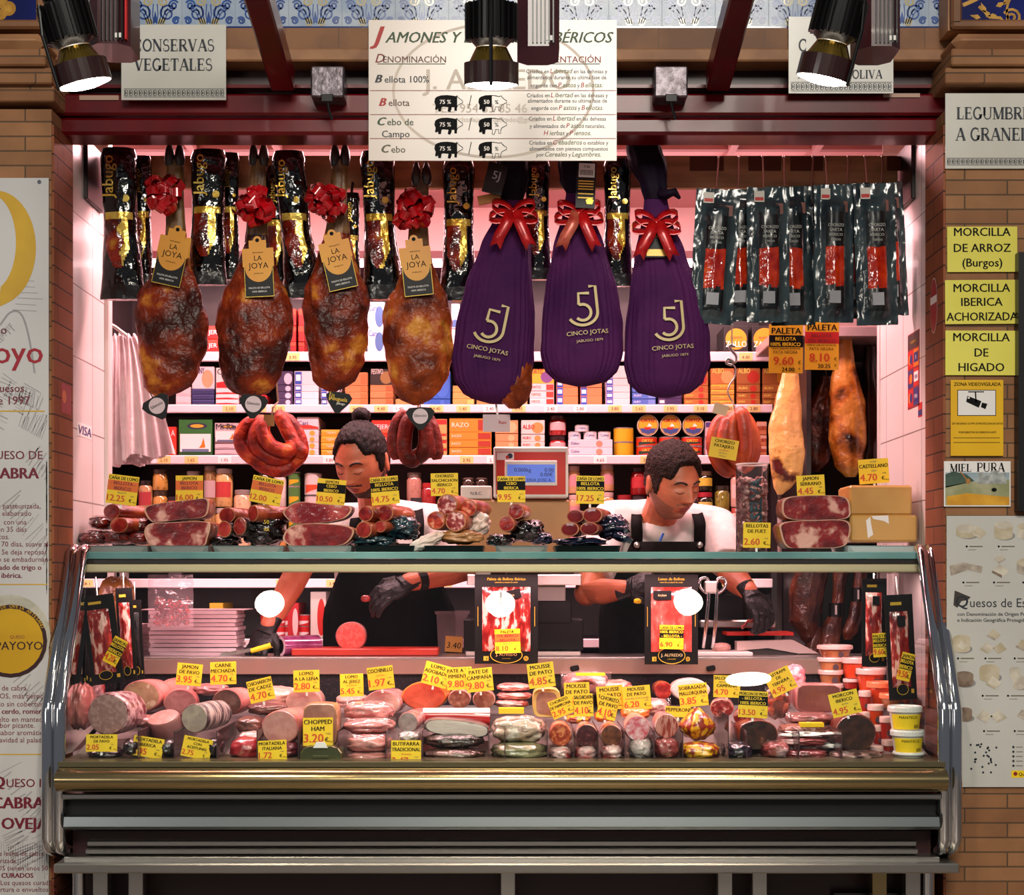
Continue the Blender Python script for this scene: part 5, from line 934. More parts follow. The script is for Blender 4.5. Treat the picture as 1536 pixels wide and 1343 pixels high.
# tins and jars
def tin(px0, px1, py0, py1, sh, c, band, txt, tc, lab, Y=None, rimc='c8bcbc', grp='tins on the wall shelves'):
    k = k_; r = (px1 - px0) / 2 * k; x = ((px0 + px1) / 2 - CX) * k; base = {'A': 528, 'B': 607, 'C': 683, 'D': 868, 'E': 958}[sh]; z0 = SHELF[sh] + (base - py1) * k; h = (py1 - py0) * k
    t = thing('food_tin', (x, (Y or YF + .02) + r, z0), lab, 'tin', grp); m = col(c, .35)
    MB().add(lathe_([(r, 0), (r, h)], 28), m, smooth=False).build('body', t); RM = mat('tin rim ' + rimc, rimc, r=.25, m=.7)
    for z in (0, h): MB().add(lathe_([(r * 1.03, z - .0015 + (.0015 if z == 0 else -.0)), (r * 1.03, z + .0015)], 28), RM).build('rim', t)
    b = MB(); f = lambda p: (r * 1.008 * sin(p[0] / r), -r * 1.008 * cos(p[0] / r), p[2])
    if band: n = 8; b.add(grid_(lambda u, v: f(((u - .5) * r * 1.8, 0, h * (.08 + .4 * v + .25 * u * (1 - v)))), 10, 1), col(band, .35))
    if txt: b.text(txt, 0, h * .42, h * .34, col(tc, .4), maxw=r * 1.7, fn=lambda p: tuple(c_ * 1.004 for c_ in f(p)[:2]) + (p[2],), bold=.02)
    if b.v: b.build('print', t)
    return t
for i, (a, b_) in enumerate(((853, 872), (876, 896), (898, 917))): tin(a, b_, 647, 659, 'C', 'd8d0d4', None, 'Calvo', '2a4a8a', 'little white tin on the long white cartons, %s' % ('end one by the red jars', 'middle one under the single tin', 'end one by the yellow tins')[i])
tin(863, 884, 637, 647, 'C', 'd0c8cc', None, 'Calvo', '2a4a8a', 'single little white tin on top of the white tin row')
tin(922, 952, 663, 683, 'C', 'd8a81c', None, '', 'ffffff', 'lower yellow tin beside the long white cartons'); tin(922, 952, 641, 662, 'C', 'd8a81c', None, '', 'ffffff', 'upper yellow tin beside the long white cartons')
for x, w in ((972, 'nearest the yellow tins'), (1006, 'in the middle of the three'), (1040, 'nearest the orange chorizo bunch')):
    tin(x - 16, x + 16, 669, 682, 'C', 'c8381c', '1c3c2a', 'ORTIZ', 'e8c040', 'lower flat red tin of the three tin columns, ' + w); tin(x - 16, x + 16, 655, 668, 'C', 'c8381c', '1c3c2a', 'ORTIZ', 'e8c040', 'upper flat red tin of the three tin columns, ' + w)
    r = 16 * k_; t = thing('round_tin', P(x, 654, YF + .02), 'round yellow boat-picture tin standing on edge, ' + w, 'tin', 'round picture tins'); c = r
    MB().add(lathe_([(r, 0), (r, .03)], 32), mat('cream tin', 'd8c8a8', r=.35), T(0, .03, c, rx=pi / 2)).build('body', t)
    b = MB(); b.disc(0, c, r * .93, mat('tin maroon', '5a1a1c', r=.4), -.0006); b.disc(0, c, r * .88, mat('tin yellow', 'd8a41c', r=.4), -.001); b.poly([(r * .86 * cos(a * pi / 12 + pi * 1.12 - .0), c + r * .86 * sin(pi + a * pi / 12 * .76 + pi * .12)) for a in range(0)] or [(-r * .8, c - r * .3), (r * .8, c - r * .3), (r * .55, c - r * .68), (0, c - r * .86), (-r * .55, c - r * .68)], mat('sea blue print', '3a4a8a', r=.4), -.0013)
    b.poly([(-r * .4, c - r * .2), (r * .3, c - r * .2), (r * .15, c - r * .42), (-r * .25, c - r * .42)], RED, -.0016); b.poly([(-r * .1, c - r * .15), (r * .4, c - r * .1), (r * .1, c + r * .2)], WHITE, -.0016); b.text('ORTIZ', 0, c + r * .3, r * .34, RED, -.002, maxw=r * 1.5, bold=.03); b.build('printed_face', t)
def jar(px, w, py0, py1, sh, cont, lidc, lab, label=None, lt='', Y=None, c2=None, rough=.12):
    k = k_; r = w / 2 * k; base = {'C': 683, 'D': 868, 'B': 607, 'E': 958}[sh]; z0 = SHELF[sh] + (base - py1) * k; h = (py1 - py0) * k; lh = min(.018, h * .22)
    t = thing('food_jar', ((px - CX) * k, (Y or YF + .02) + r, z0), lab, 'jar', 'jars on the wall shelves')
    m = mat('jar ' + cont + (c2 or ''), cont, c2 or cont, r=rough, s=60, coat=.7, kind='vor', th=(.15, .5))
    MB().add(lathe_([(r * .9, 0), (r, .004), (r, h - lh - .01), (r * .82, h - lh)], 24), m, smooth=True).build('body', t)
    MB().add(lathe_([(r * .86, h - lh), (r * .9, h - lh + .001), (r * .9, h - .002), (r * .84, h)], 24), col(lidc, .3), smooth=False).build('lid', t)
    if label:
        b = MB(); f = lambda p: (r * 1.01 * sin(p[0] / r), -r * 1.01 * cos(p[0] / r), p[2]); b.add(grid_(lambda u, v: f(((u - .5) * r * 2.0, 0, h * (.25 + .4 * v))), 10, 1), col(label, .4))
        if lt: b.text(lt, 0, h * .42, h * .1, BURG, maxw=r * 1.5, fn=lambda p: tuple(c_ * 1.004 for c_ in f(p)[:2]) + (p[2],))
        b.build('paper_label', t)
jar(837, 26, 653, 682, 'C', '6a0c10', '2a1414', 'lower dark red jar beside the peach cartons', 'c8a8a8', c2='a01c1c'); jar(837, 27, 622, 652, 'C', '6a0c10', '3a1414', 'upper dark red jar beside the peach cartons', 'c8a8a8', c2='a01c1c')
ja = [(212, 24, 772, 830, '6a4424', '1c1412', 'brown pickle jar behind the first lomo price card, lower', 'a8383c', 'b89060'), (214, 22, 720, 770, '7a5024', '1c1412', 'brown pickle jar behind the first lomo price card, upper', 'a8383c', 'b89060'),
 (236, 22, 736, 782, '8a6424', '3a2c1c', 'golden bean jar beside the first lomo price card, lower', None, 'c89848'), (236, 23, 703, 735, '8a6424', '3a2c1c', 'golden bean jar beside the first lomo price card, upper', None, 'c89848'),
 (286, 22, 706, 760, '3a2c1c', '8a8078', 'dark jar behind the ham price card', None, '5a4628'), (312, 20, 698, 762, '6a4a24', '7a6a60', 'slim jar of thin pickles beside the ham price card', 'b8a0a0', '8a6a38'), (332, 27, 702, 760, 'b88a4c', 'b8b0a8', 'tall jar of pale asparagus, upper', 'b83a38', 'd8b070'), (332, 27, 762, 822, 'b88a4c', 'b8b0a8', 'tall jar of pale asparagus, lower', 'b83a38', 'd8b070'),
 (360, 26, 734, 790, 'c09a74', '8a8078', 'short wide jar of pale pickles behind the white-glared price card', None, 'd8b890'), (394, 22, 704, 760, '3a3420', '1c1c18', 'dark olive jar behind the ring of chorizo', None, '5a5430'), (417, 20, 706, 760, 'c8b0b0', 'b02c2c', 'pale jar beside the yellow label tin', 'd8ccc8', 'd8c8c0'), (417, 21, 762, 822, 'c88a4c', '8a8078', 'orange prawn jar behind the third lomo card', None, 'd89858'),
 (620, 23, 708, 758, '8a5a48', '7a6a60', 'rosy jar beside the chorizo price card', None, 'b08070'), (642, 22, 724, 760, '7a1c1c', 'a02424', 'red jar behind the chorizo price card', None, '982828'), (702, 20, 716, 730, '2a1c18', '5a4a40', 'squat dark jar behind the little printer', None, '3a2c20') , (722, 20, 716, 730, '2a1c18', '5a4a40', 'second squat dark jar behind the little printer', None, '3a2c20'),
 (862, 18, 698, 740, 'b87a4c', 'c8a8a0', 'slim jar of nuts beside the scale display, upper', 'c88a90', 'd0a070'), (862, 18, 742, 790, 'b87a4c', 'c8a8a0', 'slim jar of nuts beside the scale display, lower', 'c88a90', 'd0a070'), (912, 21, 696, 736, 'b87a4c', 'c8a8a0', 'jar of nuts behind the red-striped price card, upper', 'c88a90', 'd0a070'), (912, 21, 738, 780, 'b87a4c', 'c8a8a0', 'jar of nuts behind the price card reading 17.25, lower', 'c88a90', 'd0a070'),
 (960, 26, 700, 742, '5a0c10', '2a1014', 'dark red jar by the head of the short-haired shopman, upper', 'b02c30', '8a1818'), (938, 24, 742, 790, '6a0c10', '8a2024', 'dark red jar by the head of the short-haired shopman, lower', None, '8a1818'),
 (1060, 24, 706, 736, '1c1c14', 'b8a080', 'black olive jar right of the short-haired shopman, topmost', 'd8b83c', '2a2818'), (1060, 25, 738, 780, '1c1c14', 'a02430', 'black olive jar right of the short-haired shopman, second', 'd8c060', '2a2818'), (1060, 25, 782, 824, '1c1c14', 'a02430', 'black olive jar right of the short-haired shopman, lowest', 'd8b83c', '2a2818'), (1040, 22, 746, 784, '1c1c14', 'a02430', 'black olive jar at the shoulder of the short-haired shopman', 'd8b83c', '2a2818'),
 (1086, 23, 728, 772, '3a3414', '2a2418', 'jar of green gherkins beside the black olive jars, upper', None, '8a8030'), (1086, 23, 774, 816, '3a3414', '2a2418', 'jar of green gherkins beside the black olive jars, lower', None, '8a8030'), (1106, 16, 708, 760, 'c89888', 'b85040', 'slim pale printed jar beside the tall snack tube, upper', 'd8c0b8', 'd8a898'), (1106, 16, 762, 815, 'c89888', 'b85040', 'slim pale printed jar beside the tall snack tube, lower', 'd8c0b8', 'd8a898'), (1171, 16, 742, 800, 'b8a8a0', '5a4a44', 'pale labelled jar beside the hanging yellow ham', 'd0c0b8', 'c0a8a0')]
o = MB().box(SX0 + .02, SX1 - .02, YF, 1.585, sz(832), sz(829), SHM).build('shelf', un); o.location = (0, -1.45, -.3)
low = {}
for q in ja: low[q[0]] = max(low.get(q[0], 0), q[3])
for px, w, a, b_, c, l, lab, la, c2 in ja:
    if b_ == low[px] and b_ > 795: b_ = 829
    jar(px, w, a, b_, 'D', c, l, lab, la, c2=c2)
    if b_ == low[px] and b_ <= 795:
        y = b_ + 1; n = max(1, round((828 - y) / 44)); h = (829 - y) / n
        for i in range(n): jar(px, w, y + h * i, y + h * (i + 1) - 1 * (i < n - 1), 'D', c, l, 'jar beneath the ' + lab.split(',')[0] + (', %s row down' % ('first', 'second', 'third')[i] if n > 1 else ''), la, c2=c2)
for a, b_, y0, y1, lab in ((430, 448, 730, 758, 'green and yellow tin beside the red and white tub, second from top'), (430, 448, 708, 729, 'green and yellow tin beside the red and white tub, topmost'), (430, 448, 760, 792, 'green and yellow tin beside the red and white tub, third from top'), (430, 448, 794, 829, 'green and yellow tin beside the red and white tub, lowest')): tin(a, b_, y0, y1, 'D', '4a7a3a', 'd8a81c', '', 'd8d8d0', lab)
for y0, y1, lab in ((710, 742, 'upper'), (744, 784, 'middle'), (786, 829, 'lowest')): tin(454, 480, y0, y1, 'D', 'd0c0bc', 'c84a24', '', 'ffffff', 'red and white food tub behind the ham cuts, ' + lab)
stack('D', 250, 272, [745], '2a1c24', 'b84a30', 'Ortega', 'e0d0d0', 'dark carton with orange label', 'between the bean jars and the ham price card', 4)
stack('D', 255, 270, [700], '4a2830', '6a3a38', '', 'ffffff', 'slim brown bunch carton', 'above the dark carton', 4, Y0=YF + .1) if 0 else None
# lower shelf seen through the glass
for i, (a, b_, y0, y1, c, acc, lab) in enumerate(((312, 334, 888, 915, 'c89a28', 'b02c2c', 'yellow carton with red oval'), (430, 448, 890, 925, 'a81820', 'd8b0b0', 'red and white tomato carton'), (496, 505, 886, 925, 'a81820', 'd0c0c0', 'narrow red carton'))): stack('E', a, b_, [y0 + 33 if 0 else 905], c, acc, '', 'ffffff', lab, 'on the lower shelf behind the arms', 3)
for i, a in enumerate((388, 408, 424, 444)):
    for j in (0, 1): tin(a, a + 19, 940 - j * 17, 957 - j * 17, 'E', 'b81c1c', 'd8c8c8', '', 'ffffff', 'red and white tomato tin on the low shelf, %s %s' % (('upper' if j else 'lower'), ('behind the glove', 'second from the glove', 'third from the glove', 'beside the tomato carton')[i]))
stack('E', 464, 489, [888], 'd0c0b8', 'b82018', '', 'ffffff', 'tall white carton with tomato pictures', 'beside the apron', 3)
tin(1090 - 30, 1090, 842, 866, 'D', '3a3a3a', None, '', 'ffffff', 'dark tin seen under the counter top') if 0 else None
# ---------------------------------------------------------------- open ham cabinet at the back
DK = mat('cabinet dark', '14090a', r=.4); cb = thing('ham_cabinet', (1.13, 1.0, 0), 'dark open cold cabinet with a pale top rail where hams hang beside the tiled wall', 'cabinet')
def CBP(n, *a): o = MB().box(*a).build(n, cb); o.location = (-1.13, -1.0, 0)
CBP('side_panel', .965, .98, .8, 1.25, .0, 2.0, DK); CBP('side_panel', 1.385, 1.4, .8, 1.25, .0, 2.0, DK); CBP('back_panel', .965, 1.4, 1.23, 1.25, 0, 2.0, DK)
CBP('top_rail', .87, 1.405, .79, 1.25, 1.975, 2.01, mat('pale rail', 'b8a0a0', r=.3, m=.4), .003); CBP('base', .965, 1.4, .8, 1.25, 0, .9, DK); CBP('hang_bar', .98, 1.385, .98, 1.0, 1.9, 1.92, STEEL)
FATY = mat('yellow ham fat', '4a1410', 'c08a44', 'd8a860', r=.3, s=11, th=(.42, .47), bump=1.2, bs=18, coat=.6, cr=.15); FATO = mat('orange ham rind', '2a0e06', 'a85e1c', 'c8863a', r=.3, s=9, th=(.38, .48), bump=1.2, bs=20, coat=.6, cr=.15); RINDB = mat('brown ham rind', '2a0c06', '6e2e12', '9a4a1c', r=.35, s=14, bump=1.4, bs=22, coat=.5)
def hungham(tab, Y, m, lab, seed, hook=None, cat='ham', name='serrano_ham', film=False):
    o, rg = hang_body(tab, Y, 40, 40, .6, .12, 12, seed); t = thing(name, o, lab, cat)
    MB().add(loft(rg), m, smooth=True).build('meat', t)
    if hook: MB().add(tube_([P(tab[0][1], tab[0][0] + 2, Y) - o, P(tab[0][1], hook, Y) - o + Vector((0, .08, 0))], .003, 8), STEEL, smooth=True).build('hook', t)
    return t
hungham([(545, 1186, 8), (565, 1185, 13), (600, 1182, 19), (640, 1178, 25), (680, 1180, 27), (710, 1180, 23), (730, 1174, 14), (742, 1170, 4)], .72, FATY, 'pale yellow ham with dark red patches, hung just left of the cabinet hams', 11, 497)
hungham([(565, 1240, 10), (590, 1236, 18), (630, 1228, 24), (670, 1226, 27), (695, 1224, 22), (708, 1222, 8)], .98, RINDB, 'brown film-wrapped ham hung at the back of the cold cabinet', 12, 505)
hungham([(506, 1268, 9), (540, 1267, 14), (570, 1268, 21), (610, 1270, 27), (660, 1272, 27), (700, 1274, 21), (716, 1276, 8)], .86, FATO, 'orange ham with a black patch, hung at the front of the cold cabinet', 13, 498)
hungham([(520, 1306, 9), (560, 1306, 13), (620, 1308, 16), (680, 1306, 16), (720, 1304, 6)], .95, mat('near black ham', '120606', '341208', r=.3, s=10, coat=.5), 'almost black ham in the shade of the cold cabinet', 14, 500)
for (px, a, lab) in ((1178, [('PALETA', 't'), ('BELLOTA', 'k'), ('100% IBERICO', 'k')], 'black-banded hanging price card for acorn-fed shoulder ham'), (1232, [('PALETA', 't'), ('BELLOTA', 'r'), ('75% IBERICO', 'r')], 'red-banded hanging price card for shoulder ham')):
    x0, x1, y0, y1 = (1153, 1204, 487, 560) if px == 1178 else (1207, 1258, 482, 555); s = Sheet(x0, y0, x1, y1, .5, mat('amber card', 'e0b020', r=.45)); m = BLACK if px == 1178 else RED; tm = YEL if px == 1178 else mat('dark red text', '6a1010'); H = y1 - y0; q = lambda f: y0 + H * f
    s.t('PALETA', px + 1, q(.19), 9.5, BLACK, maxw=46, bold=.02); s.r(x0, q(.22), x1, q(.46), m); s.t('BELLOTA', px, q(.33), 5.5, tm, maxw=34, y=-.0008); s.t(a[2][0], px, q(.44), 5.5, tm, maxw=46, y=-.0008)
    s.t('CERDO: JABUGO (HUELVA)', px, q(.51), 2.6, BLACK, maxw=44); s.t('PATA NEGRA', px, q(.6), 4.6, BLACK, maxw=36, bold=0); s.t('9.60' if px == 1178 else '8.10', px - 3, q(.83), 13, PRICE, maxw=41, bold=.02); s.t('€', x1 - 5, q(.81), 5, BLACK); s.t('24.00' if px == 1178 else '20.25', px + 4, q(.965), 6.4, BLACK, maxw=24, bold=.02); s.t('€', x1 - 5, q(.93), 3.4, BLACK)
    s.build('price_card', loc=s.o, label=a and lab, cat='price card', rot=(0, .01, 0))
    MB().add(tube_([P(px, y0 + 1, .5), P(px, y0 - 30, .4), P(px, 240, .25)], .0016, 6), STEEL).build('card_wire', shift=True, label='thin wire from the hanging board holding the %s price card' % ('black-banded' if px == 1178 else 'red-banded'), cat='wire')
# hams seen through the counter glass
LEG = mat('dark leg', '2e120a', '6e3216', r=.35, s=10, bump=.7, bs=24, coat=.4)
for (tab, lab, band) in (([(855, 1218, 24), (890, 1210, 26), (930, 1206, 22), (960, 1214, 12), (972, 1218, 4)], 'broad dark ham hanging low behind the counter glass', None), ([(855, 1232, 8), (900, 1227, 8), (935, 1224, 8), (955, 1222, 11), (985, 1218, 15), (996, 1217, 6)], 'dark ham leg with black clip band behind the counter glass, beside the broad one', 930), ([(850, 1262, 12), (895, 1258, 9), (920, 1254, 10), (940, 1248, 15), (975, 1244, 17), (990, 1242, 8)], 'orange-brown ham leg with black clip band behind the counter glass', 915), ([(850, 1292, 10), (890, 1288, 9), (920, 1284, 11), (948, 1274, 12), (960, 1271, 5)], 'small dark ham leg behind the counter glass nearest the upright packs', 892)):
    t = hungham(tab, .72, LEG, lab, tab[0][1], None, name='hanging_ham')
    t['group'] = 'hams hanging low in the cabinet'
    if band:
        cx, hw = prof(tab, band)[:2]; k = K(.72); c = P(cx, band, .72); b = MB(); b.add(lathe_([(hw * k * 1.2, -.022), (hw * k * 1.2, .022)], 18, 1, .75), BLKM); b.rect(-hw * k * .4, -hw * k * .1, -.015, .015, WHITE, -hw * k * .95); b.build('clip_band', t, loc=c - t.location)
# ---------------------------------------------------------------- goods on the counter top
CT = 1.2562                                            # height of the counter top
RAW = mat('cut ham face', '5e0c10', '8a1e1e', 'd8a090', r=.3, s=16, th=(.42, .56), bump=.3, bs=40, coat=.5, cr=.12, det=6); RAW2 = mat('cut loin face', '6e0e10', 'a02a22', 'c87060', r=.28, s=40, th=(.4, .62), bump=.3, bs=60, coat=.5, cr=.1); RIM = mat('pale fat rim', 'd0a48c', 'b8846a', r=.4, s=12, coat=.3)
RIND = mat('ham rind', '4a1e10', '8a4a22', r=.4, s=9, bump=.5, bs=20, coat=.3); CHF = mat('chorizo face', '7e120c', 'b83a1c', 'd89070', r=.3, s=60, th=(.4, .55), coat=.4); SALF = mat('salchichon face', '7a1a1c', 'a84644', 'd8a8a0', r=.3, s=90, th=(.42, .54), coat=.4); LOSK = mat('loin casing', '6a1e10', 'a8502c', r=.35, s=14, bump=.5, bs=30, coat=.5)
WRB = mat('black wrap', '0a0709', r=.14, bump=1.2, bs=30, coat=.8, cr=.06); WRT = mat('teal wrap', '122830', '1c3c44', r=.2, s=10, bump=1.2, bs=26, coat=.7); WRN = mat('navy wrap', '0c1226', '141c38', r=.16, s=10, bump=1.2, bs=28, coat=.8); PAPW = mat('white printed wrap', 'd8ccc4', 'c8b0a4', r=.4, s=14, bump=.5, bs=20); PAPT = mat('tan waxed paper', '9a6a3c', '7a4a26', r=.4, s=16, bump=.5, bs=20, coat=.3)
CLEAR = glass('clear wrap', 'fff6f6', rough=.08, bump=.5, bs=40, op=.05, opc='ffd8d8')
def smooth_ring(pts, n=48):
    q = list(pts); m = len(q); out = []
    for i in range(n):
        t = i / n * m; k = int(t); t -= k; a, b_, c, d = [Vector(q[(k + j - 1) % m]) for j in range(4)]
        out.append(.5 * ((2 * b_) + (c - a) * t + (2 * a - 5 * b_ + 4 * c - d) * t * t + (3 * b_ - a - 3 * c + d) * t ** 3))
    return out
def cut(pts, Y, dp, lab, name='ham_cut', face=RAW, rim=RIM, skin=RIND, cat='ham', group=None, tilt=0, rw=.93):
    """a cut piece of ham: outline in photo pixels, cut face towards the customer"""
    k = K(Y); cx = sum(p[0] for p in pts) / len(pts); by = max(p[1] for p in pts); cy = sum(p[1] for p in pts) / len(pts); ring = [Vector(((x - cx) * k, (by - y) * k)) for x, y in smooth_ring(pts)]; c = Vector((0, (by - cy) * k))
    t = thing(name, P(cx, by, Y), lab, cat, group, rot=(tilt, 0, 0))
    R_ = lambda s_, y, zz_=0: [((c + (p - c) * s_).x, y, max(0.0005, (c + (p - c) * s_).y + zz_)) for p in ring]
    MB().add(loft([R_(.97, .0), R_(1, .006), R_(1.02, dp * .4), R_(.96, dp * .8), R_(.8, dp)]), skin, smooth=True).build('rind', t)
    MB().add(loft([R_(.985, -.003), R_(.985, .002)]), rim).build('fat_rim', t)
    MB().add(loft([R_(rw, -.0045), R_(rw + .01, -.002)]), face).build('cut_face', t)
    return t
def log(px, py, rx, rz, Y, L, face, skin, lab, name='cut_sausage', cat='sausage', group=None, yaw=0, pitch=0, sq=2, taper=.85, ns=.04, rimm=None, rw=.92, roll=0):
    k = K(Y); t = thing(name, P(px, py, Y), lab, cat, group, rot=(pitch, 0, yaw)) if 0 else thing(name, P(px, py, Y), lab, cat, group)
    t.rotation_euler = Matrix.Rotation(yaw, 3, 'Z').to_4x4().to_3x3().__matmul__(Matrix.Rotation(pitch, 3, 'X')).__matmul__(Matrix.Rotation(roll, 3, 'Y')).to_euler()
    sd = px * .37 + py; n = 28
    def ring(s_, y):
        o = []
        for j in range(n):
            a = 2 * pi * j / n; ca, sa = cos(a), sin(a); q = 1 / ((abs(ca) ** sq + abs(sa) ** sq) ** (1 / sq)); q *= 1 + ns * nz(ca * 1.3 + sd, sa * 1.3, y * 12)
            o.append((ca * q * rx * k * s_, y, sa * q * rz * k * s_))
        return o
    MB().add(loft([ring(.96, 0), ring(1, .004), ring(1.01, L * .25), ring(1, L * .5), ring(.5 + taper * .5, L * .8), ring(taper * .8, L * .95), ring(taper * .45, L)]), skin, smooth=True).build('casing', t)
    if cat in ('loin', 'salami') and not rimm: rimm = mat('browned fat rim', 'b87850', '8a4a2c', r=.4, s=30, coat=.3); rw = min(rw, .84)
    if rimm: MB().add(loft([ring(.95, -.0015), ring(.95, .002)]), rimm).build('fat_rim', t)
    if face: MB().add(loft([ring(rw * .6, -.0034), ring(rw, -.0025), ring(rw, .001)], True, False), face).build('cut_face', t)
    return t
def lump(px, py, rx, rz, Y, dp, m, lab, name='wrapped_meat', cat='meat', group=None, sq=2.6, ns=.12, f=3, rot=0, film=None):
    """a soft wrapped or vacuum packed piece"""
    k = K(Y); o = P(px, py + rz * .0, Y); sd = px * .71 + py * .3
    def fn(p, d):
        q = (abs(d.x) ** sq + abs(d.y) ** sq + abs(d.z) ** sq) ** (-1 / sq); q *= 1 + ns * nz(d.x * f + sd, d.y * f, d.z * f) + min(ns, .15) * .5 * nz(d.x * f * 2.7, d.y * f * 2 + sd, d.z * f * 2.7) - min(ns, .15) * .5 * abs(nz(d.x * 7 + sd, d.y * 3, d.z * 6))
        return Vector((d.x * q * rx * k, d.y * q * dp / 2, d.z * q * rz * k))
    b = MB().add(ball_(1, 1, 1, 44, 28, fn), m, smooth=True); ob = b.build(name, loc=o + Vector((0, dp / 2, 0)), rot=(0, rot, 0), label=lab, cat=cat, group=group)
    if film:
        g = lambda u, v: ((u - .5) * 2.12 * rx * k, -dp * .46 * cos((u - .5) * 2.4) * cos((v - .5) * 2.2) - .004 + .004 * nz(u * 7 + sd, v * 7, 2), (v - .5) * 2.12 * rz * k)
        MB().add(grid_(g, 16, 12), film, smooth=True).build('clear_film', ob)
    return ob
def tray(x0, x1, Y0, Y1, m, lab, h=.018):
    k = K(Y0); a, b_ = (x0 - CX) * k, (x1 - CX) * k; r = lambda e, z: [(x, y, z) for x, y in ((a + e, Y0 + e * .7), (b_ - e, Y0 + e * .7), (b_ - e * .2, Y0 + e), (b_ - e * .2, Y1 - e), (b_ - e, Y1), (a + e, Y1), (a + e * .2, Y1 - e), (a + e * .2, Y0 + e))]
    v = loft([r(.022, CT), r(.004, CT + h), r(.0, CT + h), r(.008, CT + h - .002), r(.026, CT + .004)]); MB().add(v, m, smooth=False).build('serving_tray', shift=True, label=lab, cat='tray', group='trays on the counter top')
TRM = mat('tray aluminium', 'c8bcb8', r=.3, m=.35); TRB = mat('black tray', '0c0a0b', r=.3)
for a, b_, m, lab in ((112, 221, TRM, 'metal tray under the vacuum packed loin pieces nearest the banner'), (224, 312, TRM, 'metal tray under the first pair of ham cuts'), (318, 425, TRM, 'metal tray under the black-wrapped loins'), (431, 527, TRM, 'metal tray under the second pair of ham cuts'), (531, 622, TRB, 'black tray under the teal-wrapped loins'), (636, 726, TRB, 'black tray under the salami ends in paper'), (742, 822, TRM, 'metal tray under the small black-wrapped sausages'), (832, 932, TRB, 'black tray under the navy-wrapped loins'), (1272, 1388, WHITE, 'white tray under the cheese blocks')): tray(a, b_, .0, .24, m, lab)
log(168, 768, 17, 12, .06, .16, RAW2, LOSK, 'loin piece on top of the pile nearest the banner', cat='loin', yaw=-.5); log(179, 788, 17, 12, .03, .14, RAW2, LOSK, 'middle loin piece with round cut face in the pile nearest the banner', cat='loin', yaw=-.4)
for i, (x, y, rx, rz, Y, l) in enumerate(((146, 783, 18, 11, .07, 'upper shrunk pack'), (205, 788, 20, 11, .06, 'pack leaning on the ham cuts'), (136, 806, 24, 11, .04, 'front pack over the tray edge'), (170, 806, 22, 10, .03, 'front middle pack'), (204, 807, 18, 10, .04, 'front pack next to the ham cuts'))):
    lump(x, y, rx, rz, Y, .13, mat('vac loin', '3e0a0a', '8a2418', 'b0563a', r=.2, s=18, bump=1.1, bs=30, coat=.9), 'vacuum packed loin nearest the banner, ' + l, 'vacuum_pack', 'meat pack', 'vacuum packed loins', film=CLEAR)
cut([(217, 762), (240, 755), (285, 750), (311, 748), (314, 762), (306, 776), (270, 780), (235, 784), (222, 778)], .06, .13, 'upper ham cut of the first pair, resting tilted', group='ham cuts'); cut([(216, 800), (224, 786), (250, 784), (300, 782), (316, 786), (312, 808), (304, 820), (260, 822), (228, 820)], .03, .16, 'lower ham cut of the first pair on its tray', group='ham cuts')
log(341, 773, 15, 12, .05, .16, RAW2, LOSK, 'upper loin end of the black-wrapped pile, beside the first ham cuts', cat='loin', yaw=-.4); log(380, 770, 11, 13, .04, .17, RAW2, LOSK, 'upper loin end of the black-wrapped pile, below the glared price card', cat='loin', yaw=-.6); log(337, 794, 12, 13, .02, .16, mat('bright loin face', '96201a', 'b83c30', r=.2, s=30, coat=.8), WRB, 'lower loin end of the black-wrapped pile, brighter red', cat='loin', yaw=-.3); log(360, 790, 11, 14, .02, .17, RAW2, WRB, 'lower loin end of the black-wrapped pile, oval and dark red', cat='loin', yaw=-.3)
lump(392, 795, 32, 22, .05, .13, WRB, 'shiny black wrap bunched over the loins, with gold print', 'black_wrap', 'wrap', ns=.26, f=3); lump(332, 812, 22, 9, .03, .12, WRB, 'low black wrap in front of the black-wrapped loins', 'black_wrap', 'wrap', ns=.26, f=3); lump(405, 773, 16, 14, .09, .1, LOSK, 'brown loin back end above the black wrap', 'loin_end', 'loin')
s = Sheet(392, 776, 408, 806, .038, None); s.t('50', 400, 786, 6, GOLD); s.t('XR', 400, 797, 5, GOLD); s.build('gold_print', loc=s.o + Vector((0, -.002, 0)), label='gold print on the black loin wrap', cat='print')
cut([(425, 766), (448, 753), (490, 757), (527, 760), (520, 776), (490, 784), (445, 786), (430, 778)], .07, .12, 'upper ham cut of the second pair in clear film', group='ham cuts', face=mat('pale ham face', '7a1a20', 'b04a48', 'd8b8ac', r=.2, s=12, th=(.42, .53), coat=.8, bump=.5, bs=50)); cut([(424, 806), (436, 790), (470, 785), (515, 788), (532, 796), (522, 814), (500, 820), (450, 822), (430, 816)], .03, .15, 'lower ham cut of the second pair, broad dark slab', group='ham cuts')
for x, y, r, Y, l in ((549, 771, 13, .03, 'upper one by the second ham cuts'), (578, 770, 14, .05, 'upper one under the black-banded card'), (546, 795, 14, .02, 'lower one by the second ham cuts'), (571, 790, 10, .03, 'small lower one')): log(x, y, r, r * .92, Y, .16, RAW2, LOSK, 'loin end above the teal wrap, ' + l, cat='loin', group='loins in teal wrap', yaw=-.4)
lump(600, 790, 26, 18, .04, .13, WRT, 'dark teal wrap bunched beside the loin ends', 'teal_wrap', 'wrap', ns=.26, f=3); lump(560, 812, 32, 9, .02, .12, WRT, 'low dark teal wrap under the loin ends', 'teal_wrap', 'wrap', ns=.26, f=3); lump(600, 774, 20, 10, .09, .1, LOSK, 'orange-brown loin back above the teal wrap', 'loin_end', 'loin')
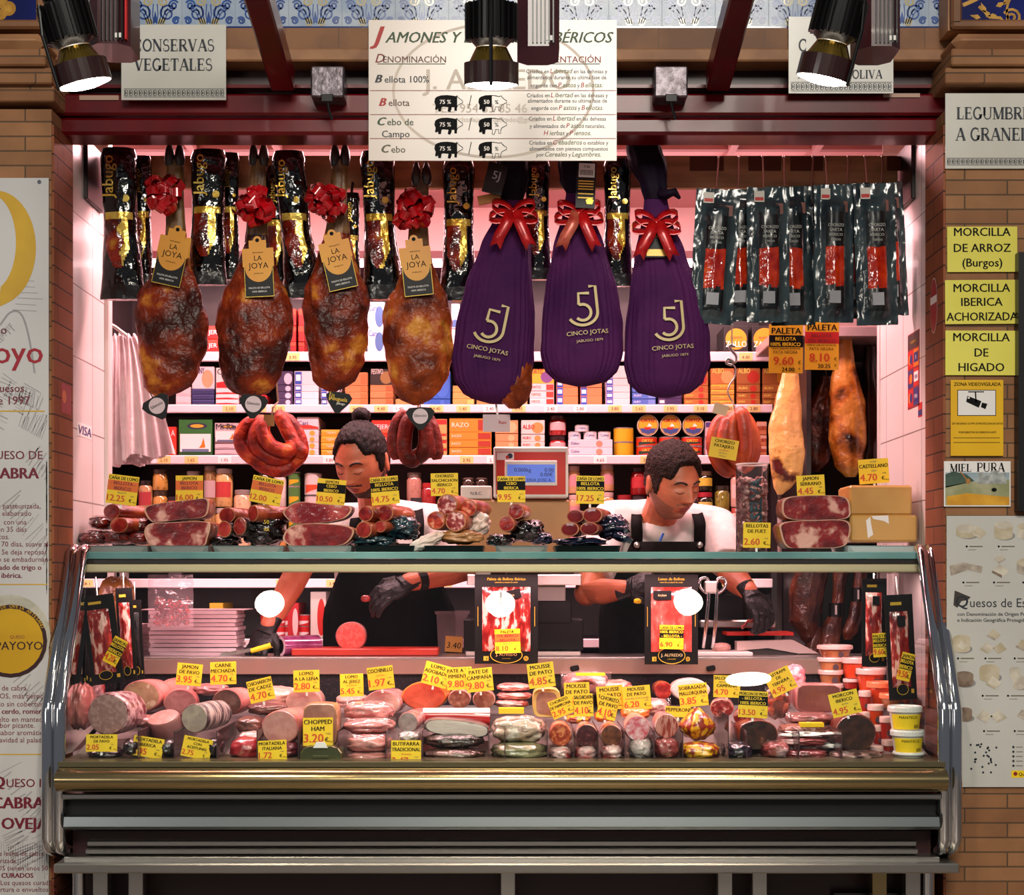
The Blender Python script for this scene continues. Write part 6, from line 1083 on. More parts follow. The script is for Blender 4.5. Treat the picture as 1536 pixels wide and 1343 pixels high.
for x, y, r, m, Y, l in ((671, 757, 17, SALF, .04, 'top pink salami end'), (703, 762, 14, CHF, .05, 'upper orange chorizo end'), (654, 781, 15, CHF, .03, 'lower orange chorizo end'), (684, 782, 17, SALF, .02, 'lower pink salami end')): log(x, y, r, r * .95, Y, .16, m, LOSK, l + ' in the paper-wrapped pile beside the white wrap', cat='salami', group='salami ends in paper', yaw=-.3)
lump(640, 812, 26, 9, .015, .03, PAPW, 'white printed wrap spilling over the tray before the salami ends', 'paper_wrap', 'wrap', ns=.4, f=3, rot=-.4); lump(690, 806, 32, 10, .015, .06, PAPT, 'tan waxed paper folded under the salami ends', 'paper_wrap', 'wrap', ns=.26, f=3); lump(716, 785, 18, 18, .06, .06, PAPW, 'white paper standing behind the lower pink salami end', 'paper_wrap', 'wrap', ns=.4, f=3)
for x, y, r, Y, l in ((774, 767, 13, .05, 'top'), (760, 786, 13, .03, 'lower')): log(x, y, r, r * .95, Y, .14, RAW2, LOSK, l + ' loin end above the small black wrap behind the metal tray', cat='loin', yaw=-.2)
lump(790, 796, 26, 16, .04, .12, WRB, 'black wrap bunched beside the two small loin ends', 'black_wrap', 'wrap', ns=.26, f=3); lump(750, 810, 20, 9, .02, .1, WRB, 'low black wrap over the tray beside the paper-wrapped salami', 'black_wrap', 'wrap', ns=.26, f=3); lump(812, 808, 18, 9, .06, .1, WRN, 'small dark blue wrap end between two trays', 'dark_wrap', 'wrap', ns=.26, f=3)
for x, y, rx, rz, Y, l in ((863, 775, 14, 10, .04, 'upper one beside the scale'), (889, 773, 16, 12, .03, 'upper one under the price card'), (855, 794, 15, 11, .03, 'lower one beside the scale'), (884, 793, 15, 10, .02, 'lower one under the price card')): log(x, y, rx, rz, Y, .15, mat('film loin face', '5e0c10', '82201c', r=.12, s=12, coat=.9), mat('pinkish film', 'a8584a', '7a2a20', r=.2, s=16, coat=.7), 'shiny filmed loin end above the navy wrap, ' + l, cat='loin', group='loins in navy wrap', yaw=-.3)
lump(920, 790, 24, 18, .04, .12, WRN, 'shiny navy wrap bunched beside the filmed loin ends', 'navy_wrap', 'wrap', ns=.26, f=3); lump(872, 813, 38, 7, .03, .14, WRN, 'flat navy wrap on the black tray under the filmed loin ends', 'navy_wrap', 'wrap', ns=.26, f=3); lump(934, 806, 16, 7, .03, .05, WRN, 'navy wrap end reaching towards the short-haired shopman', 'navy_wrap', 'wrap', ns=.2, rot=.3)
t = cut([(1172, 760), (1182, 746), (1230, 743), (1268, 746), (1276, 764), (1270, 778), (1225, 781), (1180, 778)], .06, .14, 'upper vacuum packed serrano ham block', name='ham_block', group='serrano ham blocks'); t = cut([(1170, 800), (1174, 784), (1225, 780), (1272, 782), (1274, 808), (1262, 821), (1220, 823), (1182, 822)], .04, .16, 'lower vacuum packed serrano ham block', name='ham_block', group='serrano ham blocks')
CHS = mat('aged cheese', 'c89a54', 'b8843c', r=.45, s=5, coat=.5, cr=.12); k = K(.08)
for a, b_, y0, y1, lab in ((1275, 1369, 728, 773, 'upper block of aged yellow cheese'), (1276, 1377, 773, 813, 'lower block of aged yellow cheese with torn white film')):
    c = P((a + b_) / 2, y1, .06); b = MB(); b.add(box_((b_ - a) * k, .15, (y1 - y0) * k, .006), CHS, T(0, .08, (y1 - y0) * k / 2)); y = .0042
    if y1 > 800: b.poly([(-.045, .01), (-.05, .06), (-.038, .07), (-.036, .05), (-.03, .02)], WHITE, y); b.poly([(-.035, .072), (.012, .074), (.014, .05), (.0, .058), (-.03, .064)], WHITE, y)
    b.build('cheese_block', loc=c, label=lab, cat='cheese', group='cheese blocks')
# tall clear snack tube
Y = .26; t = thing('snack_tube', Vector(((1128 - CX) * K(Y), Y, CT)), 'tall clear tube of little sausages with dark vertical lettering', 'snack tube'); r = 24 * K(Y); H = 134 * K(Y); k = K(Y)
MB().add(lathe_([(r, .0), (r, H)], 36, cap=False), glass('tube acrylic', 'fff4f4', op=.03, opc='ffd8d8'), smooth=True).build('tube', t); MB().add(lathe_([(r * 1.01, H - .002), (r * 1.01, H + .002), (r * .97, H + .002), (r * .97, H - .002)], 36, cap=False), col('e0c8c4', .3)).build('rim', t)
b = MB(); rr = random.Random(9)
for i in range(260):
    a = rr.uniform(0, 2 * pi); q = r * .84 * sqrt(rr.uniform(.55, 1)); z = rr.uniform(.01, H * .83); b.add(ball_(.012, .0075, .0075, 8, 6), mat('little sausage', '7a2c28', 'c8a8a0', r=.6, s=70, th=(.42, .58)), T(q * cos(a), q * sin(a), z, ry=rr.uniform(-1.2, 1.2), rz=rr.uniform(0, 3)), smooth=True)
o = b.build('sausage_snacks', t); o['kind'] = 'stuff'
b = MB(); f = lambda p: (r * 1.02 * sin(p[0] / r), -r * 1.02 * cos(p[0] / r), p[2]); TEA = mat('teal print', '123a44', r=.4)
v, fc, w_ = text_('LASELVA', .035, 0); kx = H * .66 / w_; b.add(([f((-.0 + (q[1] - CAP / 2) * -.034 / CAP + .004, 0, H * .3 + q[0] * kx - .03)) for q in v], [x[::-1] for x in fc]), TEA); b.build('lettering', t)
# ---------------------------------------------------------------- price cards
PC = mat('price card yellow', 'eec81e', 'e6be16', r=.4, s=4); BANDO = mat('orange band', 'd8641c', r=.45); DKRED = mat('dark red text', '6a1010', r=.5)
def price(cx, cy, w_, h, rot, Y, spec, what, tiltx=0, pin=9, name='price_card', pc=None):
    """spec: rows 'kind:text' - t black text, k/o/r text on a black/orange/red band, s small, p price"""
    k = K(Y); W, H = w_ * k, h * k; b = MB(); b.box(-W / 2, W / 2, 0, .0012, 0, H, pc or PC)
    rows = [x.split(':', 1) for x in spec.split('|')]; wt = {'t': 1, 'k': 1, 'o': 1, 'r': 1, 's': .62, 'p': 1.75}; tot = sum(wt[a] for a, _ in rows) + .25; z = H - H * .1 / tot; u = H / tot * .97
    for a, tx in rows:
        hh = u * wt[a]; z -= hh
        if a in 'kor': b.rect(-W / 2, W / 2, z, z + hh, {'k': BLACK, 'o': BANDO, 'r': RED}[a], -.0004)
        if a == 'p':
            b.text(tx, -W * .47, z + hh * .14, hh * .74, PRICE, -.0008, 'l', maxw=W * .7, bold=.02); b.text('€', W * .29, z + hh * .18, hh * .36, BLACK, -.0008, bold=.02); b.text('100 gr', W * .49, z + hh * .14, hh * .13, BLACK, -.0008, 'r', maxw=W * .16); b.text('19.80', W * .34, z + hh * .78, hh * .14, GREY, -.0008)
        elif tx: b.text(tx, 0, z + hh * .16, hh * (.68 if a != 's' else .5), {'k': PC, 'o': DKRED, 'r': DKRED, 's': PRICE if tx[0] == '-' else GREY, 't': BLACK}[a], -.0008, maxw=W * .95, bold=.02 if a != 's' else .004)
    o = P(cx, cy + h / 2, Y); t = b.build(name, loc=o, rot=(tiltx, radians(-rot), 0), label=what, cat='price card', group='yellow price cards')
    if pin: m = MB().add(box_(.006, .002, pin * k), WHITE, T(0, .003, -pin * k / 2 + .006)); m.build('card_holder', t)
FS = -.12                                              # slight backward lean of cards on the deck
for a in ((181, 735, 46, 44, -7, .0, 't:CAÑA DE LOMO|o:- BELLOTA -|o:IBERICO|s:BELLOTA|p:12.25', 'yellow card for loin reading 12.25 over the pile nearest the banner'), (284, 734, 41, 41, 0, .1, 't:JAMON|o:BELLOTA|o:IBERICO|s:|p:16.00', 'yellow card with orange band for ham reading 16.00'),
    (396, 736, 47, 40, -11, .08, 't:CAÑA DE LOMO|o:BELLOTA|o:IBERICO|s:|p:12.00', 'tilted orange-banded loin card over the black-wrapped pile'), (495, 738, 43, 38, -5, .1, 't:JAMON|k:CEBO|k:IBERICO|s:|p:10.50', 'black-banded ham card reading 10.50 before the bun-haired shopman'),
    (579, 736, 42, 42, 5, .06, 't:CAÑA DE LOMO|k:BELLOTA|k:100% IBERICO|s:|p:14.75', 'black-banded loin card reading 14.75 over the teal-wrapped pile'), (667, 727, 41, 34, 1, .06, 't:CHORIZO|t:SALCHICHON|t:IBERICO|p:4.70', 'plain yellow card for chorizo and salchichon over the paper-wrapped pile'),
    (767, 734, 42, 39, 0, .06, 't:CAÑA DE LOMO|k:CEBO|k:IBERICA|s:|p:9.95', 'black-banded loin card reading 9.95 in front of the scale display'), (885, 735, 42, 42, -1, .05, 't:CAÑA DE LOMO|k:BELLOTA|k:100% IBERICO|s:|p:17.25', 'black-banded loin card reading 17.25 beside the scale'),
    (1135, 803, 41, 38, -1, .1, 't:BELLOTAS|t:DE FUET|s:|p:2.60', 'yellow card for fuet snacks at the foot of the clear tube'), (1217, 729, 42, 32, 3, .1, 't:JAMON|t:SERRANO|p:4.45', 'yellow card for serrano ham stuck on the ham blocks'), (1312, 707, 45, 37, 4, .12, 's:OVEJA|t:CASTELLANO|s:VIEJO|p:4.70', 'yellow card for sheep cheese above the cheese blocks')):
    price(*a, pin=9)
price(1083, 673, 42, 30, -10, .36, 't:CHORIZO|t:PATAJERO|s:- ARTESANO|s:ESTRELLA|s:SEVILLA', 'yellow card for patatero chorizo tied to the orange bunch', pin=0)
CASE = ((152, 1115, 47, 26, 0, -.21, 't:MORTADELA|t:DE PAVO|p:2.05', 'turkey mortadella card at the front, nearest the chrome frame by the banner'), (219, 1121, 46, 30, -9, -.21, 't:MORTADELA|t:IBERICA|p:2.05', 'second mortadella card at the front, tilted, below the grey-pink log'), (292, 1122, 44, 31, -11, -.21, 't:MORTADELA|t:CON|t:ACEITUNAS|p:2.75', 'mortadella with olives card at the front, most tilted'),
    (282, 1012, 38, 33, -5, 0.05, 't:JAMON|t:DE PAVO|p:3.95', 'turkey ham card in the back row under the white paper stack'), (335, 1010, 39, 34, 2, 0.05, 't:CARNE|t:MECHADA|p:4.70', 'carne mechada card in the back row beside the turkey ham card'), (395, 1035, 38, 34, 14, 0.02, 't:CHICHARRON|t:DE CADIZ|p:4.70', 'chicharron card tilted up at one side in the back row'), (460, 1022, 39, 33, 2, 0.04, 't:LOMO|t:A LA LEÑA|p:2.80', 'pale lomo a la leña card in the back row'),
    (409, 1126, 43, 30, 3, -.235, 't:MORTADELA|t:ITALIANA|p:1.72', 'Italian mortadella card at the front under the smooth pink log'), (477, 1098, 45, 42, 1, -.2, 't:CHOPPED|t:HAM|p:3.20', 'large chopped ham card above the open tin'), (528, 1028, 35, 34, 2, 0.05, 't:LOMO|t:AL JEREZ|s:- ARTESANO -|p:5.45', 'lomo al jerez card in the back row'), (573, 1017, 39, 34, 7, 0.02, 't:COCHINILLO|s:- EXTRA -|p:1.97', 'cochinillo card in the back row above the pink rolled roast'),
    (650, 1012, 39, 34, -15, 0.06, 't:LOMO|t:ADOBADO|p:2.10', 'lomo adobado card tilted over the large orange loin'), (690, 1018, 38, 34, 3, 0.05, 't:PATE A LA|t:PIMIENTA|p:9.80', 'pepper pate card half behind the campaña pate card'), (721, 1020, 40, 35, 6, 0.03, 't:PATE DE|t:CAMPAÑA|p:9.80', 'campaña pate card above the two pate logs'), (609, 1131, 45, 40, 0, -.236, 't:BUTIFARRA|t:TRADICIONAL|s:- TRUFADA -|p:3.47', 'butifarra card at the front, cut off by the steel sill'),
    (814, 1013, 40, 37, 7, -0.01, 't:MOUSSE|t:DE PATO|p:4.85', 'duck mousse card highest in the back row beside the ham packet'), (866, 1042, 38, 36, 2, 0.0, 't:MOUSSE|t:DE PATO|p:4.85', 'duck mousse card mostly behind the salchichon card'), (847, 1060, 34, 28, 22, -0.04, 't:CHORIZO|t:DE PAMPLONA|p:2.95', 'strongly tilted chorizo de Pamplona card above the speckled orange log'), (876, 1058, 29, 34, 2, -0.05, 't:SALCHICHON|t:DE PAVO|p:4.10', 'turkey salchichon card above the dark maroon log'), (917, 1047, 40, 36, 5, 0.0, 't:MOUSSE|t:DE PATO|p:6.20', 'duck mousse card half behind the turkey chorizo card'), (908, 1061, 29, 36, -13, -0.05, 't:CHORIZO|t:DE PAVO|p:4.10', 'turkey chorizo card leaning over the brown log'), (957, 1047, 42, 36, 5, -0.02, 't:MOUSSE|t:DE PATO|s:CON BELLOTAS Y NUEZ|p:6.20', 'duck mousse card reading 6.20 above the pink salami end'),
    (1042, 1043, 43, 34, 6, 0.05, 't:SOBRASADA|t:MALLORQUINA|p:3.85', 'sobrasada card in front of the white ham piece'), (1090, 1030, 40, 33, -2, -0.02, 't:SALCHICHON|s:IBERICO BELLOTA|t:CAMPAÑA|p:4.70', 'salchichon card behind the lamp reflection in the back row'), (1129, 1057, 44, 40, -3, -0.17, 't:MORCON DE PRESA|k:- BELLOTA -|k:100% IBERICO|s:|p:13.50', 'black-banded morcon card reading 13.50 above the heart-shaped piece'), (1179, 1021, 40, 36, 26, 0.0, 't:PASTRAMI|t:DE|t:TERNERA|p:4.95', 'pastrami card tilted most steeply in the back row'), (1272, 1055, 44, 36, 13, -0.17, 't:MORCON|t:IBERICO|s:EXTRA|p:4.95', 'tilted morcon iberico card beside the plastic tubs'), (1017, 1068, 38, 16, -2, -0.02, 't:PEPPERONI|s:', 'low pepperoni card half hidden beside the yellow netted sausage'))
for a in CASE: price(*a, tiltx=FS)
# ---------------------------------------------------------------- goods on the refrigerated deck
def pm(n, a, b_=None, c=None, **k): return mat(n, a, b_, c, **{**dict(r=.35, s=40, th=(.42, .55), coat=.5, cr=.12, bump=.15, bs=60), **k})
PK = pm('pink mortadella', 'c08a82', 'b47a74'); MGR = pm('grey pink mortadella', 'a4807a', '8e6a66', s=90); PSK = pm('pink casing', 'c47a74', 'a85c58', s=10, bump=.4, bs=20); MSK = pm('marbled red casing', '6a2c34', 'c09a9a', s=40, bump=.6, bs=40); TAN = pm('tan pressed meat', 'b08a6a', 'a0765a', 'c8a890', s=30); MAU = pm('mauve ham', '9a6262', '86504e', s=16)
DBR = pm('dark roast meat', '4a2a24', '6a4038', s=14, bump=.5, bs=30); OLV = pm('olive loaf', '9a8a80', 'b0a090', '5a6a4a', s=40, th=(.45, .66)); OLS = pm('olive loaf casing', 'b8a8a0', '3a2c30', s=18, st=(1, 6, 1), bump=.5); REDB = pm('red cured casing', '8a1418', 'a82830', s=8, coat=.9); BKS = pm('black sausage film', '140c12', '2a1820', s=10, bump=.8, bs=24, coat=.9)
PAL = pm('pale pork', 'cc9c90', 'b8847a', s=12); PLF = pm('pink vacuum film', 'c88a86', 'b06c6a', 'd8b4b0', s=10, bump=1.0, bs=24, coat=.9, cr=.06); TPK = pm('turkey pink', 'bc7c74', 'a86660', 'd0a49c', s=7, bump=.6, bs=16, coat=.9); ORL = pm('orange loin', 'c8563a', 'b84a30', s=14); ORR = pm('paprika rim', 'd8782c', 'c0601c', s=20); PAT = pm('pate face', '8a5440', '9a6450', 'a87a66', s=90); PTR = pm('pale jelly rim', 'd0aca0', 'b89488', s=14, coat=.9)
GRYB = pm('grey butifarra', '867270', '9a8684', s=60); WHP = pm('whitish folded tripe', 'c8b4a4', 'b09480', 'd8ccc0', s=12, bump=1.2, bs=20, coat=.8); GRN = pm('greenish packed olives', '6a6a48', '8a8460', '4a4c38', s=16, bump=1, bs=22, coat=.9); BAC = pm('bacon strips', 'b84a48', 'd8a098', s=24, st=(1, 1, 5), coat=.9, bump=.8); YCO = pm('yellow mousse coat', 'd8b46a', 'c8a050', s=8); MOU = pm('mousse face', 'a87462', '9a6858', s=50)
ORC = pm('speckled chorizo face', '8a2c14', 'b0502c', 'c87a4c', s=110); DMA = pm('dark maroon face', '3a1014', '5a2224', '8a5a56', s=100, th=(.45, .64)); BRF = pm('brown face', '4a2414', '6a3a22', s=60); RWF = pm('red and white film', '9a2420', 'c8a8a4', s=22, bump=1, bs=26, coat=.9); SPF = pm('pink speckled salami', 'c04c5a', 'd8a4aa', 'e0ccd0', s=70, th=(.38, .56)); WHF = pm('white film', 'c4bcb8', '9a908c', s=14, bump=1.1, bs=26, coat=.9); MARF = pm('maroon film', '6a2422', '8a3c38', 'c8a0a0', s=14, bump=1, bs=24, coat=.9)
NET = pm('yellow sausage casing', 'd8a010', 'c88c0c', '8a2408', s=70, th=(.5, .62), coat=.9, bump=.4, kind='vor', st=(1, 1, .6)); WHH = pm('white ham fat', 'd8c4c0', 'ccb0ac', s=6); MRC = pm('morcon face', '2e1610', '4a2618', '8a5a44', s=40, th=(.45, .66)); MRS = pm('morcon skin', '5a1e10', '7a3018', s=14, bump=.4, coat=.8); NVF = pm('navy film', '14142a', '2a2438', '6a3a3a', s=10, bump=1, bs=24, coat=.9); CHOS = pm('sliced chorizo', 'a8442c', 'c87058', 'd8a090', s=30, bump=.7, bs=30, coat=.8); PAS = pm('pastrami block', '8e5450', '7c4440', s=10, coat=.7)
G = 'cold meats on the deck'
for a in ((162, 1072, 33, 32, -.14, .16, MGR, MSK, 'large round grey-pink mortadella end with red marbled casing', -.35), (211, 1045, 30, 24, .08, .15, TAN, PSK, 'tan pressed ham end behind the grey-pink mortadella', -.2), (262, 1040, 28, 22, .2, .12, PK, PSK, 'smooth pink ham log behind the tan one, under the turkey ham card', 0), (270, 1054, 25, 20, .09, .14, MAU, PSK, 'mauve cooked ham end in front of the smooth pink log', .2), (292, 1078, 22, 22, -.12, .2, OLV, OLS, 'olive mortadella end with marbled white casing', -.5), (340, 1054, 24, 20, .06, .14, DBR, PSK, 'dark roast meat end beside the olive mortadella', -.4),
    (420, 1092, 29, 26, -.15, .17, PK, PSK, 'smooth pink Italian mortadella end beside the chopped ham', -.3), (455, 1055, 27, 22, .08, .15, PAL, PAL, 'pale pork loin end under the lomo a la leña card', 0), (572, 1056, 27, 20, .06, .18, PAL, PLF, 'pink rolled roast end beside the orange loin', -.3), (636, 1045, 34, 21, .1, .17, ORL, ORR, 'large orange paprika loin with a flat bottom', -.2), (612, 1084, 15.5, 15.5, -.14, .2, GRYB, PLF, 'small grey butifarra end in pink film', -.3), (689, 1049, 17, 14, .08, .15, PAT, PTR, 'pate log under the pepper pate card', 0), (726, 1050, 17, 14, .07, .15, PAT, PTR, 'second pate log under the campaña pate card', 0),
    (841, 1103, 17, 17, -.18, .16, ORC, CHOS, 'speckled orange chorizo end in the front row', 0), (880, 1104, 17, 17, -.18, .16, DMA, RWF, 'dark maroon salami end in the front row', 0), (917, 1104, 16.5, 16.5, -.18, .16, BRF, RWF, 'dark brown sausage end in the front row', 0), (956, 1093, 19, 19, -.17, .16, SPF, PLF, 'bright pink and white salami end in the front row', 0), (1000, 1090, 18, 18.5, -.17, .16, pm('striped red film face', '8a2c1c', 'c08074', s=30, st=(5, 1, 1)), PLF, 'red-brown sausage end with film stripes in the front row', 0), (1083, 1063, 18, 14, -.04, .15, SALF, PLF, 'pale speckled salchichon end above its dark neighbours', -.3), (1115, 1077, 15, 12, -.09, .14, SALF, PLF, 'smaller speckled salchichon end beside the heart-shaped morcon', -.3), (1284, 1100, 31, 29, -.16, .17, MRC, MRS, 'large round dark morcon end beside the tubs', 0)):
    log(*a[:8], a[8], yaw=a[9] * .45, group=G, rimm=PAL if a[8].startswith(('pink rolled',)) else None)
log(480, 1089, 26, 33, -.17, .15, pm('chopped ham face', 'a87464', '8e5c50', s=20), pm('chopped ham side', 'b08058', '9a6a48', s=8), 'upright rounded block of chopped ham behind its card', 'chopped_ham', sq=5, group=G); log(820, 1055, 21, 22, .02, .15, MOU, YCO, 'mousse block with yellow coat under the highest duck mousse card', 'mousse_block', 'mousse', sq=4, group=G, rw=.74, ns=.02)
log(245, 1077, 27, 22, -.1, .1, PK, MAU, 'half pink ham tipped so its cut face looks up', 'half_ham', 'ham', pitch=-1.05, yaw=-.5, group=G); log(1136, 1103, 29, 22, -.15, .15, MRC, MRS, 'heart-shaped dark morcon piece behind its black-banded card', 'morcon_piece', 'sausage', sq=2.4, ns=.18, group=G); log(1036, 1036, 29, 17, .14, .14, WHH, WHH, 'white fat-covered ham piece behind the sobrasada card', 'ham_piece', 'ham', ns=.08, group=G); log(995, 1036, 14, 13, .16, .12, RAW2, LOSK, 'red-brown meat end beside the white ham piece', group=G)
for x, y, rx, rz, Y, dp, m, lab, *kw in ((311, 1036, 26, 9, .14, .1, MAU, 'flat mauve slice pack under the carne mechada card'), (365, 1127, 24, 18, -.2, .12, REDB, 'glossy red round sausage at the front beside the Italian mortadella card'), (405, 1046, 36, 14, .12, .12, PAL, 'pale roast chunk under the chicharron card'), (398, 1065, 31, 10, .03, .12, DBR, 'dark brown cured slab under the pale roast chunk'), (371, 1090, 20, 13, -.06, .1, DBR, 'small dark packed meat between dividers behind the red sausage'), (376, 1108, 22, 9, -.1, .1, RWF, 'striped film pack above the glossy red sausage'), (525, 1054, 24, 11, .12, .12, PAL, 'pale packed loin under the lomo al jerez card'),
    (551, 1069, 38, 14, -.08, .12, PLF, 'upper pink film pack of thick sausages'), (551, 1092, 39, 12, -.14, .12, PLF, 'second pink film pack of thick sausages'), (551, 1119, 36, 14, -.2, .12, TPK, 'pink turkey pack at the front, upper'), (553, 1138, 34, 8, -.215, .12, TPK, 'pink turkey pack at the front, lowest'), (612, 1108, 17, 9, -.19, .1, WHF, 'crumpled grey film pack between butifarra and its card'), (680, 1114, 45, 11, -.18, .12, pm('dark packed pancetta', '2e1e1a', '6a4a3c', s=10, bump=1, coat=.9), 'middle dark pancetta pack of three'), (680, 1135, 46, 9, -.21, .12, pm('brown packed pancetta', '4a2e22', '8a6a58', s=10, bump=1, coat=.9), 'lowest dark pancetta pack of three'),
    (778, 1098, 40, 20, -.17, .13, WHP, 'crumpled whitish tripe pack'), (778, 1131, 42, 14, -.21, .13, GRN, 'greenish pack under the whitish tripe'), (770, 1033, 25, 6, .1, .12, BAC, 'top bacon strip pack of three'), (772, 1046, 26, 6, .08, .12, BAC, 'middle bacon strip pack of three'), (768, 1058, 25, 7, .06, .12, BAC, 'lowest bacon strip pack of three'), (880, 1027, 36, 17, .2, .12, PLF, 'pale pink film-wrapped ham under the overturned orange card'), (925, 1035, 26, 13, .2, .12, BAC, 'brown-pink strip pack behind the duck mousse cards'), (868, 1081, 19, 7, -.05, .1, NET, 'yellow wrapped piece behind the dark maroon salami'), (909, 1078, 16, 8, -.05, .1, ORR, 'orange wrapped piece behind the brown sausage end'), (955, 1072, 22, 10, -.05, .1, ORR, 'orange wrapped piece behind the bright pink salami'), (985, 1063, 22, 13, -.0, .1, PLF, 'pink packed slices behind the striped sausage end'),
    (842, 1133, 17, 11, -.215, .1, RWF, 'red and white filmed end below the speckled chorizo'), (880, 1133, 17, 12, -.215, .1, RWF, 'red filmed end below the dark maroon salami'), (919, 1132, 16, 13, -.215, .1, RWF, 'red filmed end below the brown sausage'), (963, 1127, 18, 16, -.215, .1, WHF, 'white filmed end below the bright pink salami'), (1002, 1126, 19, 17, -.215, .1, MARF, 'maroon filmed end below the striped sausage'), (1053, 1130, 30, 13, -.215, .12, NET, 'lower yellow red-speckled sobrasada'), (1110, 1129, 23, 14, -.21, .12, NVF, 'navy filmed piece below the heart-shaped morcon'), (1168, 1128, 21, 14, -.21, .12, MARF, 'maroon and navy filmed piece beside the paper packs'), (1168, 1056, 18, 24, .03, .06, CHOS, 'tall pack of sliced chorizo under the pastrami card'), (1195, 1018, 16, 20, .24, .06, SPF, 'speckled pink pack standing behind the pastrami card'),
    (1222, 1081, 36, 9, -.08, .14, PAS, 'dark pink packed slab under the pastrami block'), (1212, 1098, 37, 9, -.14, .12, pm('brown sliced pack', '6a3c30', '8e5c4c', s=12, coat=.8, bump=.8), 'upper brown sliced pack with white paper edge'), (1210, 1115, 38, 7, -.17, .12, MARF, 'middle sliced pack with white paper edge'), (1210, 1134, 37, 8, -.2, .12, MARF, 'lowest sliced pack with white paper edge'), (1290, 1137, 40, 8, -.215, .12, pm('speckled dark sausage', '2e1610', '8a6a60', s=40, coat=.8), 'dark speckled sausage lying at the front below the round morcon'),
    (194, 1123, 14, 13, -.22, .1, BKS, 'black filmed sausage behind the first mortadella card'), (152, 1133, 26, 9, -.21, .1, BKS, 'black filmed sausage under the first mortadella card'), (250, 1124, 14, 13, -.21, .1, BKS, 'black filmed sausage between the tilted mortadella cards'), (318, 1124, 13, 14, -.21, .1, BKS, 'black filmed sausage beside the most tilted card'), (215, 1085, 24, 10, -.05, .1, MAU, 'small mauve piece between mortadella and tipped half ham'), (240, 1100, 30, 9, -.1, .1, MARF, 'maroon filmed piece under the tipped half ham'), (430, 1128, 16, 12, -.2, .1, pm('red black netted sausage', '6a1c28', '1a0c10', s=40, coat=.8), 'red and black netted sausage beside the Italian mortadella card'), (118, 1062, 12, 34, -.1, .12, PSK, 'pink ham at the end by the chrome frame'), (132, 1040, 16, 20, .05, .1, pm('red bag', 'b01c1c', 'c8a0a0', s=8, coat=.8), 'red bag behind the pink ham at the end')):
    lump(x, y, rx, rz, Y, dp, m, lab, 'packed_meat' if m in (PLF, TPK, BAC, WHF, RWF, MARF, NVF, WHP, GRN, CHOS) else 'meat_piece', 'meat', G, film=CLEAR if m in (WHP, CHOS, PAS, PLF, TPK) else None)
ob = lump(1050, 1090, 27, 25, -.16, .14, NET, 'pear-shaped yellow red-speckled sobrasada', 'sobrasada', 'sausage', G, sq=1.9, ns=.1)
for v in ob.data.vertices: v.co.x *= 1 - .45 * max(-.2, v.co.z / (25 * K(-.16)))
log(685, 1093, 50, 12, -.14, .13, pm('pancetta face', 'b8a8a0', 'c8bab2', '4a3a38', s=9, st=(1, 1, 7), th=(.4, .6)), pm('grey pancetta rind', '3a3230', '5a4e4a', s=12, coat=.8), 'top pancetta slab with white fat face, tilted', 'pancetta_slab', 'bacon', roll=.1, sq=2.8, group=G)
log(1228, 1048, 34, 21, .03, .14, PAS, PLF, 'large brown-pink pastrami block in film', 'pastrami_block', 'meat', sq=6, ns=.03, group=G, taper=.95)
c = P(635, 1075, -.02); t = thing('film_tube', c, 'long red and white printed tube lying across the deck', 'tube'); k = K(-.02); MB().add(tube_([(0, 0, 0), (50 * k, 0, 0), (100 * k, .0, -.004)], 13 * k, 20), mat('tube red', 'b01c1c', r=.3, coat=.6), smooth=True).build('tube', t); b = MB(); f = lambda p: (p[0], -13.2 * k * cos(p[2]), 13.2 * k * sin(p[2])); b.add(grid_(lambda u, v: f((u * 100 * k, 0, .5 + v * .9)), 4, 6), col('d0b8b4', .3)); b.build('white_print', t)
# open tin of chopped ham below its card
c = P(481, 1144, -.235); k = K(-.235); t = thing('meat_tin', c, 'olive green open meat tin with white tab under the chopped ham card', 'tin'); OLT = mat('olive tin', '6a6c4a', '585a3c', r=.25, m=.6, s=6); rr_ = lambda s_, y: [((x * s_), y, z * s_ + 13 * k * (1 - s_)) for x, z in ((a * k, b_ * k) for a, b_ in ((-31, 0), (31, 0), (31, 14), (26, 21), (18, 24), (-18, 24), (-26, 21), (-31, 14)))]
MB().add(loft([rr_(1, 0), rr_(1, .08)]), OLT).build('body', t); MB().add(loft([rr_(.9, -.003), rr_(.97, -.004), rr_(1.03, 0)], True, False), OLT).build('rim', t); MB().box(-12 * k, 12 * k, -.006, -.003, 7 * k, 11 * k, OLT, .001).build('ring_pull', t); MB().add(prism_([(-11 * k, 22 * k), (11 * k, 22 * k), (6 * k, 31 * k), (-6 * k, 31 * k)], -.006, -.003), WHITE).build('tab', t)
s = Sheet(748, 1063, 786, 1071, .0, PC, .04); s.put('overturned_card', 'yellow card lying flat on the tripe pack', 'price card'); s = Sheet(864, 1011, 908, 1014, .14, PC, .05); s.put('overturned_card', 'orange card lying flat on the pale pink ham', 'price card'); s = Sheet(1201, 1085, 1236, 1091, -.13, PC, .03); s.put('overturned_card', 'yellow card lying flat on the brown sliced pack', 'price card')
for y, l in ((1103, 'upper'), (1120, 'lower')): lump(1216, y, 34, 3.5, -.15, .03, WHITE, l + ' wavy white paper edge of the sliced packs', 'paper_sheet', 'paper', ns=.9, f=2)
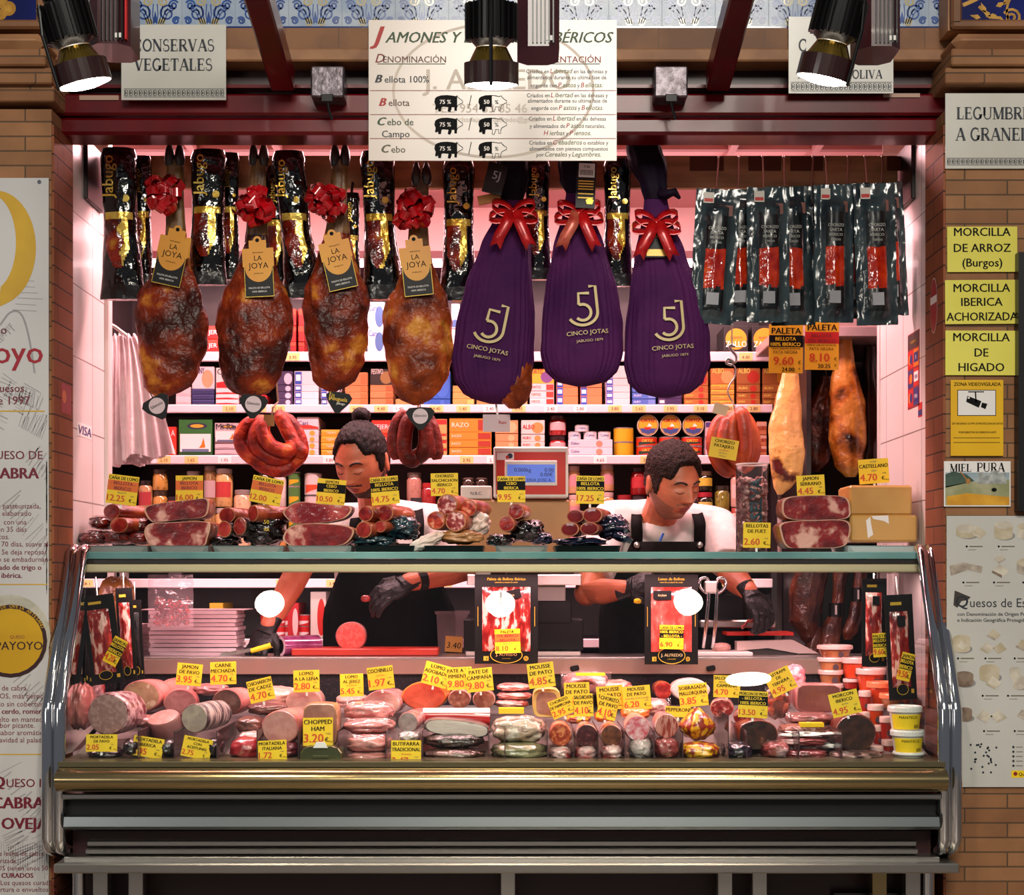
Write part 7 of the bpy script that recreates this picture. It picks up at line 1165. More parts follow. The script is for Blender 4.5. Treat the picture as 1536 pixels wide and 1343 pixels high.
# tubs
LIDP = mat('pinkish lid', 'd8b4ac', r=.3, coat=.3); LIDW = mat('white lid', 'e0dcd6', r=.3, coat=.3); TO = mat('orange tub', 'c8441c', 'b83a18', r=.2, s=8, coat=.6); TR = mat('red tub', 'a82a1c', '8a2018', r=.2, s=8, coat=.6); TBR = mat('brown filled tub', '8a4a24', 'b0764a', r=.2, s=14, coat=.6); TYW = mat('white tub', 'dcd4c4', r=.35)
def tub(x0, x1, y0, y1, Y, m, lid, lab, yel=False, rnd=True):
    k = K(Y); r = (x1 - x0) / 2 * k; h = (y1 - y0) * k; lh = min(h * .35, 9 * k); c = P((x0 + x1) / 2, y1, Y); t = thing('food_tub', c + Vector((0, r, 0)), lab, 'tub', 'plastic tubs in the counter corner')
    if h > lh + .004: MB().add(lathe_([(r * .76, 0), (r * .9, h - lh)], 28), m, smooth=False).build('body', t)
    MB().add(lathe_([(r * .95, h - lh), (r, h - lh + .001), (r, h - .004), (r * .96, h), (r * .86, h), (r * .84, h - .003)], 28), lid).build('lid', t)
    if yel:
        b = MB(); g = lambda u, z: (lambda a, q: (q * sin(a), -q * cos(a), z))(u, r * (.77 + .14 * z / (h - lh)) + .0008)
        b.add(grid_(lambda u, v: g((u - .5) * 2.4, (h - lh) * (.06 + .84 * v)), 12, 2), YEL)
        b.text('MANTECA', 0, (h - lh) * .66, (h - lh) * .16, BLACK, fn=lambda p: (lambda q: (q[0] * 1.01, q[1] * 1.01, q[2]))(g(p[0] / (r * .85), p[2])), maxw=r * 1.2)
        for i in range(9): b.add(grid_(lambda u, v, i=i: (lambda q: (q[0] * 1.01, q[1] * 1.01, q[2]))(g(.42 + i * .055 + u * .026, (h - lh) * (.12 + .2 * v))), 1, 1), BLACK)
        b.build('yellow_label', t)
    elif h > lh + .02: MB().disc(r * .15, (h - lh) * .4, min(r * .4, (h - lh) * .36), mat('round label', '4a3a40', r=.4), -r * .93).build('round_label', t)
for a in ((1231, 1285, 969, 987, .3, TBR, LIDP, 'brown-filled tub on the back rim, topmost'), (1230, 1272, 987, 1006, .29, TBR, LIDP, 'brown-filled tub under the topmost one'), (1231, 1269, 1006, 1026, .28, TBR, LIDP, 'brown-filled tub, third down at the back'), (1232, 1272, 1026, 1046, .27, TBR, LIDP, 'brown-filled tub, lowest at the back'), (1266, 1309, 987, 1018, .27, TO, LIDP, 'orange tub beside the brown-filled ones, under a wide lid'), (1267, 1293, 1019, 1034, .25, TR, LIDP, 'small red tub below the orange tub of the back row'),
    (1289, 1335, 1004, 1037, .2, TO, LIDP, 'orange tub with a round emblem in the middle row'), (1290, 1309, 1037, 1068, .12, TR, LIDP, 'narrow visible red tub behind the tilted card'), (1290, 1308, 1069, 1096, .05, TR, LIDP, 'red tub beside the round morcon, upper'), (1305, 1352, 1024, 1058, .12, TO, mat('orange lid', 'd87850', r=.3), 'orange-lidded tub under the upright dry ham packs'), (1304, 1329, 1058, 1089, .04, TO, LIDP, 'orange tub below the orange-lidded one'), (1310, 1330, 1089, 1120, -.04, TR, LIDP, 'red tub behind the yellow-labelled tubs, lower'), (1325, 1374, 1042, 1064, .04, TBR, mat('orange lid', 'd87850', r=.3), 'wide orange-lidded tub on top of the white ones'), (1322, 1345, 1076, 1111, -.06, TR, LIDP, 'red tub touching the upper yellow-labelled tub'), (1325, 1348, 1111, 1138, -.1, TR, LIDP, 'red tub touching the lower yellow-labelled tub'), (1304, 1328, 1121, 1142, -.12, TR, LIDP, 'red tub at the front beside the dark speckled sausage'),
    (1372, 1402, 1024, 1060, .1, TO, LIDP, 'orange tub in the corner by the end pane'), (1370, 1400, 1060, 1094, .02, TR, mat('orange lid', 'd87850', r=.3), 'red tub in the corner by the end pane')): tub(*a)
tub(1338, 1390, 1061, 1097, -.2, TYW, LIDW, 'upper white tub with yellow label at the corner', True); tub(1342, 1393, 1097, 1132, -.205, TYW, LIDW, 'lower white tub with yellow label at the corner', True); tub(1345, 1393, 1130, 1143, -.21, TYW, LIDW, 'lowest white tub of which only the lid shows')
# ---------------------------------------------------------------- on the worktop and upright in the case
WT = .9502
DRY = mat('sliced dry ham', '6a0c0c', '982a22', 'd8a89c', r=.25, s=70, st=(1, 1, .3), th=(.42, .53), bump=.6, bs=40, coat=.9, cr=.08, det=5); DRYL = mat('sliced loin in film', 'a8342c', 'c05a50', 'd8a89c', r=.2, s=45, st=(1, 1, .5), th=(.44, .6), bump=.6, bs=30, coat=.9, cr=.08); BKC = mat('black packet card', '0c0909', r=.4, coat=.05, spec=.25)
def packet(x0, y0, x1, y1, Y, m, lab, rot=0, big=True, shape=None, price_=None, yaw=0):
    k = K(Y); W, H = (x1 - x0) * k, (y1 - y0) * k; o = P((x0 + x1) / 2, y1, Y); t = thing('ham_packet', o, lab, 'meat packet', 'upright packets of sliced meat'); t.rotation_euler = (0, rot, yaw)
    MB().box(-W / 2, W / 2, 0, .003, 0, H, BKC).build('backing_card', t)
    a, b_, c, d = (-.38, .38, .14, .86) if big else (-.36, .3, .12, .84)
    g = lambda u, v: (W * (a + (b_ - a) * u), -.002 - .011 * (sin(u * pi) * sin(v * pi)) ** .5 - .002 * nz(u * 8, v * 12, x0), H * (c + (d - c) * v))
    f_ = MB().add(grid_(g, 16, 30), m, smooth=True); f_.build('meat_window', t)
    b = MB(); y = -.016
    if big:
        b.text('Paleta de Bellota Ibérico' if x0 < 900 else 'Lomo de Bellota', 0, H * .935, H * .032, YEL, -.0008, maxw=W * .7, bold=.02, shear=.1); b.text('corte fino y natural de cerdo', 0, H * .905, H * .016, YEL, -.0008, maxw=W * .66)
        b.disc(0, H * .1, W * .25, BKC, -.009, H * .09); b.stroke(arc(0, H * .1, W * .25, H * .09, 0, 360, 36), W * .012, GOLD, -.0096); b.text('J. ALFREDO', 0, H * .09, H * .034, LOGO, -.01, maxw=W * .44, bold=.02); b.text('CARNICERIA', 0, H * .055, H * .012, GOLD, -.01)
        b.rect(-W * .36, -W * .28, H * .035, H * .085, GOLD, -.0009); b.text('f', -W * .31, H * .042, H * .03, BLACK, -.0012, bold=.03)
        for q in (0, 1): b.stroke(arc(W * .31, H * .06, W * (.035 if q == 0 else .017), H * (.023 if q == 0 else .012), 0, 360, 16), W * .01, GOLD, -.001)
        b.rect(-W * .452, -W * .444, H * .42, H * .64, GOLD, -.0009); b.rect(W * .444, W * .452, H * .42, H * .64, GOLD, -.0009)
        cx, cz = (W * .06, H * .77) if x0 < 900 else (-W * .18, H * .77)
        b.add(box_(W * .34, .001, H * .1), BKC, T(cx, y, cz, ry=-.22 if x0 < 900 else 0)); b.text('La Joya', cx, cz - H * .01, H * .024, LOGO, y - .001, maxw=W * .26, shear=.2)
    else:
        b.rect(-W * .3, W * .1, H * .9, H * .93, GOLD, -.0009); b.disc(-W * .02, H * .1, W * .2, BKC, -.006, H * .05); b.stroke(arc(-W * .02, H * .1, W * .2, H * .05, 0, 360, 24), .0015, GOLD, -.0066); b.rect(W * .3, W * .4, H * .06, H * .1, GOLD, -.0009)
        b.box(-W * .12, W * .16, y, y + .001, H * .7, H * .8, BKC) if x0 > 900 else None
    b.build('print', t)
    MB().add(tube_([(0, .002, H), (0, .01, H + (.02 if big else .05))], .002, 6), STEEL).build('hanger', t)
    if price_: pr = price_; price(*pr[0], pin=0)
packet(712, 862, 807, 996, .2, DRY, 'tall black packet of sliced shoulder ham in the middle of the counter'); packet(967, 862, 1047, 997, .2, DRYL, 'tall black packet of pale sliced loin before the short-haired shopman')
price(762, 962, 38, 36, 2, .17, 't:PALETA|o:75% IBERICO|o:- BELLOTA -|s:BELLOTA 75|p:8.10', 'orange-banded card reading 8.10 on the middle ham packet', pin=0); price(1007, 956, 36, 36, -1, .17, 't:CAÑA DE LOMO|k:100% IBERICO|k:- BELLOTA -|s:|p:6.90', 'black-banded card reading 6.90 on the loin packet', pin=0)
packet(138, 892, 187, 1026, .0, DRY, 'dry ham packet with tilted price card, outermost of those by the banner end', -.13, False); packet(181, 882, 206, 1020, .06, DRY, 'narrow dry ham packet second from the banner end', -.06, False); packet(199, 900, 217, 1018, .1, BKC, 'dark packet edge third from the banner end', -.05, False); packet(116, 900, 140, 1030, .02, BKC, 'plain black packet against the end pane by the banner', 0, False)
packet(1293, 868, 1330, 1000, .02, DRY, 'dry ham packet above the tubs, the more inward one', -.0, False); packet(1334, 892, 1376, 1050, -.03, DRY, 'dry ham packet above the tubs, against the end pane', -.05, False)
price(163, 975, 22, 42, -28, -.03, 't:JAMON|k:BELLOTA|k:IBERICO|p:4.20', 'small tilted price card on the outermost dry ham packet', pin=0); price(1321, 968, 21, 36, 3, -.01, 't:PALETA|k:BELLOTA|k:IBERICA|p:9.60', 'small price card on the inward dry ham packet above the tubs', pin=0); price(1354, 1000, 20, 42, -14, -.06, 't:JAMON|k:BELLOTA|k:IBERICO|p:9.50', 'small tilted price card on the dry ham packet by the end pane', pin=0)
lump(178, 905, 20, 40, .3, .05, mat('smoky film pack', '8a4a34', 'c8843c', 'd8a8a0', r=.15, s=10, coat=.9, bump=1, bs=18), 'orange meat in clear film behind the dry ham packets', 'film_pack', 'meat packet')
# dried pepper bag
t = thing('pepper_bag', P(256, 942, .26), 'clear white bag of dried red peppers hung above the paper stack', 'bag'); k = K(.26)
MB().add(grid_(lambda u, v: ((u - .5) * 68 * k, -.012 * sin(u * pi) * (1 - v * .4) + .004 * nz(u * 6, v * 6, 1), v * 80 * k), 20, 20), glass('milky bag', 'fff0f4', rough=.12, bump=.5, bs=40, op=.14, opc='ecd0d8'), smooth=True).build('film', t)
b = MB(); rr = random.Random(3)
for i in range(130): b.add(ball_(.0085, .004, .0045, 8, 6), mat('dried pepper', '7a0e10', 'b02420', r=.25, s=30, coat=.7), T(rr.uniform(-25, 25) * k, rr.uniform(0, .03), (4 + rr.random() ** 1.2 * 40) * k, rz=rr.uniform(0, 3), ry=rr.uniform(-1, 1)), smooth=True)
o = b.build('dried_peppers', t); o['kind'] = 'stuff'
# paper stack
t = thing('paper_stack', Vector((P(288, 990, .42).x, .42, WT)), 'thick stack of white wrapping paper on the worktop under the pepper bag', 'paper'); k = K(.42); PP = mat('wrapping paper', 'dcc4c8', 'd0b4ba', r=.5, s=6)
for i in range(11): 
    z = i * .0125; dx = R.uniform(-.006, .006); v, f = box_(.265, .14, .0105); v = [(x + dx, y + .08 + R.uniform(-.002, .002), q + z + .0055 + .003 * nz(x * 9, i, 0)) for x, y, q in v]; MB().add((v, f), PP).build('paper_layer', t)
MB().box(-.16, .16, .02, .15, .1375, .14, PP).build('paper_layer', t)
t = thing('paper_stack', Vector((P(180, 990, .42).x, .42, WT)), 'lower stack of white paper behind the dry ham packets', 'paper')
for i in range(8): MB().box(-.14 + R.uniform(-.004, .004), .06, 0, .14, i * .012, i * .012 + .0105, PP).build('paper_layer', t)
# chopping board, bologna half, film roll
t = MB().box(P(437, 980, .4).x, P(657, 980, .4).x, .4, .55, WT, WT + .022, mat('red board', 'b83020', 'a82818', r=.4, s=5), .003).build('chopping_board', shift=True, label='red chopping board on the worktop before the bun-haired shopman', cat='chopping board')
log(526, 955, 23, 22, .46, .05, mat('bologna face', 'c84a40', 'd8685c', r=.4, s=110, th=(.4, .6)), PSK, 'big round bologna half standing on the red board', 'bologna_half', 'sausage', taper=1)
t = thing('film_roll', P(420, 970, .42), 'roll of violet wrapping film lying on the worktop', 'film roll'); k = K(.42); t.rotation_euler = (0, 0, -.9); r_ = 16 * k
MB().add(lathe_([(r_, 0), (r_, .13)], 28, cap=False).__class__((lathe_([(r_, 0), (r_, .13)], 28, cap=False))), mat('violet film', '6a1c4a', '8a3a6a', r=.2, s=30, st=(1, 1, .2), coat=.8), T(rx=-pi / 2), smooth=True).build('film', t); MB().add(loft([[(q * cos(a * pi / 14), 0, q * sin(a * pi / 14)) for a in range(28)] for q in (r_, r_ * .68)], False, False), col('c8a8b0')).add(lathe_([(r_ * .68, 0), (r_ * .68, .13)], 28, cap=False), mat('roll core', '3a2a24'), T(rx=-pi / 2)).build('core', t)
# storage box with handwritten price
t = thing('storage_box', Vector((P(678, 960, .66).x, .66, WT - .03)), 'clear plastic storage box with a handwritten orange price note', 'box'); k = K(.66); MB().add(loft([[(x * s_, y * s_ + .06, z) for x, y in ((-.05, -.05), (.05, -.05), (.05, .05), (-.05, .05))] for s_, z in ((.85, 0), (1, .15), (1.1, .15), (1.1, .16))], True, False), glass('box plastic', 'e8d8da', rough=.2, op=.25, opc='c8b0b4')).build('box', t)
MB().box(-.025, .03, .0, .002, .03, .08, mat('orange note', 'd89a3c')).text('3.40', .003, .042, .02, BLACK, -.001, bold=.0, shear=.1).build('price_note', t, rot=(0, .06, 0))
# the scale: printer body, display head, base
SB = mat('beige scale body', 'b88a58', 'a87a4c', r=.4, s=3); SW = mat('scale white', 'd8d0c4', r=.35); t = thing('shop_scale', Vector((P(785, 960, .42).x, .42, WT)), 'shop scale with red-framed blue display standing behind the counter top', 'scale'); o = t.location; k = K(.42)
q = lambda px, py: ((px - CX) * k - o.x, EYE + (CY - py) * k - o.z)
def sbox(n, x0, y0, x1, y1, ya, yb, m, bv=.003): a, c = q(x0, y1), q(x1, y0); return MB().box(a[0], c[0], ya, yb, a[1], c[1], m, bv).build(n, t)
sbox('base', 695, 930, 876, 977, .04, .2, BLKPL); sbox('base_foot', 698, 976, 872, 986, .05, .19, SW); sbox('column', 712, 800, 735, 935, .1, .16, SW); sbox('column', 805, 862, 850, 932, .1, .16, SW); sbox('keypad', 800, 902, 858, 935, .03, .1, BLKPL)
sbox('printer_body', 688, 748, 856, 838, .06, .2, SB, .006); sbox('printer_top', 690, 727, 737, 747, .06, .16, SW); sbox('platter', 700, 862, 873, 878, .02, .2, STEEL)
sbox('display_head', 740, 669, 853, 746, .03, .08, SW, .004); b = MB(); a, c = q(744, 741), q(849, 677); b.rect(a[0], c[0], a[1], c[1], mat('scale red', 'c02414', r=.35), .029); a, c = q(757, 728), q(836, 690); b.add(box_(c[0] - a[0], .006, c[1] - a[1], .002), SW, T((a[0] + c[0]) / 2, .028, (a[1] + c[1]) / 2)); a, c = q(761, 723), q(833, 696); b.rect(a[0], c[0], a[1], c[1], mat('lcd blue', '5a78d8', emi=.35, r=.3), .0245)
LC = mat('lcd ink', '1c2c6a', r=.5)
for tx, px, py, h in (('0.000kg', 784, 707, 6), ('0.00', 824, 707, 6), ('0.00€', 820, 714, 6), ('CARNICERIA JOSE A.', 797, 722, 5)): z = q(px, py); b.text(tx, z[0], z[1], h * k, LC, .0238, maxw=64 * k)
a, c = q(745, 689), q(771, 678); b.rect(a[0], c[0], a[1], c[1], WHITE, .0285); z = q(765, 683); b.disc(z[0], z[1], 4 * k, NAVY, .028); b.disc(z[0] - 4 * k, z[1] - 2 * k, 2.6 * k, RED, .0278); b.build('display_panel', t)
b = MB(); z = q(714, 741); b.text('N.B.C.', z[0], z[1], 5 * k, NAVY, .059); b.build('maker_mark', t)
# ham stand, slicer tray, board
t = thing('ham_stand', Vector((P(1066, 985, .44).x, .44, WT)), 'steel ham stand with twin uprights and a curved clamp', 'ham stand'); o = t.location; k = K(.44); q3 = lambda px, py, y=0: Vector(((px - CX) * k - o.x, y, EYE + (CY - py) * k - o.z))
for s_ in (0, 1): MB().add(tube_([q3(1056 + s_ * 14, 972, .02), q3(1059 + s_ * 14, 940), q3(1063 + s_ * 12, 900), q3(1063 + s_ * 12, 884)], .006, 10), CHROME, smooth=True).build('upright', t)
for s_ in (-1, 1): MB().add(tube_(curve_([q3(1069, 888), q3(1069 + s_ * 10, 889), q3(1069 + s_ * 19, 880), q3(1069 + s_ * 18, 869), q3(1069 + s_ * 9, 868), q3(1069 + s_ * 6, 875)], 20), .0055, 10), CHROME, smooth=True).build('clamp_arm', t)
MB().box(-.02, .02, -.01, .02, q3(0, 890).z, q3(0, 872).z, STEEL, .004).build('clamp_block', t); MB().box(-.04, .045, -.03, .08, 0, .012, SW, .003).build('foot', t)
MB().box(P(1040, 985, .4).x, P(1128, 985, .4).x, .38, .55, WT, WT + .012, mat('white board', 'd8ccc8', r=.4), .002).build('white_board', shift=True, label='white carving board under the ham stand', cat='board')
lump(1083, 972, 14, 7, .46, .04, PAL, 'small pale ham scrap on the carving board', 'ham_scrap', 'ham')
t = thing('slicing_machine', Vector((P(1160, 985, .5).x, .5, WT)), 'meat slicer with white blade guard and red tray behind the counter', 'slicer'); o = t.location; k = K(.5); q2 = lambda px, py: ((px - CX) * k - o.x, EYE + (CY - py) * k - o.z)
MB().add(prism_([q2(*p) for p in ((1104, 962), (1188, 960), (1226, 980), (1195, 980), (1150, 972), (1104, 976))], -.02, .03), mat('blade guard white', 'd8c4bc', r=.25, m=.2)).build('blade_guard', t); MB().add(prism_([q2(*p) for p in ((1104, 976), (1150, 972), (1196, 980), (1190, 986), (1104, 986))], -.01, .08), DSTEEL).build('base', t)
a, c = q2(1092, 954), q2(1192, 949); MB().box(a[0], c[0], .02, .14, a[1], c[1], mat('scale red', 'c02414')).build('red_tray', t); a, c = q2(1056, 944), q2(1172, 932); MB().box(a[0], c[0], .1, .16, a[1], c[1], STEEL, .004).build('carriage', t); a, c = q2(1064, 986), q2(1172, 955); MB().box(a[0], c[0], .12, .2, 0, c[1], BLKPL).build('motor_housing', t)
a, c = q2(1082, 930), q2(1168, 893); MB().box(a[0], c[0], .15, .2, 0, c[1], BLKPL).build('back_guard', t)
# ---------------------------------------------------------------- the two shopmen
SKIN = mat('skin', 'cc7654', 'bc6444', r=.42, s=14, bump=.12, bs=220); STUB = mat('stubble skin', '8a5642', 'a46a52', r=.55, s=240, bump=.2, bs=300); LIP = mat('lip', '8e4038', r=.4); BROW = mat('brow hair', '1a100c', '2a1a12', r=.7, s=200); HAIRB = mat('black hair', '0a0605', '1a100c', r=.5, s=60, st=(1, 1, .15), bump=.7, bs=140, spec=.2); HAIRC = mat('brown hair', '160c08', '2e1a10', r=.55, s=160, bump=.8, bs=200, spec=.2)
SHIRT = mat('white polo cloth', 'd8ccc8', 'ccbfbc', r=.7, s=30, bump=.3, bs=14); APR = mat('black apron cloth', '070606', '0d0b0b', r=.85, spec=.15, s=40, bump=.3, bs=20); GLV = mat('black glove', '0c0a0c', '141214', r=.42, spec=.35, s=20, bump=.5, bs=50)
def head_surface(d, off=0.0):
    """point of the head skin in direction d (face towards -y), plus offset"""
    x, y, z = d.x * (.077 + off), d.y * (.098 + off), d.z * (.118 + off)
    if z < 0:
        t = min(1, -z / .118); x *= 1 - .34 * t ** 1.7
        y *= (1 - .02 * t) if y < 0 else (1 - .38 * t ** 1.3)
    else:
        t = z / .118; y += .006 * t
    if y < 0:
        g = lambda cx, cz, sx, s2: exp(-((x - cx) / sx) ** 2 - ((z - cz) / s2) ** 2); h = 0
        if -.05 < z < .03: u = max(0, min(1, (.022 - z) / .058)); h += .027 * u ** 1.2 * exp(-(x / (.0085 + .004 * u)) ** 2) * (1 if z > -.036 else max(0, 1 - (-.036 - z) / .012))
        for s in (-1, 1):
            h += .009 * g(s * .012, -.036, .007, .007) - .013 * g(s * .031, .002, .017, .012) + .0085 * g(s * .031, -.003, .012, .008) + .006 * g(s * .028, .021, .02, .007) + .005 * g(s * .046, -.022, .018, .016)
        h += .008 * g(0, -.059, .02, .0055) + .008 * g(0, -.069, .017, .005) - .005 * g(0, -.0635, .02, .002) + .011 * g(0, -.098, .02, .013) - .003 * g(0, -.08, .02, .006)
        y -= h * min(1, -y / .05)
    return Vector((x, y, z))
def sphere_grid(fn, nu, nv):
    return ball_(1, 1, 1, nu, nv, lambda p, d: fn(Vector(d)))
def limb(b, pts, rad):
    b.add(tube_(pts, rad, 16), SKIN)
    for p, r in zip(pts, rad): b.add(ball_(r * .995, r * .995, r * .995, 14, 10), SKIN, Matrix.Translation(p))
def hand(b, M, curl, flip=1, scale=1.0, m=None):
    """palm hanging along -z with back to -y: five fingers with bends"""
    S = Matrix.Scale(scale, 4); f = lambda p: M @ (S @ Vector((p[0] * flip, p[1], p[2])))
    v, q = ball_(.043, .019, .052, 18, 12); b.add(([f((a, c, d - .05)) for a, c, d in v], q), GLV)
    v, q = tube_([(0, 0, .03), (0, 0, .0), (0, 0, -.03)], [.032, .03, .036], 14, flat=.75); b.add(([f(p) for p in v], q), GLV)
    for i, (x, L_, c) in enumerate(zip((-.032, -.011, .011, .031), (.062, .078, .08, .07), curl)):
        p = Vector((x, 0, -.088)); a = .15; pts = [Vector((x * .8, 0, -.06)), p]; sx = (x * .08)
        for s_, bend in zip((.46, .31, .23), (c, c * 1.15, c * .8)):
            a += bend; p = p + Vector((sx * .5, sin(a), -cos(a))) * L_ * s_; pts.append(p)
        r = (.0098, .0098, .0092, .0085, .0072); 
        b.add(([f(p) for p in tube_(pts, r, 12)[0]], tube_(pts, r, 12)[1]), GLV); v, q = ball_(.0073, .0073, .0073, 10, 8); b.add(([f(Vector(a_) + pts[-1]) for a_ in v], q), GLV)
    th = [(.03, .0, -.025), (.052, .012, -.05), (.052, .034, -.075), (.042, .05, -.092)]; r = (.014, .0125, .011, .0085); v, q = tube_(th, r, 12); b.add(([f(p) for p in v], q), GLV); v, q = ball_(.0086, .0086, .0086, 10, 8); b.add(([f(Vector(a_) + Vector(th[-1])) for a_ in v], q), GLV)
def aim(p, z_to, back):
    """frame at p whose -z runs towards z_to and whose -y leans towards back"""
    z = (Vector(p) - Vector(z_to)).normalized(); y = -Vector(back); y = (y - z * y.dot(z)).normalized(); x = y.cross(z); M = Matrix((x, y, z)).transposed().to_4x4(); M.translation = p; return M
def person(lab, base, HM, neck, shl, elb, wri, hands, hair, beard, apron, stub=None):
    t = thing('person', base, lab, 'person'); o = Vector(base); b = MB()
    v, f = sphere_grid(head_surface, 110, 84); b.add(([HM @ Vector(p) for p in v], f), SKIN)
    for s in (-1, 1):
        ev, ef = ball_(.009, .019, .031, 14, 12, lambda p, d: p + Vector((s * .004 * abs(d.z), 0, 0))); EM = HM @ T(s * .077, .012, -.006, rz=s * .35, rx=-.15); b.add(([EM @ Vector(p) for p in ev], ef), SKIN)
        ev, ef = ball_(.006, .011, .02, 12, 10); EM = HM @ T(s * .083, .006, -.004, rz=s * .5); 
    hb = HM @ Vector((0, .03, -.06)); limb(b, [hb, (hb + neck) / 2 + Vector((0, .008, 0)), neck], [.054, .055, .06])
    ch = (shl[0] + shl[1]) / 2; b.add(ball_(.165, .1, .2, 24, 16), SKIN, Matrix.Translation(ch + Vector((0, .03, -.14)))); limb(b, [neck, ch + Vector((0, .02, -.02))], [.06, .08]); limb(b, [shl[0], ch, shl[1]], [.052, .07, .052]); b.add(ball_(.15, .095, .24, 24, 16), SKIN, Matrix.Translation(ch + Vector((0, .04, -.42))))
    for i in (0, 1): limb(b, [shl[i], (shl[i] + elb[i]) / 2, elb[i], elb[i] * .6 + wri[i] * .4, wri[i]], [.05, .047, .041, .041, .028])
    v, f = remesh(b, .0028, 3); IN = HM.inverted(); body = MB()
    def pick(c):
        p = IN @ c
        if abs(p.x) < .1 and abs(p.y) < .13 and abs(p.z) < .125:
            if p.y < -.06 and abs(p.x) < .021 - 1.2 * abs(p.z + .064) and -.074 < p.z < -.055: return LIP
            if beard(p): return stub or STUB
    body.add(([Vector(p) for p in v], f), SKIN, smooth=True, pick=pick); body.v = [tuple(Vector(p) - o) for p in body.v]; body.build('body', t)
    # brows, lashes
    for nm, m, pts, r in (('eyebrow', BROW, [(.012, .017), (.024, .024), (.036, .024), (.047, .016)], .005), ('eyelash', BROW, [(.018, -.006), (.026, -.0105), (.036, -.0105), (.044, -.005)], .0015)):
        for s in (-1, 1):
            q = []
            for x, z in pts:
                d = Vector((s * x / .077, -sqrt(max(.05, 1 - (x / .077) ** 2 - (z / .118) ** 2)), z / .118)); p = head_surface(d); q.append(HM @ (p + Vector((0, -.001, 0))) - o)
            MB().add(tube_(curve_(q, 10), [r * .5] + [r] * 8 + [r * .6, r * .3], 8, flat=.6), m, smooth=True).build(nm, t)
    hair(t, HM, o)
    # shirt
    b = MB(); b.add(ball_(.182, .118, .21, 26, 18), SHIRT, Matrix.Translation(ch + Vector((0, .03, -.15)))); b.add(ball_(.17, .112, .24, 26, 18), SHIRT, Matrix.Translation(ch + Vector((0, .04, -.42)))); limb(b, [shl[0], ch + Vector((0, .008, .005)), shl[1]], [.064, .078, .064]); limb(b, [ch + Vector((0, .02, 0)), neck + Vector((0, .012, -.035))], [.085, .068])
    for i in (0, 1): b.add(tube_([shl[i], (shl[i] * .5 + elb[i] * .5), shl[i] * .22 + elb[i] * .78], [.064, .061, .062], 18), SHIRT)
    v, f = remesh(b, .006, 4); v = [Vector(p) + Vector((nz(*[c * 16 for c in p]), nz(p[1] * 16, p[0] * 14, p[2] * 16), nz(p[2] * 15, p[0] * 15, 3))) * .006 for p in v]; MB().add(([p - o for p in v], f), SHIRT, smooth=True).build('polo_shirt', t)
    # apron bib, skirt and straps lie on the shirt
    cy_ = lambda x, z: ch.y + .04 - .135 * sqrt(max(.04, 1 - ((x - ch.x) / .2) ** 2))
    ztop, zb = apron
    g = lambda u, v: Vector((ch.x + (u - .5) * 2 * (.115 + .1 * min(1, max(0, (ztop - (ztop + (zb - ztop) * v)) / .22))), 0, ztop + (zb - ztop) * v))
    def ap(u, v): p = g(u, v); p.y = cy_(p.x, p.z) - .012 - .02 * max(0, v - .3) + .006 * nz(u * 5, v * 6, o.x); return p - o
    ob = MB().add(grid_(ap, 20, 24), APR, smooth=True).build('apron', t); sd = ob.modifiers.new('s', 'SOLIDIFY'); sd.thickness = .003
    for s in (-1, 1):
        a = Vector((ch.x + s * .1, cy_(ch.x + s * .1, ztop) - .014, ztop - .015)); m_ = Vector((ch.x + s * .1, ch.y - .085, ch.z + .01)); e = Vector((ch.x + s * .085, ch.y + .03, ch.z + .085)); pts = curve_([a, (a + m_) / 2 + Vector((0, -.012, 0)), m_, e], 12); mb = MB().add(grid_(lambda u, v: pts[round(v * 12)] - o + Vector(((u - .5) * .036, .002 * sin(u * pi), 0)), 2, 12), APR, smooth=True)
        ob = mb.build('apron_strap', t); sd = ob.modifiers.new('s', 'SOLIDIFY'); sd.thickness = .004
        MB().add(ball_(.011, .006, .011, 14, 8), STEEL, Matrix.Translation(a - o + Vector((0, -.004, .004))), smooth=True).build('ring', t)
    for i, (to, back, curl, flip) in enumerate(hands):
        b = MB(); hand(b, aim(wri[i], to, back), curl, flip); v, f = remesh(b, .0024, 3); MB().add(([Vector(p) - o for p in v], f), GLV, smooth=True).build('glove', t)
    return t, o
def HMat(px, py, Y, yaw, pitch, roll): return Matrix.Translation(P(px, py, Y)) @ Matrix.Rotation(roll, 4, 'Y') @ Matrix.Rotation(yaw, 4, 'Z') @ Matrix.Rotation(pitch, 4, 'X')
def cap(mask, thick, m, seed=0, fr=30, am=.004):
    def build(t, HM, o, nm='hair'):
        def fn(d):
            k = mask(d); p = head_surface(d); n = Vector((d.x / .077, d.y / .098, d.z / .118)).normalized()
            return HM @ (p + n * ((thick(d) + am * nz(d.x * fr + seed, d.y * fr * .4, d.z * fr * .4)) * k - .012 * (1 - k))) - o
        MB().add(sphere_grid(fn, 90, 70), m, smooth=True).build(nm, t)
    return build
ss = lambda a, b_, x: (lambda t: t * t * (3 - 2 * t))(max(0, min(1, (x - a) / (b_ - a))))
def hairline(front, temple, a0, a1):
    def mask(d):
        az = math.atan2(abs(d.x), -d.y); line = front + (temple - front) * ss(a0 - .35, a0 + .1, az); line += (-.3 - temple) * ss(a1 - .12, a1 + .1, az); line += -.2 * ss(1.7, 2.1, az) + .3 * exp(-((az - 1.62) / .13) ** 2)
        line += .04 * nz(d.x * 9, d.y * 9, 2)
        return ss(line - .05, line + .06, d.z)
    return mask
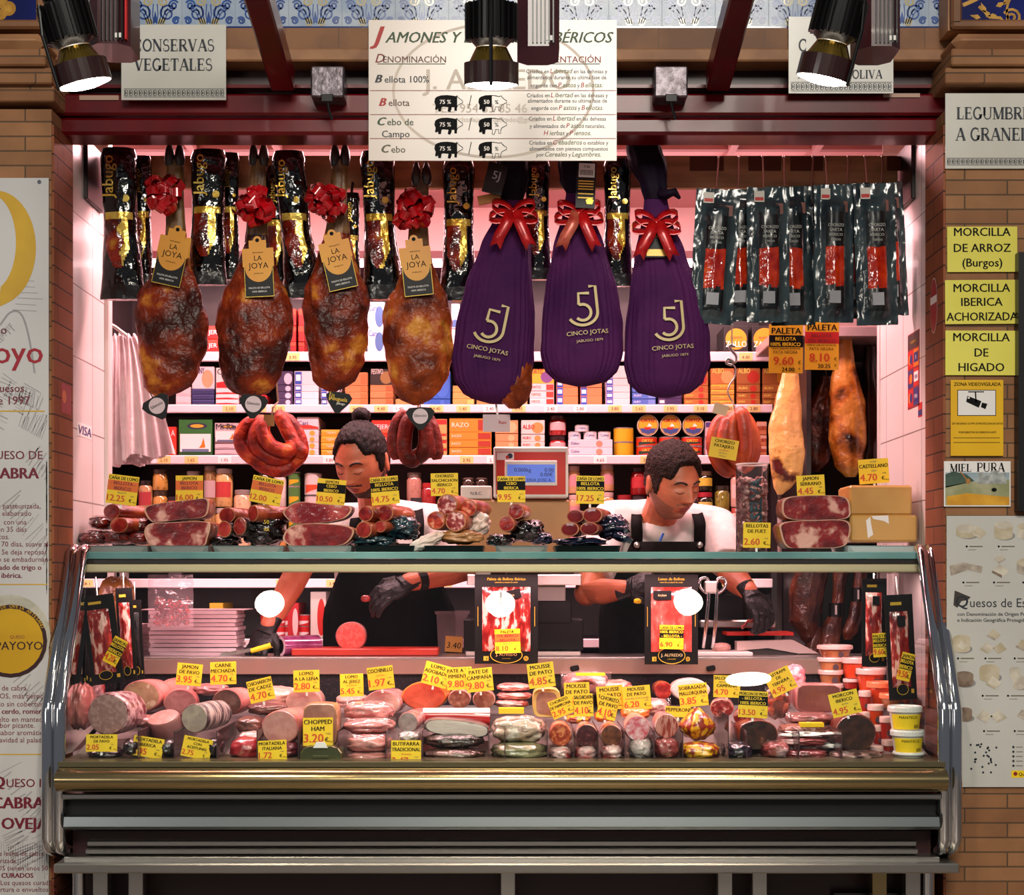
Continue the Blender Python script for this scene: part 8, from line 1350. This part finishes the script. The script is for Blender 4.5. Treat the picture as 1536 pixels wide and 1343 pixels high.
def beardline(low, must):
    def f(p):
        n = .004 * nz(p.x * 90, p.y * 90, p.z * 90); u = max(0, min(1, -p.y / .085)); zl = -.012 - .058 * u - low
        if abs(p.x) < .022 and -.077 < p.z < -.054: return False
        return p.y < .015 and p.z < zl + n and not (abs(p.x) < .03 and p.z > -.079) or (must and abs(p.x) < .03 and p.y < -.05 and -.056 + n < p.z < -.047 + n)
    return f
# shopman with the hair bun, looking down and aside, reaching with one arm
HA = HMat(543, 692, .56, -.42, .42, .02)
def hair_a(t, HM, o):
    mask = hairline(.66, .3, .75, 1.25)
    cap(mask, lambda d: .007 + .004 * max(0, d.z), HAIRB, 1, 26, .004)(t, HM, o)
    b = MB().add(ball_(.03, .03, .027, 26, 18, lambda p, d: p * (1 + .14 * nz(d.x * 5, d.y * 5, d.z * 8))), HAIRB, smooth=True); ob = b.build('hair_bun', t); ob.location = HM @ Vector((-.005, .055, .13)) - o
beard_a = beardline(.022, True)
sA = [P(512, 785, .74), P(655, 786, .78)]; eA = [P(456, 842, .52), P(712, 850, .56)]; wA = [P(404, 938, .44), P(612, 874, .44)]
pa, oa = person('man with black hair in a bun, white polo and black apron, reaching with black gloves', (P(575, 990, .72).x, .72, .0), HA, P(566, 765, .71), sA, eA, wA, [((P(386, 975, .42)), Vector((-.3, -.8, .5)), (.35, .4, .45, .5), 1), (P(572, 893, .4), Vector((.1, -.7, .75)), (.38, .42, .5, .6), -1)], hair_a, beard_a, (P(0, 815, .6).z, .3), mat('dark beard', '2e1812', '4a2a20', r=.6, s=240, bump=.3, bs=300))
MB().add(tube_([wA[1] + (eA[1] - wA[1]).normalized() * .03 - oa, wA[1] + (eA[1] - wA[1]).normalized() * .055 - oa], [.034, .036], 18), BLKPL, smooth=False).build('wrist_watch', pa)
t = thing('knife', P(392, 975, .41), 'kitchen knife with yellow handle in the lowered glove', 'knife'); MB().add(tube_([(-.03, 0, -.004), (.012, -.005, .008), (.03, -.005, .014)], [.008, .01, .009], 10), YEL, smooth=True).build('handle', t); MB().add(prism_([(-.03, -.006), (-.03, .006), (-.12, -.01), (-.13, -.022)], -.001, .001), STEEL).build('blade', t)
lump(548, 898, 7, 5, .39, .02, RAW2, 'small piece of cut meat held in the raised glove', 'meat_scrap', 'meat')
# shopman with short hair, looking down towards his hands
HB = HMat(1008, 724, .58, .5, .36, -.1)
def hair_b(t, HM, o):
    mask = hairline(.6, .22, .7, 1.2)
    cap(mask, lambda d: .003 + .014 * ss(.1, .7, d.z), HAIRC, 4, 34, .006)(t, HM, o)
beard_b = beardline(.004, True)
sB = [P(918, 780, .76), P(1078, 790, .76)]; eB = [P(880, 890, .58), P(1096, 862, .56)]; wB = [P(940, 884, .46), P(1124, 888, .46)]
pb, ob_ = person('man with short brown hair, white polo and black apron, looking down at his gloves', (P(985, 990, .72).x, .72, .0), HB, P(988, 778, .71), sB, eB, wB, [(P(975, 872, .42), Vector((-.1, -.8, .6)), (.45, .5, .55, .6), -1), (P(1142, 915, .42), Vector((.35, -.7, .5)), (.55, .6, .65, .7), 1)], hair_b, beard_b, (P(0, 812, .6).z, .3))
MB().add(tube_([P(992, 806, .56) - ob_, P(995, 800, .56) - ob_, P(990, 812, .56) - ob_], .004, 8), mat('blue pen', '2a58b0')).build('pen', pb)
MB().add(grid_(lambda u, v: P(1112 + u * 18, 938 - u * 12 + v * 5 + 2 * sin(u * 9), .42 + .01 * v), 10, 3), RAW2, smooth=True).build('ham_slice', shift=True, label='thin red ham slice held in the glove by the slicer', cat='ham slice').modifiers.new('s', 'SOLIDIFY').thickness = .002
lump(957, 902, 6, 4, .4, .02, YEL, 'yellow peg beside the glove of the short-haired shopman', 'yellow_peg', 'peg')
